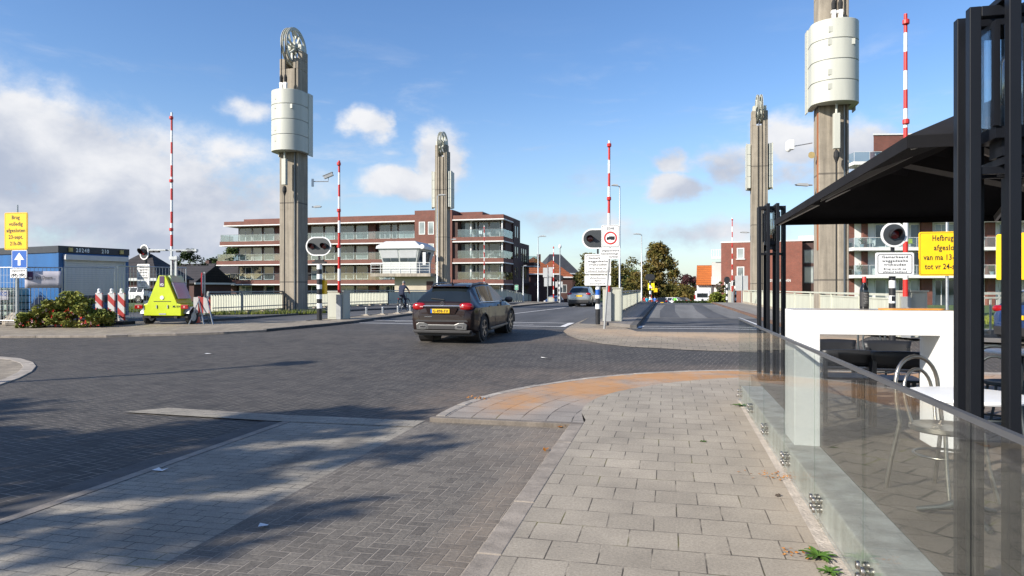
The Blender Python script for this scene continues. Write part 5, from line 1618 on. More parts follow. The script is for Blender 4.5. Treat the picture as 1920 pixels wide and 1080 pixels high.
# brick piers and panes of the recessed front
piers = [(515, 531), (691, 704)]
for z0, z1 in zip([-1.0] + LV[:3], [LV[0] - 0.73] + [z - 0.73 for z in LV[1:]]):
    for a, b_ in piers:
        MB().bx(F.x(a, 1.6), F.x(b_, 1.6), 1.6, 2.1, z0 + 0.003, z1 - 0.003).build('pier', M['brick_a'], t)
    for k_, (a, b_, mu) in enumerate(((449, 472, 1), (474, 491, 0), (495, 514, 0), (584, 606, 0), (610, 628, 0), (634, 664, 1), (668, 690, 0), (712, 732, 1), (735, 745, 0), (748, 777, 0))):
        cur = ((k_ * 7 + int(z1 * 3)) % 5) == 0
        if z0 < 0 and k_ in (1, 4):
            continue
        window(t, F.x(a, 1.95), F.x(b_, 1.95), max(z0, 0) + 0.12, z1 - 0.12, 1.95, M['frame_w'], M['pane_curt'] if cur else M['pane'], mu, 0.09)
# projecting brick stair block
sb = MB().bx(xs, xe, -0.1, 15, -1.5, 12.55)
sb.build('stair_block', M['brick_a'], t)
for (a, b_) in ((786, 797.5), (803, 814)):
    for (y0, y1) in ((416, 440), (457, 480)):
        xa, xb = F.x(a), F.x(b_)
        window(t, xa, xb, F.z(y1, xa), F.z(y0, xa), -0.1, M['frame_w'], M['pane_curt'], 0, 0.1)
# right wing with corner balconies
cr = MB()
cr.bx(xe, XR - 0.25, 2.0, ysd1, -1.5, 11.2)
cr.bx(xe, F.x(857), 0.25, 2.0, -1.5, 11.2)
cr.bx(XR - 0.25, XR + 0.02, F.y(962, XR) + 0.2, ysd1, -1.5, 11.71)
cr.build('side_wall', M['brick_shade'], t)
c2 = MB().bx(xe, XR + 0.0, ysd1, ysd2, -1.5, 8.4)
c2.build('rear_wing', M['brick_shade'], t)
yb = F.y(962, XR)
for i, z in enumerate(LV):
    b = MB().bx(xe + 0.01, XR, 0, 2.6, z - 0.56, z).bx(XR - 0.3, XR, 2.6, yb + (3 if i == 3 else 0), z - 0.56, z)
    bo = b.build('balcony' if i < 3 else 'roof', M['brick_a'] if i < 4 else M['brick_a'], t)
    MB().bx(xe + 0.02, XR + 0.06, -0.06, 2.8, z - 0.72, z - 0.565).bx(XR - 0.3, XR + 0.06, 2.8, yb, z - 0.72, z - 0.565).build('white_edge', M['frame_w'], bo)
    if i < 3:
        balustrade(bo, F.x(858), XR - 0.06, 0.12, z + 0.003, 1.05, ends=(0, yb - 0.2))
for z0, z1 in zip([-1.0] + LV[:3], [LV[0] - 0.73] + [z - 0.73 for z in LV[1:]]):
    for k_, (a, b_, mu) in enumerate(((860, 881, 0), (886, 895, 0), (898, 916, 1), (918, 938, 0))):
        window(t, F.x(a, 1.95), F.x(b_, 1.95), max(z0, 0) + 0.1, z1 - 0.1, 1.95, M['frame_w'], M['pane_curt'] if k_ == 0 else M['pane'], mu, 0.1)
    MB().bx(F.x(883, 1.4), F.x(885.5, 1.4), 1.0, 1.4, z0, z1).build('column', M['frame_w'], t)
    MB().bx(F.x(940.5, 0.6), F.x(942.5, 0.6), 0.5, 0.75, z0, z1).build('column', M['frame_w'], t)
    if z0 > 0:
        for (pa, pb) in ((953, 955), (957, 959), (964.5, 966.5), (968.5, 970.5)):
            ya, yb2 = F.y(pa, XR), F.y(pb, XR)
            if ya > yb:
                side_window(t, ya, yb2, z0 + 0.3, z1 - 0.3, XR + 0.02, M['black'], M['pane'])
for z0, z1 in ((-0.5, 2.0), (2.9, 5.0), (5.6, 7.6)):
    for (pa, pb) in ((976.5, 978), (980, 982), (984, 986)):
        side_window(t, F.y(pa, XR), F.y(pb, XR), z0, z1, XR, M['black'], M['pane'])
y0_, y1_ = F.y(983, XR), ysd2
bb = MB().bx(XR, XR + 1.6, y0_, y1_ + 1, 5.0, 5.5)
bo = bb.build('balcony', M['brick_shade'], t)
MB().bx(XR, XR + 1.65, y0_ - 0.05, y1_ + 1, 4.85, 5.0).build('white_edge', M['frame_w'], bo)
MB().bx(XR + 0.02, XR + 1.58, y0_, y0_ + 0.02, 5.5, 6.5).bx(XR + 1.56, XR + 1.58, y0_ + 0.02, y1_ + 1, 5.5, 6.5).build('balustrade', M['balglass'], bo)
b2 = MB().bx(XR, XR + 1.6, y0_, y1_ + 1, 1.9, 2.3)
b2.build('balcony', M['brick_shade'], t)
MB().bx(F.x(810), F.x(893), 3, 12, 12.0, 12.5).build('roof_upstand', M['brick_a'], t)
# plants and chairs on the balconies
def balcony_thing(kind, label, px, lev, y=0.9, front=F, lv=LV, grp=None, mat=None):
    x = front.x(px, y)
    p = front.A + front.u * x + front.n * y
    t2 = thing(kind, label, 'plant' if 'plant' in kind else 'chair', (p.x, p.y, lv[lev] + 0.003), front.ang, grp)
    if 'plant' in kind:
        MB().lathe([(0.16, 0), (0.22, 0.35), (0.19, 0.35)], n=10).build('pot', M['white'], t2)
        lf = MB()
        leaf_cloud(lf, [(0, 0, 0.75, 0.35, 0.35, 0.45)], 110, 0.13, random.Random(int(px)))
        lf.build('foliage', mat or M['leaf_mid'], t2, fix=False)
    else:
        m_ = mat or M['frame_g']
        MB().bx(-0.25, 0.25, -0.25, 0.25, 0.4, 0.45).bx(-0.25, 0.25, 0.2, 0.25, 0.45, 0.95).build('seat', m_, t2)
        MB().bx(-0.25, -0.21, -0.25, -0.21, 0, 0.4).bx(0.21, 0.25, -0.25, -0.21, 0, 0.4).bx(-0.25, -0.21, 0.21, 0.25, 0, 0.4).bx(0.21, 0.25, 0.21, 0.25, 0, 0.4).build('leg', M['frame_g'], t2)
    return t2
BALCONY_ITEMS = []

# ---- bridge keeper's cabin
x, y = W(749, 66)
t = thing('bridge_keeper_house', 'white bridge keeper cabin with outward leaning walls on a beige concrete base, behind the cyclist', 'control cabin', (x, y, 0), R(3))
hw = 1.72
D = 4.7
def ringbox(z0, z1, e0, e1, mb, mi=0):
    a = [(-hw - e0, -e0), (hw + e0, -e0), (hw + e0, D + e0), (-hw - e0, D + e0)]
    b = [(-hw - e1, -e1), (hw + e1, -e1), (hw + e1, D + e1), (-hw - e1, D + e1)]
    vs = [(p[0], p[1], z0) for p in a] + [(p[0], p[1], z1) for p in b]
    mb.add(vs, [(3, 2, 1, 0), (4, 5, 6, 7), (0, 1, 5, 4), (1, 2, 6, 5), (2, 3, 7, 6), (3, 0, 4, 7)], mi)
MB().bx(-0.6, hw + 1.9, 0.3, D + 0.8, -1.5, 2.65).build('base', M['beige'], t)
MB().bx(hw + 0.9, hw + 1.6, 0.27, 0.3, 0.0, 2.2).build('door', M['brick_h'], t)
pf = MB().bx(-hw - 0.95, hw + 1.6, -0.75, D + 0.6, 2.65, 2.95)
pf.build('platform', M['conc2'], t)
b = MB()
ringbox(2.953, 4.05, 0.0, 0.0, b)
b.build('wall', M['cabin'], t)
b = MB()
ringbox(4.053, 5.35, 0.0, 0.33, b)
b.build('window_band', M['cabin'], t)
def lean(z):
    return 0.33 * (z - 4.053) / 1.3
for (xa, xb) in ((-1.6, -0.08), (0.08, 1.6)):
    for (za, zb, mm, nm) in ((4.1, 4.42, M['pane'], 'window'), (4.46, 5.28, M['shutter'], 'roller_blind')):
        q = MB()
        for (u0, u1) in (((xa, (xa + xb) / 2 - 0.03), ((xa + xb) / 2 + 0.03, xb)) if nm == 'window' else ((xa, xb),)):
            vs = [(uu * (1 + lean(z) / hw), -lean(z) - o, z) for o in (0.03, -0.02) for z in (za, zb) for uu in (u0, u1)]
            q.add(vs, [(0, 1, 3, 2), (4, 6, 7, 5), (0, 2, 6, 4), (1, 5, 7, 3), (2, 3, 7, 6), (0, 4, 5, 1)])
        q.build(nm, mm, t)
for (ya, yb_) in ((0.5, 1.4), (1.5, 2.4), (2.9, 3.8)):
    q = MB()
    vs = [(hw + lean(z) + o, yy, z) for o in (0.03, -0.02) for z in (4.12, 5.15) for yy in (ya, yb_)]
    q.add(vs, [(0, 1, 3, 2), (4, 6, 7, 5), (0, 2, 6, 4), (1, 5, 7, 3), (2, 3, 7, 6), (0, 4, 5, 1)])
    q.build('window', M['pane'], t)
b = MB()
ringbox(5.353, 5.62, 0.5, 0.46, b)
ringbox(5.623, 6.1, 0.44, -0.25, b)
b.build('roof', M['shutter'], t)
rl = MB()
for zz in (3.45, 3.95):
    rl.path([(-hw - 0.9, -0.7, zz), (hw + 1.5, -0.7, zz), (hw + 1.5, D, zz)], 0.025, 6)
for i in range(7):
    xx = -hw - 0.9 + i * (2 * hw + 2.4) / 6
    rl.tube((xx, -0.7, 2.75), (xx, -0.7, 3.95), 0.025, n=6)
for zz in (3.2, 3.7):
    rl.path([(-hw - 0.9, -0.7, zz), (hw + 1.5, -0.7, zz)], 0.012, 6)
rl.build('railing', M['white'], t)
MB().lathe([(0.1, 0.12), (0.22, 0.05), (0.22, -0.1), (0.0, -0.14)], (hw + 0.7, -0.4, 5.5), 12, axis='y').build('floodlight', M['white'], t, smooth=40)

# ---- white balcony flats at the right
F2 = Front(1601, 72.0, 1990, 71.0)
t = thing('apartment_building', 'apartment building with white concrete balconies and red brick piers, at the right behind the canopy', 'apartment building', (F2.A.x, F2.A.y, 0), F2.ang)
L2 = [2.94, 5.85, 8.90, 11.9, 14.9]
core = MB().prism([(0.9, 1.9), (F2.L, 1.9), (F2.L, 13), (7.0, 13)], -1.5, 15.2, 'z')
core.build('wall', M['render_w'], t)
MB().bx(0.2, 0.9, 1.9, 2.6, -1.5, 12.2).prism([(F2.x(1638, 1.2), 1.2), (F2.L, 1.2), (F2.L, 13), (F2.x(1638, 1.2) + 6, 13)], 16.2, 17.9, 'z').bx(F2.x(1637, 1.2), F2.x(1640, 1.2), 1.2, 2.0, 13.0, 16.2).build('brick_wall', M['brick_a'], t)
MB().prism([(F2.x(1638, 1.2) - 0.1, 1.1), (F2.L, 1.1), (F2.L, 13), (F2.x(1638, 1.2) + 6, 13)], 17.903, 18.05, 'z').build('roof_edge', M['frame_w'], t)
MB().prism([(F2.x(1640.5, 2.0), 2.0), (F2.L, 2.0), (F2.L, 12.8), (F2.x(1640.5, 2.0) + 6, 12.8)], 15.203, 16.197, 'z').build('attic_wall', M['render_w'], t)
for i, z in enumerate(L2):
    b = MB().bx(0, F2.L, 0, 2.6, z - 0.34, z)
    bo = b.build('balcony', M['render_w'], t)
    MB().bx(-0.9, -0.02, 2.6, 4.4, z - 0.62, z - 0.3).build('balcony', M['render_w'], t)
    balustrade(bo, 0.08, F2.L - 0.1, 0.10, z + 0.003, 1.0, rail=M['frame_w'], ends=(2.4, 0))
    balustrade(bo, -0.88, -0.05, 2.7, z - 0.29, 0.95, rail=M['frame_w'])
for z0, z1 in zip([-0.8] + L2[:4], [z - 0.343 for z in L2]):
    for (a, b_) in ((1618, 1627), (1728, 1748), (1851, 1866), (1925, 1940)):
        MB().bx(F2.x(a, 1.5), F2.x(b_, 1.5), 1.45, 2.1, z0 + 0.003, z1 - 0.003).build('pier', M['brick_a'], t)
    for k_, (a, b_, mu) in enumerate(((1640, 1662, 0), (1664, 1680, 0), (1683, 1702, 1), (1706, 1724, 0), (1752, 1790, 2), (1795, 1822, 1), (1872, 1900, 1))):
        window(t, F2.x(a, 1.85), F2.x(b_, 1.85), z0 + (0.1 if k_ != 1 else 0.9), z1 - 0.12, 1.85, M['frame_w'], M['pane_curt'] if (k_ + int(z0)) % 3 == 0 else M['pane'], mu, 0.09)
window(t, F2.x(1641, 1.95), F2.x(1700, 1.95), 15.3, 16.15, 1.95, M['frame_w'], M['pane'], 2, 0.09)

# ---- red brick block beyond the right footway
F3 = Front(1352, 97.0, 1504, 93.0)
t = thing('brick_building', 'plain orange red brick building with two square windows, behind the slim right tower', 'building', (F3.A.x, F3.A.y, 0), F3.ang)
zt_ = F3.z(455.5, 0)
MB().bx(0, F3.L, 0, 14, -2.0, zt_).build('wall', M['brick_r'], t)
MB().bx(-0.06, F3.L + 0.06, -0.06, 14, zt_ + 0.003, zt_ + 0.16).build('roof_edge', M['frame_w'], t)
MB().bx(F3.L - 0.4, F3.L + 4, 3.0, 13, zt_ + 0.2, zt_ + 0.9).build('roof_box', M['frame_w'], t)
for (y0, y1) in ((465, 485.5), (500, 518.5)):
    xa, xb = F3.x(1381.5), F3.x(1395.5)
    fo = window(t, xa, xb, F3.z(y1, xa), F3.z(y0, xa), 0, M['frame_w'], M['pane_curt'], 0, 0.12)
    MB().bx(xa - 0.12, xb + 0.12, -0.14, 0.02, F3.z(y1, xa) - 0.1, F3.z(y1, xa) - 0.003).build('sill', M['frame_w'], fo)
xa, xb = F3.x(1358), F3.x(1371)
window(t, xa, xb, -1.2, F3.z(529, xa), 0, M['frame_w'], M['pane'], 0, 0.1)
MB().bx(F3.L + 0.003, F3.L + 3.2, 1.6, 14, -2.0, zt_ - 0.2).build('wing', M['brick_shade'], t)
for (y0, y1) in ((467, 493), (499, 531)):
    xa, xb = F3.x(1507, 1.6), F3.x(1526, 1.6)
    window(t, xa, xb, F3.z(y1, xa), F3.z(y0, xa), 1.6, M['frame_g'], M['pane_curt'], 0, 0.12)
lettering(t, [('DE BUCKHOVEN', (F3.x(1444) + F3.x(1482.5)) / 2, F3.z(528.2, F3.x(1460)), 0.36, F3.x(1482.5) - F3.x(1444), 1.1)], M['frame_w'], -0.03)

# ---- orange roofed house
F4 = Front(1305.5, 104.0, 1334, 103.38)
t = thing('house', 'white house with a bright orange tiled roof, behind the white van', 'house', (F4.A.x, F4.A.y, 0), F4.ang)
ze, zr = zat(533.5, 104), zat(499.5, 108)
xl = F4.L + 1.7
MB().bx(0.08, xl, 0.1, 9, -2, ze).build('wall', M['render_w'], t)
rf = MB()
rf.prism([(-0.4, ze - 0.1), (5.0, zr), (10.0, ze - 0.1), (10.0, ze + 0.08), (5.0, zr + 0.2), (-0.4, ze + 0.08)], 0.0, F4.L + 0.05, 'x')
rf.build('roof', M['roof_or'], t)
rg = MB().prism([(-0.1, ze), (5.0, zr - 0.1), (9.8, ze)], 0.1, F4.L - 0.05, 'x').build('gable', M['render_w'], t)
MB().bx(F4.L + 0.06, xl, -0.5, 6, ze - 0.0, zr + 0.5).build('stair_tower', M['cabin'], t)
bt = MB().bx(F4.L - 0.02, xl, -1.3, -0.52, zat(482, 103) - 0.3, zat(482, 103))
bo = bt.build('balcony', M['frame_w'], t)
rl = MB()
for i in range(6):
    xx = F4.L + (xl - F4.L) * i / 5
    rl.bx(xx - 0.03, xx + 0.03, -1.28, -1.22, zat(482, 103), zat(469.5, 103))
rl.bx(F4.L - 0.02, xl, -1.3, -1.22, zat(469.5, 103), zat(469.5, 103) + 0.07)
rl.build('railing', M['frame_w'], bo)
bt = MB().bx(F4.L - 0.02, xl, -1.3, -0.52, zat(531, 103) - 0.2, zat(527, 103))
bo = bt.build('balcony', M['frame_w'], t)
rl = MB()
for i in range(6):
    xx = F4.L + (xl - F4.L) * i / 5
    rl.bx(xx - 0.03, xx + 0.03, -1.28, -1.22, zat(527, 103), zat(518.5, 103))
rl.build('railing', M['frame_w'], bo)
for a in (1309, 1322):
    window(t, F4.x(a), F4.x(a + 6), -0.8, 0.9, 0.1, M['frame_w'], M['pane'], 1, 0.08)
MB().bx(F4.L - 0.1, F4.L + 0.15, -0.15, 0.05, -2, ze).build('downpipe', M['frame_g'], t)

# ---- red roofed house at the end of the left lane
def gable_house(label, loc, rz, w, dp, ze, zr, wall, roof, kind='house', chimney=None, windows=(), hip=0.0, over=0.35, z0=-2.0):
    """ridge along local y; hip pulls the ridge ends in"""
    t = thing(kind, label, 'house', (*loc, 0), rz)
    MB().bx(-w / 2, w / 2, 0, dp, z0, ze).build('wall', wall, t)
    o = over
    r = MB()
    a = w / 2 + o
    zl = ze - o * (zr - ze) / (w / 2)
    v = [(-a, -o, zl), (a, -o, zl), (a, dp + o, zl), (-a, dp + o, zl), (0, hip - (o if not hip else 0), zr), (0, dp - hip + (o if not hip else 0), zr)]
    v += [(p[0], p[1], p[2] + 0.14) for p in v]
    r.add(v, [(0, 4, 5, 3)[::-1], (1, 2, 5, 4)[::-1], (6, 10, 11, 9), (7, 8, 11, 10), (0, 3, 9, 6), (1, 7, 8, 2), (6, 7, 10), (0, 4, 1), (9, 11, 8), (3, 2, 5), (0, 6, 7, 1), (3, 2, 8, 9)])
    ro = r.build('roof', roof, t)
    if not hip:
        MB().prism([(-w / 2, ze), (w / 2, ze), (0, zr - 0.05)], 0.0, dp, 'y').build('gable', wall, t)
    MB().bx(-a, a, -o - 0.08, -o, zl - 0.1, zl + 0.14).bx(a, a + 0.08, -o, dp + o, zl - 0.12, zl + 0.14).build('gutter', M['frame_w'], t)
    if chimney:
        MB().bx(chimney[0] - 0.35, chimney[0] + 0.35, chimney[1] - 0.35, chimney[1] + 0.35, zr - 1.5, zr + 0.7).build('chimney', wall, ro)
    for (s, a0, a1, za, zb) in windows:
        if s == 'f':
            window(t, a0, a1, za, zb, 0.0, M['frame_w'], M['pane'], 1, 0.08)
        else:
            side_window(t, a0, a1, za, zb, w / 2, M['frame_w'], M['pane'])
    return t
x, y = W(1000, 120)
gable_house('brick house with an orange tiled hipped roof, right of the long flats', (x, y), YAW - R(1.8), 8.4, 9, 4.2, 7.0, M['brick_h'], M['roof_red'], hip=3.0, chimney=(1.0, 4.5))
x, y = W(1034, 134)
gable_house('brick house with a long orange roof, second along the left lane', (x, y), YAW - R(4.5), 8.2, 12, 3.9, 7.0, M['brick_h'], M['roof_red'], hip=3.2, windows=[('f', -1.5, 0.2, 0.6, 2.2), ('f', 1.4, 3.0, 0.6, 2.2)])
x, y = W(1036, 152)
gable_house('house with a dark slate roof rising behind the orange roofs', (x - 3.0, y), YAW - R(75), 9, 7.5, 5.0, 9.0, M['brick_h'], M['roof_slate'], hip=2.4)
# ---- dark roofed houses behind the trailer
x, y = W(222, 70)
gable_house('dark house with a steep brown tiled roof, right of the blue container', (x, y), R(-77), 7.0, 5.6, 2.6, 4.9, M['brick_h'], M['roof_dark'], hip=2.2, chimney=(0.5, 3), windows=[('s', 1, 2.2, 0.3, 1.7)])
for i, (px, lab) in enumerate(((372, 'dark roofed terraced house behind the barrier trestle'), (440, 'dark roofed terraced house at the left end of the long flats'), (505, 'dark roofed terraced house mostly behind the left tower'))):
    x, y = W(px, 112)
    gable_house(lab, (x + 3.0, y), R(90), 7.5, 7.4, 3.3, 5.4, M['brick_h'], M['roof_dark'], chimney=(1.2, 2))
    xw, yw = W(px - 28, 108)
x, y = W(345, 92)
gable_house('dark roofed house with a white window, left of the terraced row', (x + 4.5, y), R(92), 8, 9.0, 2.3, 4.4, M['brick_h'], M['roof_dark'], windows=[('s', 1.5, 2.6, 0.4, 1.7), ('s', 5.2, 6.3, 0.4, 1.7)])
# ------------------------------------------------------------------ trees and plants
def leaf_cloud(mb, blobs, n, size, rr, flat=0.0, mi=0):
    """n leaf-sized faces spread through the blobs (cx, cy, cz, rx, ry, rz)"""
    wts = [b[3] * b[4] * b[5] for b in blobs]
    tot = sum(wts)
    for b, wt_ in zip(blobs, wts):
        for _ in range(max(3, int(n * wt_ / tot))):
            v = Vector((rr.gauss(0, 1), rr.gauss(0, 1), rr.gauss(0, 1))).normalized() * (rr.random() ** 0.45)
            c = Vector((b[0] + v.x * b[3], b[1] + v.y * b[4], b[2] + v.z * b[5]))
            s = size * rr.uniform(0.6, 1.35)
            a = Vector((rr.gauss(0, 1), rr.gauss(0, 1), rr.gauss(0, 0.6))).normalized()
            q = a.cross(Vector((rr.gauss(0, 1), rr.gauss(0, 1), rr.gauss(0, 1)))).normalized()
            p0, p1, p2, p3 = c - a * s * 0.6, c + q * s * 0.32, c + a * s * 0.6, c - q * s * 0.32
            mb.add([p0, p1, p2, p3], [(0, 1, 2, 3)], mi)

def crown_blobs(rr, h0, h1, rad, shape, n, bs):
    B = []
    for _ in range(n):
        f = rr.random()
        z = h0 + (h1 - h0) * f
        if shape == 'cone':
            R_ = rad * (1 - f) ** 0.75 * (0.9 + 0.2 * rr.random()) + 0.25
            R_ *= min(1, 0.45 + f * 4)
        elif shape == 'column':
            R_ = rad * (1 - abs(f - 0.45) ** 2 * 1.8)
        else:
            R_ = rad * math.sqrt(max(0.05, 1 - (2 * f - 0.9) ** 2))
        a = rr.uniform(0, 2 * math.pi)
        k = R_ * (rr.random() ** 0.5)
        s = bs * rr.uniform(0.6, 1.3)
        B.append((k * math.cos(a), k * math.sin(a), z, s, s, s * rr.uniform(0.55, 0.9)))
    return B

def tree(label, x, y, h, rad, mat, shape='round', n=3500, leaf=0.35, base=0.22, seed=1, blobs=60, bs=None, z=None, grp=None, cat='tree', kind='tree', trunk=None):
    rr = random.Random(seed)
    t = thing(kind, label, cat, (x, y, gz(y) - 0.1 if z is None else z), rr.uniform(0, 6), grp)
    B = crown_blobs(rr, h * base, h * 0.96, rad, shape, blobs, bs or rad * 0.26)
    tr = MB()
    r0 = trunk or max(0.08, h * 0.018)
    k = 6
    pts = [(0.08 * h * 0.1 * math.sin(i * 1.3), 0.06 * h * 0.1 * math.cos(i * 1.7) - 0.006 * h, h * 0.9 * i / k) for i in range(k + 1)]
    tr.path(pts, [r0 * (1 - 0.85 * i / k) for i in range(k + 1)], 8)
    for b in rr.sample(B, min(14, len(B))):
        zt = max(h * 0.12, b[2] - math.hypot(b[0], b[1]) * 0.7)
        i = min(k, zt / (h * 0.9) * k)
        p = Vector(pts[int(i)])
        e = Vector(b[:3])
        mid = (p + e) / 2 + Vector((0, 0, 0.08 * h * 0.3))
        rb = r0 * 0.4
        tr.path([p, mid, e], [rb, rb * 0.6, rb * 0.2], 6)
    tr.build('trunk', M['bark'], t, smooth=60)
    lf = MB()
    leaf_cloud(lf, B, n, leaf, rr)
    lf.build('crown', mat, t, fix=False)
    return t

TG = 'trees beyond the bridge'
def px_tree(label, px, d, top, mat, rad, **k):
    x, y = W(px, d)
    z = gz(y) - 0.1
    return tree(label, x, y, zat(top, d) - z, rad, mat, z=z, grp=TG, **k)
px_tree('tall cone shaped tree turning brown, in the middle beyond the bridge', 1234, 118, 455, M['leaf_autumn'], 4.6, shape='cone', n=9000, leaf=0.42, base=0.12, seed=4, blobs=150, bs=0.95)
px_tree('small browning tree at the left foot of the tall cone shaped tree', 1196, 124, 512, M['leaf_autumn'], 3.6, n=3500, leaf=0.36, base=0.1, seed=11, blobs=60)
px_tree('olive green tree right behind the zone sign', 1165, 110, 484, M['leaf_olive'], 3.2, n=3600, leaf=0.36, base=0.08, seed=9, blobs=70, shape='column')
px_tree('dark green tree behind the text boards of the middle signal', 1108, 128, 470, M['leaf_olive'], 4.0, n=4200, leaf=0.4, base=0.08, seed=12, blobs=70, shape='cone')
px_tree('dark green bushy tree between grey wagon and brick houses', 1088, 150, 512, M['leaf_dark'], 3.5, n=2500, leaf=0.4, base=0.05, seed=13)
px_tree('green tree far behind, between the two street lamps', 1180, 155, 505, M['leaf_mid'], 4.5, n=2800, leaf=0.45, base=0.1, seed=14)
px_tree('low browning tree left of the purple one', 1285, 112, 536, M['leaf_autumn'], 2.2, n=2200, leaf=0.3, base=0.15, seed=15)
px_tree('dark purple leaved tree beyond the parked cars', 1287, 140, 517, M['leaf_purple'], 3.2, n=2600, leaf=0.4, base=0.2, seed=16)
px_tree('yellow green young tree near the white van', 1262, 114, 534, M['leaf_olive'], 2.0, n=2000, leaf=0.28, base=0.25, seed=17)
px_tree('orange tinted small tree close to the orange roofed house', 1299, 116, 539, M['leaf_autumn'], 1.7, n=1500, leaf=0.28, base=0.2, seed=18)
px_tree('green tree peeping out left of the orange roofed house', 1301, 150, 520, M['leaf_mid'], 2.6, n=1800, leaf=0.4, base=0.2, seed=19)
px_tree('dark tree right of the hanging lamp bar, behind the dark house', 356, 100, 468, M['leaf_dark'], 2.6, n=2600, leaf=0.32, base=0.25, seed=20)
px_tree('dark tree behind the terraced roofs, farther right', 398, 130, 483, M['leaf_dark'], 3.0, n=2200, leaf=0.4, base=0.4, seed=21)
px_tree('green tree showing at the left end of the long flats', 436, 128, 462, M['leaf_mid'], 3.4, n=2600, leaf=0.4, base=0.3, seed=22)
px_tree('slim brown green climbing tree against the brick building', 1352, 84, 526, M['leaf_olive'], 0.75, n=1200, leaf=0.2, base=0.02, seed=23, shape='column')
# a far line of trees closing the street
for i, (px, top, m_) in enumerate(((1130, 522, 'leaf_mid'), (1150, 518, 'leaf_dark'), (1215, 526, 'leaf_dark'), (1250, 534, 'leaf_mid'), (1275, 540, 'leaf_olive'), (1060, 524, 'leaf_dark'))):
    x, y = W(px, 178)
    tree(('pale far tree behind the zone sign', 'dark far tree right of the zone sign pole', 'dark far tree behind the yellow warning sign', 'far tree behind the green shirted runner', 'far olive tree over the parked cars', 'far dark tree behind the small brick house')[i],
         x, y, zat(top, 178) + 1.4, 5.5, M[m_], n=1500, leaf=0.6, base=0.05, seed=40 + i, z=-1.4, grp=TG)
# the big tree left of the photographer, seen only by the shadow it throws on the paving
tree('broad tree standing left of the photo, its shadow lying over the pavers', -12.7, -3.1, 7.8, 2.9, M['leaf_mid'], n=2800, leaf=0.34, base=0.58, seed=31, blobs=32, bs=0.72, z=-0.06)
tree('second tree farther left of the photo, throwing the shadow at the left edge', -21.0, -5.0, 9.4, 2.7, M['leaf_mid'], n=4200, leaf=0.36, base=0.4, seed=33, blobs=46, bs=0.95, z=-0.06)

# flowering bush by the fence
x, y = W(128, 23.2)
t = thing('flower_bush', 'wide mixed bush with red and pink flowers in front of the site fence', 'bush', (x, y, gz(y) - 0.02), YAW)
rr = random.Random(5)
B = []
for i in range(105):
    u = rr.uniform(-1.38, 1.38)
    hh = 1.12 * math.exp(-((u - 0.1) / 1.0) ** 2) * 0.78 + 0.26
    zz = rr.uniform(0.08, max(0.15, hh))
    B.append((u, rr.uniform(-0.55, 0.5) * (1 - 0.3 * zz), zz, 0.2, 0.2, 0.14))
lf = MB()
leaf_cloud(lf, B, 9500, 0.105, rr)
for i in range(26):
    a, l_ = rr.uniform(0, 6.28), rr.uniform(0.3, 0.6)
    b0_ = (0.12 + rr.gauss(0, 0.06), rr.gauss(0, 0.05), 0.95)
    lf.path([b0_, (b0_[0] + math.cos(a) * l_ * 0.5, b0_[1] + math.sin(a) * l_ * 0.3, 1.22), (b0_[0] + math.cos(a) * l_, b0_[1] + math.sin(a) * l_ * 0.6, 1.1)], [0.03, 0.03, 0.004], 4)
lf.build('foliage', M['leaf_bush'], t, fix=False)
for nm, mat, cnt in (('red_blossom', M['fl_red'], 34), ('pink_blossom', M['fl_pink'], 26)):
    for q in range(1):
        f = MB()
        for i in range(cnt):
            u = rr.uniform(-1.35, 1.3)
            hh = 1.12 * math.exp(-((u - 0.1) / 0.75) ** 2) * 0.7 + 0.36
            zz = rr.uniform(0.1, hh * (0.6 if mat is M['fl_red'] else 1.0))
            c = Vector((u, -0.55 + rr.uniform(-0.05, 0.2) + 0.35 * zz, zz))
            for _ in range(7):
                o = Vector((rr.gauss(0, 1), rr.gauss(0, 1), rr.gauss(0, 1))).normalized()
                s = 0.05
                p = o.cross(Vector((0, 0, 1))).normalized()
                f.add([c, c + o * s + p * s * 0.5, c + o * s * 1.3, c + o * s - p * s * 0.5], [(0, 1, 2, 3)])
        fo = f.build(nm, mat, t, fix=False)
        fo['kind'] = 'stuff'
st = MB()
for i in range(12):
    u = rr.uniform(-1.2, 1.2)
    st.path([(u, 0, -0.05), (u + rr.uniform(-0.15, 0.15), rr.uniform(-0.2, 0.2), 0.6)], [0.025, 0.01], 5)
st.build('stem', M['bark'], t)

# hedge and shrub at the end of the right lane
x, y = W(1298, 70)
t = thing('hedge', 'low dark green hedge at the lane end, in front of the white van', 'hedge', (x, y, gz(y)), R(4))
lf = MB()
leaf_cloud(lf, [(u * 0.33, 0, 0.26, 0.3, 0.4, 0.27) for u in range(-5, 6)], 3000, 0.14, random.Random(61))
lf.build('foliage', M['leaf_dark'], t, fix=False)
MB().bx(-1.7, 1.7, -0.15, 0.15, -0.1, 0.35).build('stem', M['leaf_dark'], t)
x, y = W(1352, 66)
t = thing('shrub', 'bushy yellow green shrub at the foot of the thin far barrier', 'bush', (x, y, gz(y)), 0)
lf = MB()
rr = random.Random(62)
leaf_cloud(lf, [(rr.uniform(-1.0, 0.8), rr.uniform(-0.5, 0.5), rr.uniform(0.25, 1.05), 0.34, 0.34, 0.28) for _ in range(34)], 4200, 0.15, rr)
lf.build('foliage', M['leaf_bright'], t, fix=False)
MB().path([(0, 0, -0.2), (0.1, 0, 0.9)], [0.1, 0.04], 6).path([(0, 0, 0), (-0.8, 0.1, 0.8)], [0.08, 0.03], 6).build('stem', M['bark'], t)
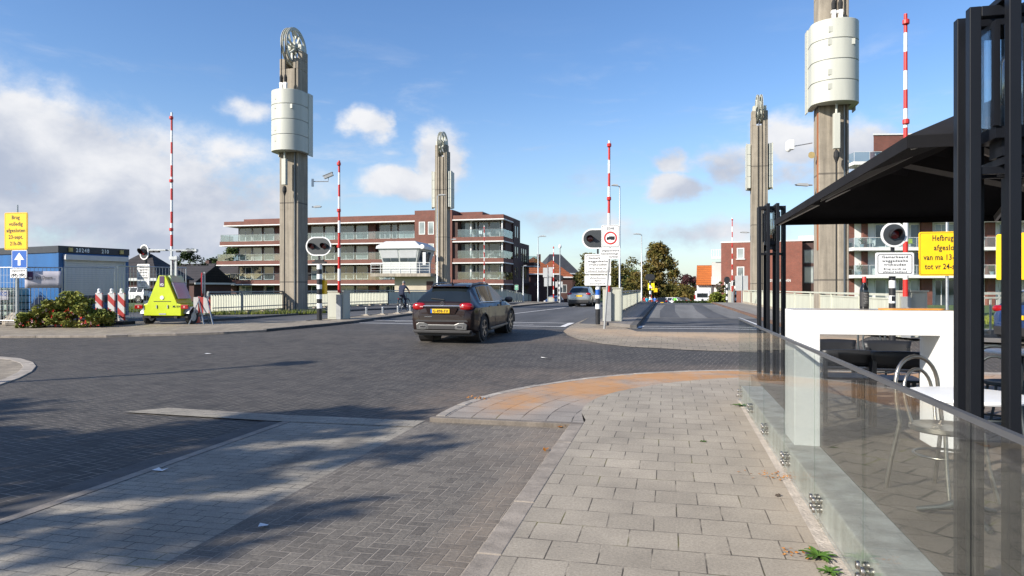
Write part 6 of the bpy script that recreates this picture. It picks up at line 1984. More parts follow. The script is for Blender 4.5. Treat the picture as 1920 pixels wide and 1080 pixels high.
# grass strips that show through the pickets
def tufts(name, label, cx, cy, w_, d_, n, h, mat, seed, z=None, rz=0.0):
    rr = random.Random(seed)
    g = MB()
    for _ in range(n):
        px_, py_ = rr.uniform(-w_ / 2, w_ / 2), rr.uniform(-d_ / 2, d_ / 2)
        a = rr.uniform(0, 6.28)
        hh = h * rr.uniform(0.5, 1.3)
        ww = 0.012 + 0.01 * rr.random()
        dx_, dy_ = math.cos(a) * ww, math.sin(a) * ww
        lx, ly = rr.gauss(0, 0.3) * hh, rr.gauss(0, 0.3) * hh
        g.add([(px_ - dx_, py_ - dy_, 0), (px_ + dx_, py_ + dy_, 0), (px_ + lx, py_ + ly, hh)], [(0, 1, 2)])
    o = g.build(name, mat, None, fix=False)
    o.location = (cx, cy, (gz(cy) if z is None else z))
    o.rotation_euler = (0, 0, rz)
    o['kind'] = 'stuff'
    tag(o, label, 'grass')
    return o
x, y = W(720, 52)
tufts('grass', 'green grass strip behind the left bridge railing near the cyclist', x - 3, y + 3, 3.0, 18, 5000, 0.3, M['leaf_bright'], 71, rz=R(-14))
x, y = W(440, 33)
tufts('grass', 'thin grass at the foot of the left railing', x, y + 0.6, 8, 0.6, 1500, 0.22, M['leaf_bright'], 72, rz=R(35))
x, y = W(1860, 24)
tufts('grass', 'sunlit grass behind the white picket railing at the right', x, y + 2, 12, 3, 6000, 0.25, M['leaf_bright'], 73)
x, y = W(262, 40)
tufts('grass', 'green grass between the container and the lime trailer', x, y, 5, 14, 6000, 0.2, M['leaf_bright'], 74)

# weeds, litter and fallen leaves near the camera
def weed(label, x, y, n, L, seed, grp='weeds growing along the glass fence'):
    rr = random.Random(seed)
    t = thing('weed', label, 'weed', (x, y, 0.0), 0, grp)
    g = MB()
    for i in range(n):
        a = 6.28 * i / n + rr.uniform(-0.3, 0.3)
        l = L * rr.uniform(0.6, 1.15)
        wd = l * 0.11
        dx_, dy_ = math.cos(a), math.sin(a)
        up = rr.uniform(0.25, 0.75)
        prev = None
        pts = []
        for j in range(5):
            f = j / 4
            r_ = l * f
            pts.append((Vector((dx_ * r_, dy_ * r_, 0.005 + l * up * (f - 0.75 * f * f))), wd * math.sin(math.pi * (0.12 + 0.88 * f)) + 0.001))
        vs = []
        for c, ww in pts:
            vs += [c + Vector((-dy_ * ww, dx_ * ww, 0.004)), c, c + Vector((dy_ * ww, -dx_ * ww, 0.004))]
        fs = []
        for j in range(4):
            fs += [(3 * j, 3 * j + 1, 3 * j + 4, 3 * j + 3), (3 * j + 1, 3 * j + 2, 3 * j + 5, 3 * j + 4)]
        g.add(vs, fs)
    g.build('leaves', M['weed'], t, smooth=60, fix=False)
    return t
x, y = gp(1534, 1046)
weed('large green rosette weed by the glass fence, near the bottom edge', x, y, 24, 0.10, 81)
x, y = gp(1556, 1076)
weed('smaller weed cut by the bottom edge, below the large rosette', x, y, 14, 0.08, 82)
x, y = gp(1390, 762)
weed('dry weed at the far end of the glass fence', x, y, 14, 0.12, 83)
x, y = gp(1318, 829)
weed('tiny moss tuft between the flags in the middle of the pavement', x, y, 9, 0.035, 84, None)
def litter(name, label, px, py, n, spread, size, mat, seed, cat='fallen leaves', off=0.0):
    rr = random.Random(seed)
    x, y = gp(px, py, off)
    g = MB()
    for _ in range(n):
        c = Vector((rr.gauss(0, spread), rr.gauss(0, spread * 0.7), 0.006 + abs(rr.gauss(0, 0.012))))
        a = Vector((rr.gauss(0, 1), rr.gauss(0, 1), rr.gauss(0, 0.35))).normalized()
        b = a.cross(Vector((rr.gauss(0, 0.3), rr.gauss(0, 0.3), 1))).normalized()
        s = size * rr.uniform(0.6, 1.3)
        g.add([c - a * s, c + b * s * 0.55, c + a * s, c - b * s * 0.55], [(0, 1, 2, 3)])
    o = g.build(name, mat, None, fix=False)
    o.location = (x, y, gz(y) + off + 0.002)
    if n > 5:
        o['kind'] = 'stuff'
    tag(o, label, cat)
    return o
litter('leaf_heap', 'heap of orange fallen leaves in the corner of the lay-by kerb', 1048, 799, 90, 0.055, 0.022, M['litter_or'], 91, off=-0.045)
litter('leaf_heap', 'small patch of orange leaves at the kerb left of the corner pavement', 895, 748, 40, 0.07, 0.02, M['litter_or'], 92)
litter('fallen_leaf', 'single orange leaf on the lay-by pavers near the kerb', 1022, 844, 3, 0.02, 0.03, M['litter_or'], 93, 'leaf', -0.045)
litter('fallen_leaf', 'dark dry leaf on the flags by the glass fence', 1460, 931, 2, 0.012, 0.03, M['bark'], 94, 'leaf')
litter('leaf_litter', 'dry orange leaves along the foot of the glass fence', 1462, 895, 60, 0.12, 0.014, M['litter_or'], 95)
litter('leaf_litter', 'scattered dry leaves near the large rosette weed', 1500, 1043, 22, 0.05, 0.014, M['litter_or'], 96)
def scrap(label, px, py, pts, off, rz):
    x, y = gp(px, py, off)
    b = MB()
    n = len(pts)
    vs = [(a, c, 0.012 + 0.02 * math.sin(3 * i)) for i, (a, c) in enumerate(pts)] + [(0, 0, 0.006)]
    b.add(vs, [(i, (i + 1) % n, n) for i in range(n)])
    o = b.build('paper_scrap', M['paper'], None, fix=False)
    o.location = (x, y, gz(y) + off)
    o.rotation_euler = (0, 0, rz)
    tag(o, label, 'litter', 'scraps of white paper on the road')
scrap('crumpled white paper scrap by the gutter of the light paver band', 299, 883, [(-0.06, -0.015), (-0.015, -0.035), (0.035, -0.02), (0.065, 0.035), (0.02, 0.015), (-0.02, 0.03)], -0.05, 0.2)
scrap('small white paper scrap on the lay-by pavers', 493, 988, [(-0.03, -0.02), (0.03, -0.02), (0.035, 0.02), (-0.02, 0.03)], -0.045, 0.5)
scrap('small white paper scrap far out on the dark road', 392, 664, [(-0.1, -0.03), (0.1, -0.02), (0.09, 0.03), (-0.08, 0.03)], -0.055, 0.1)
scrap('thin pale strip of wood lying on the road beyond the corner', 1026, 672, [(-0.16, 0.03), (0.15, -0.09), (0.16, -0.08), (-0.15, 0.045)], -0.055, -0.2)
# ------------------------------------------------------------------ vehicles
def interp(tab, y):
    for (a, va), (b, vb) in zip(tab, tab[1:]):
        if y <= b:
            f = 0 if b == a else max(0, (y - a) / (b - a))
            return va + (vb - va) * f
    return tab[-1][1]
SUV = dict(L=4.42, ax=(0.88, 3.58), R=0.345, arch=0.395,
           top=[(0, .70), (.015, .80), (.05, .96), (.10, 1.05), (.16, 1.085), (.30, 1.20), (.46, 1.34), (.62, 1.44), (.72, 1.48), (.95, 1.515), (1.6, 1.545), (2.2, 1.515), (2.55, 1.435), (3.3, 1.04), (3.85, .95), (4.2, .84), (4.36, .70), (4.42, .58)],
           belt=[(0, .66), (.03, .82), (.10, .96), (.2, 1.03), (1.0, 1.015), (2.0, .985), (3.2, .95), (3.85, .88), (4.2, .74), (4.42, .52)],
           w=[(0, .70), (.04, .79), (.12, .855), (.35, .895), (.9, .905), (2.0, .89), (3.5, .905), (4.0, .85), (4.25, .74), (4.42, .52)],
           wr=[(0, .60), (.16, .73), (.62, .52), (1.0, .57), (2.2, .60), (2.55, .60), (3.3, .72), (4.42, .4)],
           bot=[(0, .36), (.25, .27), (.5, .25), (4.0, .25), (4.42, .30)],
           side=[(0.80, 1.06, .62), (1.12, 1.90, 1), (1.98, 2.98, 1)], rear=(.16, .62), front=(2.55, 3.3))
WAGON = dict(L=4.56, ax=(0.96, 3.61), R=0.32, arch=0.365,
             top=[(0, .62), (.02, .80), (.06, .95), (.12, 1.02), (.50, 1.36), (.62, 1.42), (.9, 1.455), (1.8, 1.475), (2.4, 1.44), (2.75, 1.36), (3.5, 1.0), (4.1, .86), (4.4, .72), (4.56, .55)],
             belt=[(0, .60), (.04, .80), (.12, .94), (.3, .965), (1.2, .95), (3.4, .90), (4.1, .82), (4.56, .5)],
             w=[(0, .68), (.05, .79), (.2, .87), (.9, .90), (2.0, .89), (3.6, .90), (4.2, .82), (4.56, .52)],
             wr=[(0, .58), (.12, .70), (.5, .58), (1.0, .60), (2.4, .60), (2.75, .61), (3.5, .72), (4.56, .4)],
             bot=[(0, .34), (.3, .24), (4.2, .22), (4.56, .28)],
             side=[(0.62, 1.2, .7), (1.28, 2.05, 1), (2.13, 3.12, 1)], rear=(.12, .50), front=(2.75, 3.5))
VAN = dict(L=4.95, ax=(0.95, 4.0), R=0.33, arch=0.38,
           top=[(0, 1.80), (.04, 1.90), (.2, 1.95), (3.3, 1.95), (3.6, 1.86), (4.2, 1.25), (4.75, 1.02), (4.95, .65)],
           belt=[(0, 1.05), (3.6, 1.05), (4.2, 1.0), (4.75, .8), (4.95, .55)],
           w=[(0, .88), (.05, .93), (.3, .95), (4.0, .95), (4.6, .85), (4.95, .6)],
           wr=[(0, .80), (.3, .84), (3.4, .82), (4.2, .80), (4.95, .5)],
           bot=[(0, .32), (4.95, .28)],
           side=[(2.55, 3.65, 1)], rear=None, front=(3.6, 4.2))

def car(name, label, loc, rz, T, paint, cat='car', pitch=0.0, detail=1, group=None):
    t = thing(name, label, cat, loc, rz, group)
    t.rotation_euler = (pitch, 0, rz)
    ys = set()
    SH = .13 if T is SUV else .07
    for k in ('top', 'belt', 'w', 'wr'):
        ys |= {round(p[0], 3) for p in T[k]}
    for s in T['side']:
        ys |= {s[0], s[1]}
    for a in T['ax']:
        for q in range(-8, 9):
            ys.add(round(a + T['arch'] * math.sin(math.pi / 2 * q / 8), 3))
    ys = sorted(y for y in ys if 0 <= y <= T['L'])
    ys = [y for i, y in enumerate(ys) if i == 0 or y - ys[i - 1] > 0.008]
    def prof(y):
        wd, zt, zb, wr, z0 = (interp(T[k], y) for k in ('w', 'top', 'belt', 'wr', 'bot'))
        zb = min(zb, zt - 0.03)
        wr = min(wr, wd - 0.1)
        h = zt - zb
        fl = [(wd - .10, z0), (wd - .025, z0 + .06), (wd + .0, z0 + .45 * (zb - z0)), (wd - .006, zb - .15 * (zb - z0)), (wd - SH, zb),
              (wr + (wd - SH - wr) * .10 + .012, zb + h * .84), (wr - .045, zb + h * .955), (wr * .55, zt - .004), (0, zt)]
        for a in T['ax']:
            q = T['arch'] ** 2 - (y - a) ** 2
            if q > 0:
                za = T['R'] + math.sqrt(q)
                fl[:4] = [(x if i else wd - .06, max(z, za + 0.0008 * i)) for i, (x, z) in enumerate(fl[:4])]
        return fl
    rows = [prof(y) for y in ys]
    nj = 9
    def vid(side, i, j):
        return (side * len(ys) + i) * nj + j
    V = []
    for s in (1, -1):
        for y, r in zip(ys, rows):
            V += [(s * x, y, z) for x, z in r]
    groups = {'body': []}
    for s in (0, 1):
        for i in range(len(ys) - 1):
            ym = (ys[i] + ys[i + 1]) / 2
            for j in range(nj - 1):
                f = (vid(s, i, j), vid(s, i + 1, j), vid(s, i + 1, j + 1), vid(s, i, j + 1))
                g = 'body'
                if j == 4:
                    for k, (a, b, _) in enumerate(T['side']):
                        if a < ym < b:
                            g = 'side_window%d%d' % (s, k)
                if T['rear'] and T['rear'][0] < ym < T['rear'][1] and j >= 5:
                    g = 'rear_window'
                if T['front'][0] < ym < T['front'][1] and j >= 5:
                    g = 'windscreen'
                groups.setdefault(g, []).append(f)
    groups['body'].append(tuple([vid(0, 0, j) for j in range(nj)] + [vid(1, 0, j) for j in range(nj - 2, -1, -1)]))
    n = len(ys) - 1
    groups['body'].append(tuple([vid(0, n, j) for j in range(nj)] + [vid(1, n, j) for j in range(nj - 2, -1, -1)]))
    for g, fs in groups.items():
        used = sorted({i for f in fs for i in f})
        mp = {u: k for k, u in enumerate(used)}
        mb = MB()
        mb.add([V[u] for u in used], [tuple(mp[i] for i in f) for f in fs])
        nm = 'side_window' if g.startswith('side') else g
        o = mb.build(nm, paint if g == 'body' else M['carglass'], t, smooth=30)
        if g == 'body':
            bm = bmesh.new()
            bm.from_mesh(o.data)
            bmesh.ops.remove_doubles(bm, verts=bm.verts, dist=0.0015)
            bmesh.ops.recalc_face_normals(bm, faces=bm.faces)
            bm.to_mesh(o.data)
            bm.free()
    wmax = max(p[1] for p in T['w'])
    # dark pillars and rails behind the glass joints, wheel wells, underbody
    ub = MB().bx(-wmax + .13, wmax - .13, .12, T['L'] - .15, .20, .5)
    for a in T['ax']:
        for s in (-1, 1):
            ub.lathe([(T['arch'] + .02, min(s * .45, s * (wmax - .05))), (T['arch'] + .02, max(s * .45, s * (wmax - .05)))], (0, a, T['R']), 24, axis='x')
    ub.build('underbody', M['trim'], t)
    for a in T['ax']:
        for s in (-1, 1):
            R_ = T['R']
            xo = s * (wmax - .015)
            xi = s * (wmax - .23)
            tw = MB().lathe([(R_ * .66, xo), (R_ * .92, xo - s * .0), (R_, xo - s * .03), (R_, xi + s * .03), (R_ * .92, xi), (R_ * .66, xi)], (0, a, R_), 32, axis='x', caps=False)
            wh = tw.build('wheel', M['rubber'], t, smooth=40)
            rm = MB()
            ring(rm, R_ * .68, R_ * .60, min(xo, xo - s * .16), max(xo - s * .004, xo - s * .16), (0, a, R_), 28)
            rm.lathe([(R_ * .62, xo - s * .10), (R_ * .62, xo - s * .11)], (0, a, R_), 24, 1, axis='x')
            for q in range(5):
                for dq in (-0.13, 0.13):
                    an = 2 * math.pi * q / 5 + 0.3
                    rm.bar((xo - s * .03, a + R_ * .10 * math.cos(an), R_ + R_ * .10 * math.sin(an)), (xo - s * .02, a + R_ * .64 * math.cos(an + dq), R_ + R_ * .64 * math.sin(an + dq)), .035, .035, up=(1, 0, 0))
            rm.lathe([(R_ * .15, xo - s * .05), (R_ * .13, xo - s * .015)], (0, a, R_), 14, axis='x')
            rm.build('rim', [M['rim'], M['trim']], wh)
    return t, ys

def ell(mb, c, r, mi=0, n=14, m=8, p=1.0):
    vs, fs = [], []
    for i in range(m + 1):
        th = math.pi * i / m
        for j in range(n):
            ph = 2 * math.pi * j / n
            def sg(v):
                return math.copysign(abs(v) ** p, v)
            vs.append((c[0] + r[0] * sg(math.sin(th)) * sg(math.cos(ph)), c[1] + r[1] * sg(math.sin(th)) * sg(math.sin(ph)), c[2] + r[2] * sg(math.cos(th))))
    for i in range(m):
        for j in range(n):
            k = (j + 1) % n
            fs.append((i * n + j, i * n + k, (i + 1) * n + k, (i + 1) * n + j))
    return mb.add(vs, fs, mi)

def number_plate(parent, y, z, txt=None, x=0.0):
    p = MB().bx(x - .26, x + .26, y - .012, y + .01, z - .055, z + .055).build('number_plate', M['plate'], parent, bevel=0.008)
    MB().bx(x - .258, x - .215, y - .015, y - .011, z - .053, z + .053).build('plate_band', M['signblue'], p)
    if txt:
        lettering(p, [(txt, x + .02, z - .036, .072, .42, 1.1)], M['black'], y - .016)
    return p

# ---- the brown SUV
gr = gz(18.0) - 0.06
SX, SY_ = -5.67, 16.72
suv, _ = car('parked_car', 'dark brown SUV with roof rails and yellow plate, driving onto the bridge', (SX, SY_, gz(SY_) - 0.045), R(-2.0), SUV, M['paint_brown'], 'car', math.atan(.25 / 9))
suv.name = 'suv_car'
for s in (-1, 1):
    for a_ in SUV['ax']:
        MB().path([(s * .893, a_ + .40 * math.cos(R(q)), .345 + .40 * math.sin(R(q))) for q in range(-8, 190, 11)], .022, 6).build('arch_trim', M['trim'], suv, smooth=60)
    tl = MB()
    ell(tl, (s * .64, .11, .955), (.19, .105, .10), p=0.75)
    lo = tl.build('tail_lamp', M['tail'], suv, smooth=60)
    MB().bar((s * .50, .006, .955), (s * .80, .06, .96), .03, .028).build('light_strip', M['tailclear'], lo)
    MB().path([(s * .545, .74, 1.44), (s * .55, .9, 1.515), (s * .56, 1.5, 1.545), (s * .56, 2.15, 1.515), (s * .55, 2.45, 1.43)], .018, 6).build('roof_rail', M['silverplastic'], suv, smooth=50)
    mi_ = MB()
    ell(mi_, (s * 1.0, 2.95, 1.02), (.12, .075, .085), p=0.8)
    mi_.bar((s * .78, 2.98, .99), (s * .95, 2.97, 1.0), .05, .04)
    mi_.build('wing_mirror', M['black'], suv, smooth=60)
    MB().bx(min(s * .895, s * .925), max(s * .895, s * .925), 1.34, 3.12, .27, .33).build('side_sill', M['silverplastic'], suv, bevel=.01)
    for yy in (1.30, 2.15):
        MB().bar((s * .892, yy, .895), (s * .892, yy + .2, .90), .03, .03).build('door_handle', M['paint_brown'], suv)
    for yy in (1.05, 1.94, 3.02):
        MB().bar((s * .896, yy, .34), (s * .872, yy + .02, .95), .006, .012).build('door_seam', M['trim'], suv)
    MB().path([(s * .772, .78, 1.035), (s * .776, 1.4, 1.017), (s * .766, 2.2, .99), (s * .768, 2.98, .967)], .011, 6).build('chrome_line', M['chrome'], suv)
    ex = MB()
    P = rrect(.21, .075, .035)
    ex.prism(shift(P, s * .50, .44), -.035, .06)
    eo = ex.build('exhaust_tip', M['chrome'], suv)
    MB().prism(shift(rrect(.16, .045, .02), s * .50, .44), -.038, -.034).build('opening', M['black'], eo)
MB().prism([(-.50, .945), (.50, .945), (.50, .99), (-.50, .99)], .005, .08).build('chrome_strip', M['chrome'], suv, bevel=.01)
MB().prism([(-.44, .92), (.44, .92), (.36, .76), (-.36, .76)], -.004, .05).build('plate_recess', M['paint_brown'], suv)
number_plate(suv, -.012, .845, 'G-898-FX', -0.03)
sk = MB()
sk.prism([(-.68, .36), (-.70, .50), (-.62, .55), (-.47, .545), (-.36, .50), (.36, .50), (.47, .545), (.62, .55), (.70, .50), (.68, .36), (.5, .35), (.38, .37), (-.38, .37), (-.5, .35)], -.022, .04)
sk.build('bumper_trim', M['silverplastic'], suv, bevel=.015)
MB().prism([(-.76, .27), (.76, .27), (.80, .355), (-.80, .355)], -.006, .12).build('lower_bumper', M['trim'], suv, bevel=.02)
MB().bx(-.36, .36, -.026, -.021, .38, .46).build('bumper_grille', M['trim'], suv)
MB().prism([(-.72, .57), (.72, .57), (.68, .62), (-.68, .62)], -.012, .05).build('bumper_crease', M['trim'], suv)
MB().bx(-.46, -.26, -.006, .02, .69, .71).build('badge_lettering', M['chrome'], suv)
st_ = MB()
ring(st_, .045, .038, 0, 0, (0, 0, 0), 8)
eb = MB().lathe([(.052, -.004), (.052, .004), (.044, .004), (.044, -.004), (.052, -.004)], (0, .055, 1.035), 20, axis='y', caps=False)
for q in range(3):
    an = R(90 + 120 * q)
    eb.bar((0, .055, 1.035), (.046 * math.cos(an), .055, 1.035 + .046 * math.sin(an)), .012, .008, up=(0, 1, 0))
eb.build('emblem', M['chrome'], suv)
MB().prism([(-.53, 1.452), (.53, 1.452), (.50, 1.478), (-.50, 1.478)], .50, .74).build('roof_spoiler', M['paint_brown'], suv, bevel=.015)
MB().bar((.02, .18, 1.13), (-.36, .23, 1.16), .02, .02).build('wiper', M['black'], suv)
MB().path([(0, .9, 1.51), (0, .80, 1.58)], [.03, .008], 6).build('antenna', M['black'], suv)

# ---- the grey estate car ahead
x, y = W(1085, 49.5)
wag, _ = car('estate_car', 'silver grey estate car ahead on the bridge, seen from behind', (x, y, gz(y) - 0.06), R(-1.5), WAGON, M['paint_grey'], 'car')
for s in (-1, 1):
    tl = MB()
    ell(tl, (s * .68, .13, .93), (.20, .11, .085), p=.75)
    tl.build('tail_lamp', M['tail'], wag, smooth=60)
    MB().path([(s * .61, .7, 1.43), (s * .63, 1.4, 1.50), (s * .62, 2.3, 1.45)], .018, 6).build('roof_rail', M['trim'], wag)
    mi_ = MB()
    ell(mi_, (s * 1.0, 3.0, 1.0), (.11, .07, .08), p=.8)
    mi_.build('wing_mirror', M['paint_grey'], wag, smooth=60)
number_plate(wag, -.004, .78)
MB().prism([(-.70, .28), (.70, .28), (.76, .50), (-.76, .50)], -.016, .05).build('bumper_trim', M['trim'], wag, bevel=.02)
MB().bx(-.34, .34, -.008, .03, .855, .88).build('chrome_strip', M['chrome'], wag)

def far_car(name, label, px, d, rz, T, paint, cat='car', z=None):
    x, y = W(px, d)
    c, _ = car(name, label, (x, y, (gz(y) - 0.06) if z is None else z), rz, T, paint, cat, group='parked and distant cars')
    for s in (-1, 1):
        tl = MB()
        if T is VAN:
            tl.bx(min(s * .78, s * .92), max(s * .78, s * .92), -.02, .12, .95, 1.45)
        else:
            ell(tl, (s * .68, .12, .92), (.2, .11, .09), p=.8)
        tl.build('tail_lamp', M['tail'], c, smooth=50)
        hl = MB()
        ell(hl, (s * .62, T['L'] - .22, .72), (.17, .16, .08), p=.8)
        hl.build('headlight', M['tailclear'] if False else M['white'], c, smooth=50)
    if T is VAN:
        w_ = MB().bx(-.62, .62, -.015, .02, 1.14, 1.66)
        w_.build('rear_window', M['carglass'], c, bevel=.03)
        MB().bx(-.009, .009, -.018, .0, .5, 1.85).build('door_seam', M['trim'], c)
        MB().bx(-.85, .85, -.06, .1, .34, .52).build('bumper_trim', M['paint_white'], c, bevel=.03)
        MB().bx(-.12, .12, -.03, .0, .78, .98).build('handle', M['trim'], c)
    else:
        MB().prism([(-.68, .28), (.68, .28), (.74, .48), (-.74, .48)], -.016, .05).build('bumper_trim', M['trim'], c)
    number_plate(c, -.02, .72)
    return c
far_car('van', 'white van with dark rear window parked behind the hedge', 1317, 80, R(-4), VAN, M['paint_white'], 'van', z=-0.72)
far_car('parked_car', 'white car seen from the side between the container and the lime trailer', 288, 66, R(90), WAGON, M['paint_white'])
far_car('parked_car', 'blue car at the far end of the left lane, left of the grey estate car', 1047, 98, R(172), WAGON, M['paint_blue'], z=-1.0)
far_car('parked_car', 'dark blue parked car far beyond the bridge, behind the people', 1251, 106, R(5), WAGON, M['paint_blue'], z=-1.36)
far_car('parked_car', 'black parked car far beyond the bridge, left of the green shirted runner', 1241, 103, R(5), WAGON, M['paint_black'], z=-1.36)
far_car('parked_car', 'light coloured parked car under the trees, above the hedge', 1278, 105, R(60), WAGON, M['paint_white'], z=-1.36)
far_car('parked_car', 'dark grey parked car under the trees, left of the white van', 1292, 108, R(62), WAGON, M['paint_black'], z=-1.36)
far_car('parked_car', 'blue car glimpsed between the black posts at the right edge', 1905, 16.5, R(-75), WAGON, M['paint_blue'], z=gz(17) - 0.05)
# ------------------------------------------------------------------ cafe terrace
TZ = 0.20                                   # terrace level
# glass fence: one pane after the other along x = 0.97
seams = [9.83, 8.60, 7.35, 6.10, 4.88, 3.72, 2.49, 1.26, 0.03, -1.2]
labels = ['glass fence pane farthest from the camera, ending at the road', 'second glass fence pane from the far end', 'glass fence pane in front of the left leg of the white bar table',
          'glass fence pane in front of the opening of the white bar table', 'glass fence pane just left of the steel chair', 'glass fence pane in front of the steel cafe chair',
          'glass fence pane in front of the near black lantern', 'glass fence pane reaching the right edge of the photo', 'glass fence pane beside the camera, outside the photo']
for i, (a, b) in enumerate(zip(seams, seams[1:])):
    t = thing('glass_panel', labels[i], 'glass pane', (0.955, a, 0), 0, 'panes of the glass fence')
    L = a - b - 0.012
    MB().bx(-0.006, 0.006, -L, 0.0, 0.03, 1.12).build('pane', M['fenceglass'], t)
    MB().bx(-0.011, 0.011, -L - 0.012, 0.0, 1.12, 1.14).build('top_rail', M['railtop'], t)
    for yy in (-0.035, -L + 0.035) if i else (-0.035, -L + 0.035):
        for zz in (0.085, 0.145):
            st = MB().lathe([(0.020, -0.024), (0.0215, -0.020), (0.0215, -0.008)], (0, yy, zz), 16, axis='x')
            st.lathe([(0.02, 0.008), (0.02, 0.034)], (0, yy, zz), 14, axis='x')
            st.build('standoff', M['steel'], t, smooth=40)

# lanterns of black square tube
def lantern(label, cx, cy):
    t = thing('garden_lantern', label, 'lantern', (cx, cy, TZ), 0, 'tall black frame lanterns on the terrace')
    p = 0.0225
    a, b, H = 0.17, 0.065, 2.56
    for s in (-1, 1):
        f = MB()
        for q in (-1, 1):
            f.bx(q * a - p, q * a + p, s * b - p, s * b + p, 0, H)
        f.bx(-a + p, a - p, s * b - p, s * b + p, H - 2 * p, H)
        f.build('frame', M['black_steel'], t, bevel=0.003)
        f = MB()
        for q in (-1, 1):
            f.bx(s * b - p, s * b + p, q * a - p, q * a + p, 0, H + 0.03)
        f.bx(s * b - p, s * b + p, -a + p, a - p, H + 0.003, H + 0.03)
        f.build('frame', M['black_steel'], t, bevel=0.003)
    # lantern housing
    h = MB()
    z0, z1, e = 1.99, 2.47, 0.098
    h.bx(-e, e, -e, e, z1, z1 + 0.025).bx(-e, e, -e, e, z0, z0 + 0.05).bx(-e * .6, e * .6, -e * .6, e * .6, z0 - 0.07, z0)
    for sx in (-1, 1):
        for sy in (-1, 1):
            h.bx(sx * e - 0.012, sx * e + 0.012, sy * e - 0.012, sy * e + 0.012, z0 + 0.05, z1)
    ho = h.build('housing', M['black_steel'], t)
    for (x0, x1, y0, y1) in ((-e + .012, e - .012, -e - .002, -e + .002), (-e + .012, e - .012, e - .002, e + .002), (-e - .002, -e + .002, -e + .012, e - .012), (e - .002, e + .002, -e + .012, e - .012)):
        MB().bx(x0, x1, y0, y1, z0 + .05, z1).build('pane', M['lampglass'], ho)
    MB().lathe([(0.0, 2.38), (0.03, 2.365), (0.044, 2.33), (0.044, 2.18), (0.024, 2.145)], n=18, caps=False).build('bulb', M['bulbglass'], ho, smooth=40, fix=False)
    fl = MB()
    for k in range(6):
        an = k * math.pi / 3
        fl.path([(0.006 * math.cos(an), 0.006 * math.sin(an), 2.15), (0.02 * math.cos(an), 0.02 * math.sin(an), 2.2), (0.02 * math.cos(an), 0.02 * math.sin(an), 2.33)], 0.0012, 4)
    fl.build('filament', M['copper'], ho)
    MB().lathe([(0.018, 2.145), (0.02, 2.10), (0.02, 2.09)], n=14).build('socket', M['copper'], ho, smooth=40)
    MB().lathe([(0.024, 2.09), (0.02, 2.04)], n=14).build('lamp_holder', M['black_steel'], ho, smooth=40)
    c = MB()
    for s in (-1, 1):
        c.bx(-a + p, a - p, s * b - 0.014, s * b + 0.014, 1.84, 1.87).bx(s * b - 0.014, s * b + 0.014, -a + p, a - p, 1.873, 1.903)
        c.bx(s * 0.035 - 0.014, s * 0.035 + 0.014, -0.014, 0.014, 1.84, 1.92)
    c.build('cross_bar', M['black_steel'], t)
    MB().bx(-0.2, 0.2, -0.2, 0.2, 0.001, 0.012).build('base_plate', M['black_steel'], t)
    return t
lantern('tall black frame lantern close to the camera, cut by the top of the photo', 1.46, 3.39)
lantern('tall black frame lantern at the far end of the glass fence, by the canopy tip', 1.50, 10.75)

# parasol
t = thing('parasol', 'large square black canvas parasol with grey ribs, over the terrace', 'parasol', (3.30, 5.87, TZ), 0)
E, zE, zA = 2.14, 2.10, 3.15
up = MB()
N = 16
def canopy_z(u, v):
    m_ = max(abs(u), abs(v))
    return zE + (zA - zE) * (1 - m_) - 0.13 * math.sin(math.pi * (1 - m_)) * 4 * (lambda r: r * (1 - r))(min(abs(u), abs(v)) / max(m_, 1e-6))
grid = [[(E * (2 * i / N - 1) , E * (2 * j / N - 1)) for i in range(N + 1)] for j in range(N + 1)]
vs = [(x, y, canopy_z(x / E, y / E)) for row in grid for x, y in row]
fs = [(j * (N + 1) + i, j * (N + 1) + i + 1, (j + 1) * (N + 1) + i + 1, (j + 1) * (N + 1) + i) for j in range(N) for i in range(N)]
up.add(vs, fs)
cn = up.build('canopy', M['canvas'], t, smooth=25)
sd = cn.modifiers.new('thickness', 'SOLIDIFY'); sd.thickness = 0.006; sd.offset = 1
va = MB()
for (x0, y0, x1, y1) in ((-E, -E, E, -E), (E, -E, E, E), (E, E, -E, E), (-E, E, -E, -E)):
    va.bar((x0, y0, zE - 0.028), (x1, y1, zE - 0.028), 0.010, 0.06)
va.build('valance', M['canvas'], t)
rb = mk('rib grey', (0.36, 0.36, 0.365), 0.45, metal=0.2)
for k, (ux, uy) in enumerate(((-1, -1), (1, -1), (1, 1), (-1, 1), (0, -1), (1, 0), (0, 1), (-1, 0))):
    r = MB().bar((ux * E * 0.985, uy * E * 0.985, zE - 0.03), (ux * 0.06, uy * 0.06, zA - 0.06), 0.035, 0.05)
    ro = r.build('rib', rb, t)
    MB().bar((ux * E * 0.985, uy * E * 0.985, zE - 0.058), (ux * 0.06, uy * 0.06, zA - 0.088), 0.022, 0.004).build('edge_strip', M['white'], ro)
    zs_ = zE - 0.05 + (zA - 0.04 - zE) * 0.45
    MB().bar((ux * E * 0.55, uy * E * 0.55, zs_), (ux * 0.06, uy * 0.06, 1.95), 0.03, 0.045).build('strut', rb, t)
MB().tube((0, 0, 0), (0, 0, zA + 0.02), 0.045, n=14).lathe([(0.09, 1.9), (0.09, 2.0)], n=14).lathe([(0.08, zA - 0.1), (0.08, zA), (0.03, zA + 0.06)], n=14).build('mast', M['black_steel'], t, smooth=40)
MB().bx(-0.4, 0.4, -0.4, 0.4, 0.002, 0.07).build('base', M['black_steel'], t, bevel=0.01)

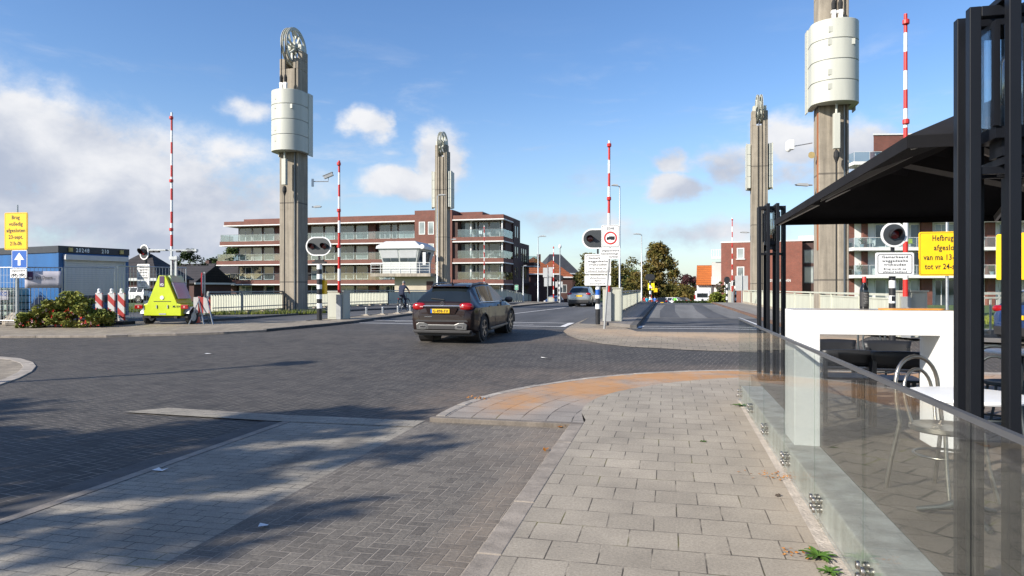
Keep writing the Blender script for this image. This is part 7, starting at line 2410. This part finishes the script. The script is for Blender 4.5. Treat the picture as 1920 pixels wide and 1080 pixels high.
# white bar table: one thick bridge with rounded right shoulder
t = thing('bar_table', 'thick white bar table shaped like a bridge, behind the glass fence', 'bar table', (1.06, 6.25, TZ), 0)
w_, h_, d_, th = 1.33, 1.16, 0.48, 0.205
P = [(0, 0), (th, 0), (th, h_ - 0.205), (w_ - th, h_ - 0.205), (w_ - th, 0), (w_, 0)]
rr_ = 0.07
P += [(w_ - rr_ + rr_ * math.cos(R(a)), h_ - rr_ + rr_ * math.sin(R(a))) for a in range(0, 91, 15)]
P += [(0, h_)]
MB().prism(P, 0, d_).build('table_body', M['white_top'], t, bevel=0.006)
MB().bx(0.004, w_ - rr_, 0.004, d_ - 0.004, h_, h_ + 0.004).build('table_top', mk('grey laminate', (0.42, 0.39, 0.36), 0.25, var=0.06, scale=2), t)

tz = TZ + 1.16 + 0.004
x, y = W(1620.5, 6.12)
t = thing('wine_bottle', 'dark wine bottle with red cap and black label on the white bar table', 'bottle', (x, y, tz), R(20))
MB().lathe([(0.036, 0.0), (0.038, 0.004), (0.038, 0.165), (0.034, 0.185), (0.018, 0.215), (0.0145, 0.235), (0.0145, 0.262)], n=22).build('glass', M['wine'], t, smooth=50)
MB().lathe([(0.0385, 0.022), (0.0385, 0.15)], n=22, caps=False).build('label', M['label_dark'], t, smooth=60, fix=False)
tx = MB()
for i in range(7):
    a0 = R(-130 + (i % 3) * 6)
    for q in range(5 - i % 2):
        a = a0 + q * 0.22
        tx.add([(0.0391 * math.cos(a), 0.0391 * math.sin(a), 0.135 - i * 0.014), (0.0391 * math.cos(a + .17), 0.0391 * math.sin(a + .17), 0.135 - i * 0.014),
                (0.0391 * math.cos(a + .17), 0.0391 * math.sin(a + .17), 0.138 - i * 0.014), (0.0391 * math.cos(a), 0.0391 * math.sin(a), 0.138 - i * 0.014)], [(0, 1, 2, 3)])
tx.build('lettering', M['greysheet'], t, fix=False)
MB().lathe([(0.0165, 0.235), (0.0165, 0.285), (0.015, 0.288)], n=18).build('cap', M['red'], t, smooth=40)
t = thing('serving_board', 'thin orange brown wooden board at the right end of the white bar table', 'board', (2.02, 6.42, tz), R(6))
MB().prism(rrect(0.5, 0.22, 0.08), 0.0, 0.012, 'z').build('board', M['wood_or'], t, bevel=0.003)

# black armchairs behind the bar table
def plastic_chair(label, x, y, rz, first=None):
    if first:
        return dup(first, (x, y, TZ), rz, label)
    t = thing('plastic_chair', label, 'chair', (x, y, TZ), rz, 'black plastic terrace chairs behind the bar table')
    n = 10
    g = MB()
    rows = []
    for j, z in enumerate((0.57, 0.62, 0.68, 0.74)):
        row = []
        for i in range(n + 1):
            u = 2 * i / n - 1
            wdt = 0.215 + 0.013 * j
            row.append((u * wdt, 0.215 + 0.05 * (j / 3) - 0.014 * u * u, z - 0.012 * u * u * (j == 3)))
        rows.append(row)
    vs = [p for r in rows for p in r]
    g.add(vs, [(j * (n + 1) + i, j * (n + 1) + i + 1, (j + 1) * (n + 1) + i + 1, (j + 1) * (n + 1) + i) for j in range(3) for i in range(n)])
    o = g.build('backrest', M['black_plastic'], t, smooth=40)
    m_ = o.modifiers.new('thickness', 'SOLIDIFY'); m_.thickness = 0.016
    MB().bx(-0.235, 0.235, -0.24, 0.2, 0.435, 0.46).build('seat', M['black_plastic'], t, bevel=0.012)
    for s in (-1, 1):
        MB().bx(s * 0.21 - 0.018, s * 0.21 + 0.018, 0.185, 0.225, 0, 0.66).build('leg', M['black_plastic'], t)
        MB().bx(s * 0.235 - 0.018, s * 0.235 + 0.018, -0.24, -0.20, 0, 0.45).build('leg', M['black_plastic'], t)
        MB().bx(s * 0.235 - 0.012, s * 0.235 + 0.012, -0.20, 0.185, 0.19, 0.215).build('stretcher', M['black_plastic'], t)
    return t
a = W(1589, 6.75); b = W(1690, 6.55); c = W(1566, 8.1); e = W(1661, 7.9)
pc = plastic_chair('black plastic chair turned away, left one of the two nearest under the white bar table', a[0], a[1] + 0.24, R(183))
plastic_chair('black plastic chair turned away, right one of the two nearest under the white bar table', b[0], b[1] + 0.24, R(176), pc)
plastic_chair('black plastic chair facing the camera, left one of the far pair under the bar table', c[0], c[1] - 0.22, R(3), pc)
plastic_chair('black plastic chair facing the camera, right one of the far pair under the bar table', e[0], e[1] - 0.22, R(-4), pc)

# bent steel cafe chairs
def bistro_chair(label, x, y, rz, met, seatm):
    t = thing('cafe_chair', label, 'chair', (x, y, TZ), rz, 'bentwood style cafe chairs')
    def hoop(w, z0, zt, y0, yt, n=14):
        P = []
        for i in range(n + 1):
            a = math.pi * i / n
            f = math.sin(a) ** 0.8
            P.append((w * math.cos(a), y0 + (yt - y0) * f, z0 + (zt - z0) * f))
        return P
    o = MB()
    H = hoop(0.178, 0.66, 0.885, 0.215, 0.235)
    o.path([(0.205, 0.27, 0), (0.195, 0.235, 0.2), (0.175, 0.185, 0.45), (0.180, 0.21, 0.60)] + H + [(-0.180, 0.21, 0.60), (-0.175, 0.185, 0.45), (-0.195, 0.235, 0.2), (-0.205, 0.27, 0)], 0.0135, 10)
    o.build('back_hoop', met, t, smooth=60)
    o = MB()
    H = hoop(0.118, 0.62, 0.80, 0.205, 0.225)
    o.path([(0.10, 0.165, 0.46), (0.116, 0.19, 0.56)] + H + [(-0.116, 0.19, 0.56), (-0.10, 0.165, 0.46)], 0.011, 10)
    o.build('inner_hoop', met, t, smooth=60)
    s = MB().lathe([(0.0, 0.452), (0.15, 0.449), (0.185, 0.462), (0.205, 0.460), (0.207, 0.435), (0.195, 0.425), (0.0, 0.43)], n=30, caps=False)
    s.build('seat', seatm, t, smooth=40)
    for k in (-1, 1):
        MB().path([(k * 0.15, -0.14, 0.43), (k * 0.165, -0.165, 0.22), (k * 0.19, -0.21, 0.0)], 0.0125, 10).build('leg', met, t, smooth=60)
    MB().path([(0.172 * math.cos(R(q)), 0.172 * math.sin(R(q)) + 0.01, 0.27) for q in range(0, 360, 15)], 0.009, 8, closed=True).build('stretcher_ring', met, t, smooth=60)
    return t
x, y = W(1772, 4.42)
bistro_chair('bent steel cafe chair with double hoop back, behind the glass fence near the round table', x, y, R(28), M['chair_steel'], M['chair_steel'])
x, y = W(1893, 6.5)
bistro_chair('dark cafe chair at the far white table, seen between the black posts', x, y, R(-100), M['iron'], M['iron'])
x, y = W(1862, 5.6)
bistro_chair('dark cafe chair with orange brown wooden seat, behind the near black lantern', x, y + 0.1, R(170), M['iron'], M['wood_or'])
x, y = W(1649, 8.9)
bistro_chair('dark cafe chair farthest away, its hoop showing through the bar table opening', x, y, R(10), M['iron'], M['iron'])

def round_table(label, x, y, r=0.31):
    t = thing('cafe_table', label, 'table', (x, y, TZ), R(15), 'round white cafe tables')
    MB().lathe([(0.0, 0.705), (r - 0.03, 0.705), (r, 0.712), (r + 0.004, 0.722), (r, 0.732), (r - 0.02, 0.735), (0.0, 0.735)], n=44, caps=False).build('table_top', M['tabletop'], t, smooth=40)
    MB().lathe([(0.03, 0.06), (0.022, 0.12), (0.022, 0.66), (0.05, 0.70)], n=14).build('column', M['iron'], t, smooth=40)
    for q in range(3):
        an = R(120 * q + 20)
        f = MB().path([(0.02 * math.cos(an), 0.02 * math.sin(an), 0.10), (0.12 * math.cos(an), 0.12 * math.sin(an), 0.05), (0.25 * math.cos(an), 0.25 * math.sin(an), 0.014)], [0.03, 0.018, 0.016], 8)
        f.build('foot', M['iron'], t, smooth=60)
    return t
x, y = W(1812, 3.98)
round_table('round white cafe table with cast iron foot, beside the near black lantern', x, y)
x, y = W(1915, 6.7)
round_table('round white cafe table farther back, at the right edge between the posts', x, y)
# ------------------------------------------------------------------ people and bicycle
def person(label, loc, rz, J, bones, mats, regions, group=None, hair=None, helmet=None):
    """J: joint -> (x, y, z, radius); bones: (a, b); regions: material index of each joint"""
    names = list(J)
    me = bpy.data.meshes.new('person')
    me.from_pydata([J[n][:3] for n in names], [(names.index(a), names.index(b)) for a, b in bones], [])
    ob = bpy.data.objects.new('person', me)
    COL.objects.link(ob)
    sk = ob.modifiers.new('skin', 'SKIN')
    sk.use_smooth_shade = True
    for i, n in enumerate(names):
        sv_ = me.skin_vertices[0].data[i]
        r = J[n][3]
        sv_.radius = r if isinstance(r, tuple) else (r, r)
        sv_.use_root = (n == 'pelvis')
    ss = ob.modifiers.new('sub', 'SUBSURF')
    ss.levels = ss.render_levels = 2
    dg = bpy.context.evaluated_depsgraph_get()
    m2 = bpy.data.meshes.new_from_object(ob.evaluated_get(dg))
    ob.modifiers.clear()
    ob.data = m2
    m2.materials.clear()
    for m in mats:
        m2.materials.append(m)
    seg = [(Vector(J[a][:3]), Vector(J[b][:3]), regions.get((a, b), regions.get(b, 0))) for a, b in bones]
    for p in m2.polygons:
        c = p.center
        best, bi = 1e9, 0
        for A, B, ri in seg:
            d_ = B - A
            tt = max(0, min(1, (c - A).dot(d_) / max(d_.length_squared, 1e-9)))
            q = (A + d_ * tt - c).length
            if q < best:
                best, bi = q, ri
        p.material_index = bi
        p.use_smooth = True
    ob.location = loc
    ob.rotation_euler = (0, 0, rz)
    tag(ob, label, 'person', group)
    h = Vector(J['head'][:3])
    if hair:
        b = MB()
        ell(b, (h.x, h.y - 0.012, h.z + 0.022), (0.088, 0.104, 0.098), n=16, m=10)
        b.build('hair', hair, ob, smooth=60)
    return ob

def hand(J, bones, wrist, side, d, nm):
    """palm with four fingers and a thumb curled round a grip; d = pointing direction of the fingers"""
    w = Vector(J[wrist][:3])
    d = Vector(d).normalized()
    sx = Vector((side, 0, 0))
    palm = w + d * 0.07
    J[nm + 'palm'] = (*palm, (0.026, 0.018))
    bones.append((wrist, nm + 'palm'))
    dn = Vector((0, 0.2, -1)).normalized()
    for i, l in enumerate((0.062, 0.07, 0.066, 0.05)):
        o = palm + sx * (0.03 - 0.019 * i) + d * 0.025
        J[nm + 'f%d' % i] = (*o, 0.0095)
        e = o + d * l * 0.45 + dn * l * 0.6
        J[nm + 'g%d' % i] = (*e, 0.0075)
        bones += [(nm + 'palm', nm + 'f%d' % i), (nm + 'f%d' % i, nm + 'g%d' % i)]
    o = palm - sx * 0.035 + dn * 0.02
    J[nm + 't'] = (*o, 0.010)
    bones.append((nm + 'palm', nm + 't'))

# bicycle
x, y = W(750, 40.5)
BZ = gz(y) - 0.06
t = thing('bicycle', 'black city bicycle ridden by the cyclist in navy', 'bicycle', (x, y, BZ), R(-2))
Rw, wb = 0.35, 1.10
for yy, nm in ((0, 'r'), (wb, 'f')):
    wl = MB().path([(0, yy + Rw * math.cos(R(a)), Rw + Rw * math.sin(R(a))) for a in range(0, 360, 12)], 0.02, 7, closed=True)
    wo_ = wl.build('wheel', M['rubber'], t, smooth=60)
    rm = MB().path([(0, yy + (Rw - .025) * math.cos(R(a)), Rw + (Rw - .025) * math.sin(R(a))) for a in range(0, 360, 12)], 0.009, 5, closed=True)
    for a in range(0, 360, 20):
        rm.tube((0.01 * (1 if a % 40 else -1), yy, Rw), (0, yy + (Rw - .03) * math.cos(R(a)), Rw + (Rw - .03) * math.sin(R(a))), 0.0025, n=4)
    rm.tube((-0.04, yy, Rw), (0.04, yy, Rw), 0.022, n=8)
    rm.build('rim', M['galv'], wo_)
    MB().path([(0, yy + (Rw + .035) * math.cos(R(a)), Rw + (Rw + .035) * math.sin(R(a))) for a in (range(25, 190, 12) if nm == 'r' else range(35, 150, 12))], [0.02] * (14 if nm == 'r' else 10), 6).build('mudguard', M['black'], t)
bb_ = (0, 0.46, 0.30)
fr = MB()
fr.path([bb_, (0, 0.28, 0.80), (0, 0.24, 0.92)], 0.018, 8).path([bb_, (0, 0.92, 0.78)], 0.022, 8).path([(0, 0.30, 0.72), (0, 0.93, 0.86)], 0.018, 8).path([(0, 0.90, 0.98), (0, 0.93, 0.80), (0, 0.98, 0.68)], 0.02, 8)
for s in (-0.05, 0.05):
    fr.path([(s, 0, Rw), (s * .4, 0.29, 0.74)], 0.009, 6).path([(s, 0, Rw), bb_], 0.010, 6).path([(s, wb, Rw), (s * .8, 0.98, 0.68)], 0.012, 6)
fr.build('frame', M['black'], t, smooth=50)
MB().path([(-0.30, 0.72, 1.10), (-0.26, 0.84, 1.10), (-0.05, 0.90, 1.06), (0.05, 0.90, 1.06), (0.26, 0.84, 1.10), (0.30, 0.72, 1.10)], 0.012, 8).path([(0, 0.9, 0.96), (0, 0.90, 1.06)], 0.014, 8).build('handlebar', M['black'], t, smooth=50)
sd = MB()
ell(sd, (0, 0.20, 0.945), (0.085, 0.13, 0.035))
sd.build('saddle', M['black'], t, smooth=60)
rk = MB().bx(-0.07, 0.07, -0.22, 0.22, 0.745, 0.765)
for s in (-0.06, 0.06):
    rk.tube((s, 0, Rw), (s, -0.05, 0.75), 0.007, n=5)
rk.build('luggage_rack', M['black'], t)
ck = MB().tube((0.05, 0.46, 0.30), (0.09, 0.46, 0.30), 0.09, n=16).bar((0.09, 0.46, 0.30), (0.09, 0.56, 0.16), .02, .02).bar((-0.07, 0.46, 0.30), (-0.07, 0.36, 0.44), .02, .02).bx(0.09, 0.18, 0.52, 0.62, 0.14, 0.165).bx(-0.16, -0.07, 0.30, 0.40, 0.43, 0.455)
ck.build('crank', M['black'], t)
MB().bx(-0.03, 0.03, -0.26, -0.23, 0.70, 0.75).build('rear_lamp', M['tail'], t)

J = {'pelvis': (0, 0.20, 1.02, (0.155, 0.13)), 'belly': (0, 0.27, 1.17, (0.15, 0.12)), 'chest': (0, 0.38, 1.36, (0.175, 0.12)), 'neck0': (0, 0.46, 1.50, 0.07), 'neck': (0, 0.50, 1.56, 0.055),
     'head': (0, 0.545, 1.665, (0.078, 0.092)), 'crown': (0, 0.54, 1.75, 0.06), 'nose': (0, 0.645, 1.65, 0.018),
     'shl': (-0.19, 0.42, 1.45, 0.068), 'ell': (-0.29, 0.56, 1.25, 0.048), 'wrl': (-0.28, 0.70, 1.13, 0.032), 'shr': (0.19, 0.42, 1.45, 0.068), 'elr': (0.29, 0.56, 1.25, 0.048), 'wrr': (0.28, 0.70, 1.13, 0.032),
     'hpl': (-0.10, 0.22, 0.98, 0.10), 'knl': (-0.12, 0.60, 0.86, 0.068), 'anl': (-0.12, 0.36, 0.52, 0.045), 'tol': (-0.12, 0.50, 0.475, 0.036),
     'hpr': (0.10, 0.22, 0.98, 0.10), 'knr': (0.12, 0.54, 0.62, 0.068), 'anr': (0.135, 0.50, 0.23, 0.045), 'tor': (0.135, 0.64, 0.20, 0.036), 'earl': (-0.088, 0.53, 1.66, 0.016), 'earr': (0.088, 0.53, 1.66, 0.016)}
bones = [('pelvis', 'belly'), ('belly', 'chest'), ('chest', 'neck0'), ('neck0', 'neck'), ('neck', 'head'), ('head', 'crown'), ('head', 'nose'), ('head', 'earl'), ('head', 'earr'),
         ('chest', 'shl'), ('shl', 'ell'), ('ell', 'wrl'), ('chest', 'shr'), ('shr', 'elr'), ('elr', 'wrr'),
         ('pelvis', 'hpl'), ('hpl', 'knl'), ('knl', 'anl'), ('anl', 'tol'), ('pelvis', 'hpr'), ('hpr', 'knr'), ('knr', 'anr'), ('anr', 'tor')]
hand(J, bones, 'wrl', -1, (0, 0.35, -0.35), 'l')
hand(J, bones, 'wrr', 1, (0, 0.35, -0.35), 'r')
reg = {k: 2 for k in J}
for k in ('pelvis', 'belly', 'chest', 'neck0', 'shl', 'shr', 'ell', 'elr'):
    reg[k] = 0
for k in ('hpl', 'hpr', 'knl', 'knr', 'anl', 'anr'):
    reg[k] = 1
for k in ('tol', 'tor'):
    reg[k] = 3
person('person in navy sweater and trousers with grey hair, riding a bicycle away', (x, y, BZ), R(-2), J, bones, [M['navy'], M['navy'], M['skin'], M['black']], reg, hair=M['hair_grey'])

def walker(label, px, d, rz, top, legs, z, stride=0.18, bare=False, skin_legs=False):
    x, y = W(px, d)
    J = {'pelvis': (0, 0, 0.95, (0.15, 0.11)), 'belly': (0, 0, 1.10, (0.14, 0.10)), 'chest': (0, 0.02, 1.30, (0.17, 0.11)), 'neck0': (0, 0.02, 1.45, 0.065), 'neck': (0, 0.03, 1.50, 0.052),
         'head': (0, 0.05, 1.62, (0.075, 0.09)), 'crown': (0, 0.045, 1.70, 0.06), 'nose': (0, 0.145, 1.61, 0.018),
         'shl': (-0.19, 0.02, 1.41, 0.06), 'ell': (-0.25, -0.05, 1.15, 0.045), 'wrl': (-0.24, 0.1, 0.97, 0.032), 'shr': (0.19, 0.02, 1.41, 0.06), 'elr': (0.25, -0.08, 1.15, 0.045), 'wrr': (0.24, 0.02, 0.93, 0.032),
         'hpl': (-0.10, 0, 0.90, 0.095), 'knl': (-0.10, stride * .7, 0.50, 0.062), 'anl': (-0.10, stride, 0.09, 0.042), 'tol': (-0.10, stride + .14, 0.045, 0.036),
         'hpr': (0.10, 0, 0.90, 0.095), 'knr': (0.10, -stride * .2, 0.48, 0.062), 'anr': (0.10, -stride, 0.10, 0.042), 'tor': (0.10, -stride + .14, 0.045, 0.036)}
    bn = [('pelvis', 'belly'), ('belly', 'chest'), ('chest', 'neck0'), ('neck0', 'neck'), ('neck', 'head'), ('head', 'crown'), ('head', 'nose'), ('chest', 'shl'), ('shl', 'ell'), ('ell', 'wrl'), ('chest', 'shr'), ('shr', 'elr'), ('elr', 'wrr'),
          ('pelvis', 'hpl'), ('hpl', 'knl'), ('knl', 'anl'), ('anl', 'tol'), ('pelvis', 'hpr'), ('hpr', 'knr'), ('knr', 'anr'), ('anr', 'tor')]
    hand(J, bn, 'wrl', -1, (0, 0.1, -1), 'l')
    hand(J, bn, 'wrr', 1, (0, 0.1, -1), 'r')
    rg = {k: 2 for k in J}
    for k in ('pelvis', 'belly', 'chest', 'neck0', 'shl', 'shr', 'ell', 'elr'):
        rg[k] = 0
    for k in ('hpl', 'hpr', 'knl', 'knr'):
        rg[k] = 1
    for k in ('anl', 'anr'):
        rg[k] = 2 if skin_legs else 1
    for k in ('tol', 'tor'):
        rg[k] = 3
    return person(label, (x, y, z), rz, J, bn, [top, legs, M['skin'], M['black']], rg, 'people beyond the bridge', hair=M['hair_dark'])
walker('person in a bright green shirt and shorts walking away beyond the bridge', 1266, 99, R(10), M['hivis'], M['black'], -1.36, skin_legs=True)
walker('person dressed in cyan beside the striped post beyond the bridge', 1213, 97, R(30), M['cyan'], M['cyan'], -1.36)
walker('person in a red top left of the one in cyan, beyond the bridge', 1208.5, 100, R(20), M['redcloth'], M['navy'], -1.36)
walker('person in a blue top right of the striped post, beyond the bridge', 1227.5, 99, R(-30), M['signblue'], M['navy'], -1.36)

# traffic cone beyond the bridge
x, y = W(1220.5, 66.0)
t = thing('traffic_cone', 'orange and white traffic cone at the foot of the distant striped post', 'traffic cone', (x, y, gz(y)), 0)
MB().lathe([(0.24, 0.04), (0.17, 0.35), (0.13, 0.5), (0.06, 0.82), (0.04, 0.84)], n=16).build('cone', M['cone'], t, smooth=40)
MB().lathe([(0.175, 0.36), (0.135, 0.52)], n=16, caps=False).build('white_band', M['white'], t, smooth=40, fix=False)
MB().bx(-0.3, 0.3, -0.3, 0.3, -0.02, 0.04).build('base', M['cone'], t)

# small things on the balconies
for a in (('potted_plant', 'green potted plant on the top right corner balcony of the long flats', 890, 2), ('potted_plant', 'round green potted plant on the lowest corner balcony, left of the distant barrier', 895, 0),
          ('potted_plant', 'leafy plant box on the lowest corner balcony, right of the distant barrier', 936, 0), ('balcony_chair', 'dark chair on the top right corner balcony of the long flats', 932, 2),
          ('balcony_chair', 'white chair on the top right corner balcony of the long flats', 900, 2), ('balcony_chair', 'dark chair on the middle corner balcony of the long flats', 922, 1)):
    balcony_thing(a[0], a[1], a[2], a[3], grp='things on the balconies', mat=M['white'] if 'white chair' in a[1] else None)
for a in (('balcony_chair', 'lime green chair on a white balcony, right of the thick barrier pole', 1708, 1, M['lime']), ('balcony_chair', 'pale beige chair on a white balcony, left of the round signal', 1632, 1, M['offwhite']),
          ('potted_plant', 'dark green plant at the left end of the upper white balcony', 1616, 1, M['leaf_mid']), ('potted_plant', 'green plant at the left end of the lower white balcony', 1612, 0, M['leaf_mid']),
          ('balcony_chair', 'beige chair on the lower white balcony beside the text board', 1712, 0, M['offwhite']), ('potted_plant', 'pale leafed plant on the lowest right part of the white flats', 1860, 0, M['leaf_olive'])):
    balcony_thing(a[0], a[1], a[2], a[3], front=F2, lv=L2, grp='things on the balconies', mat=a[4])
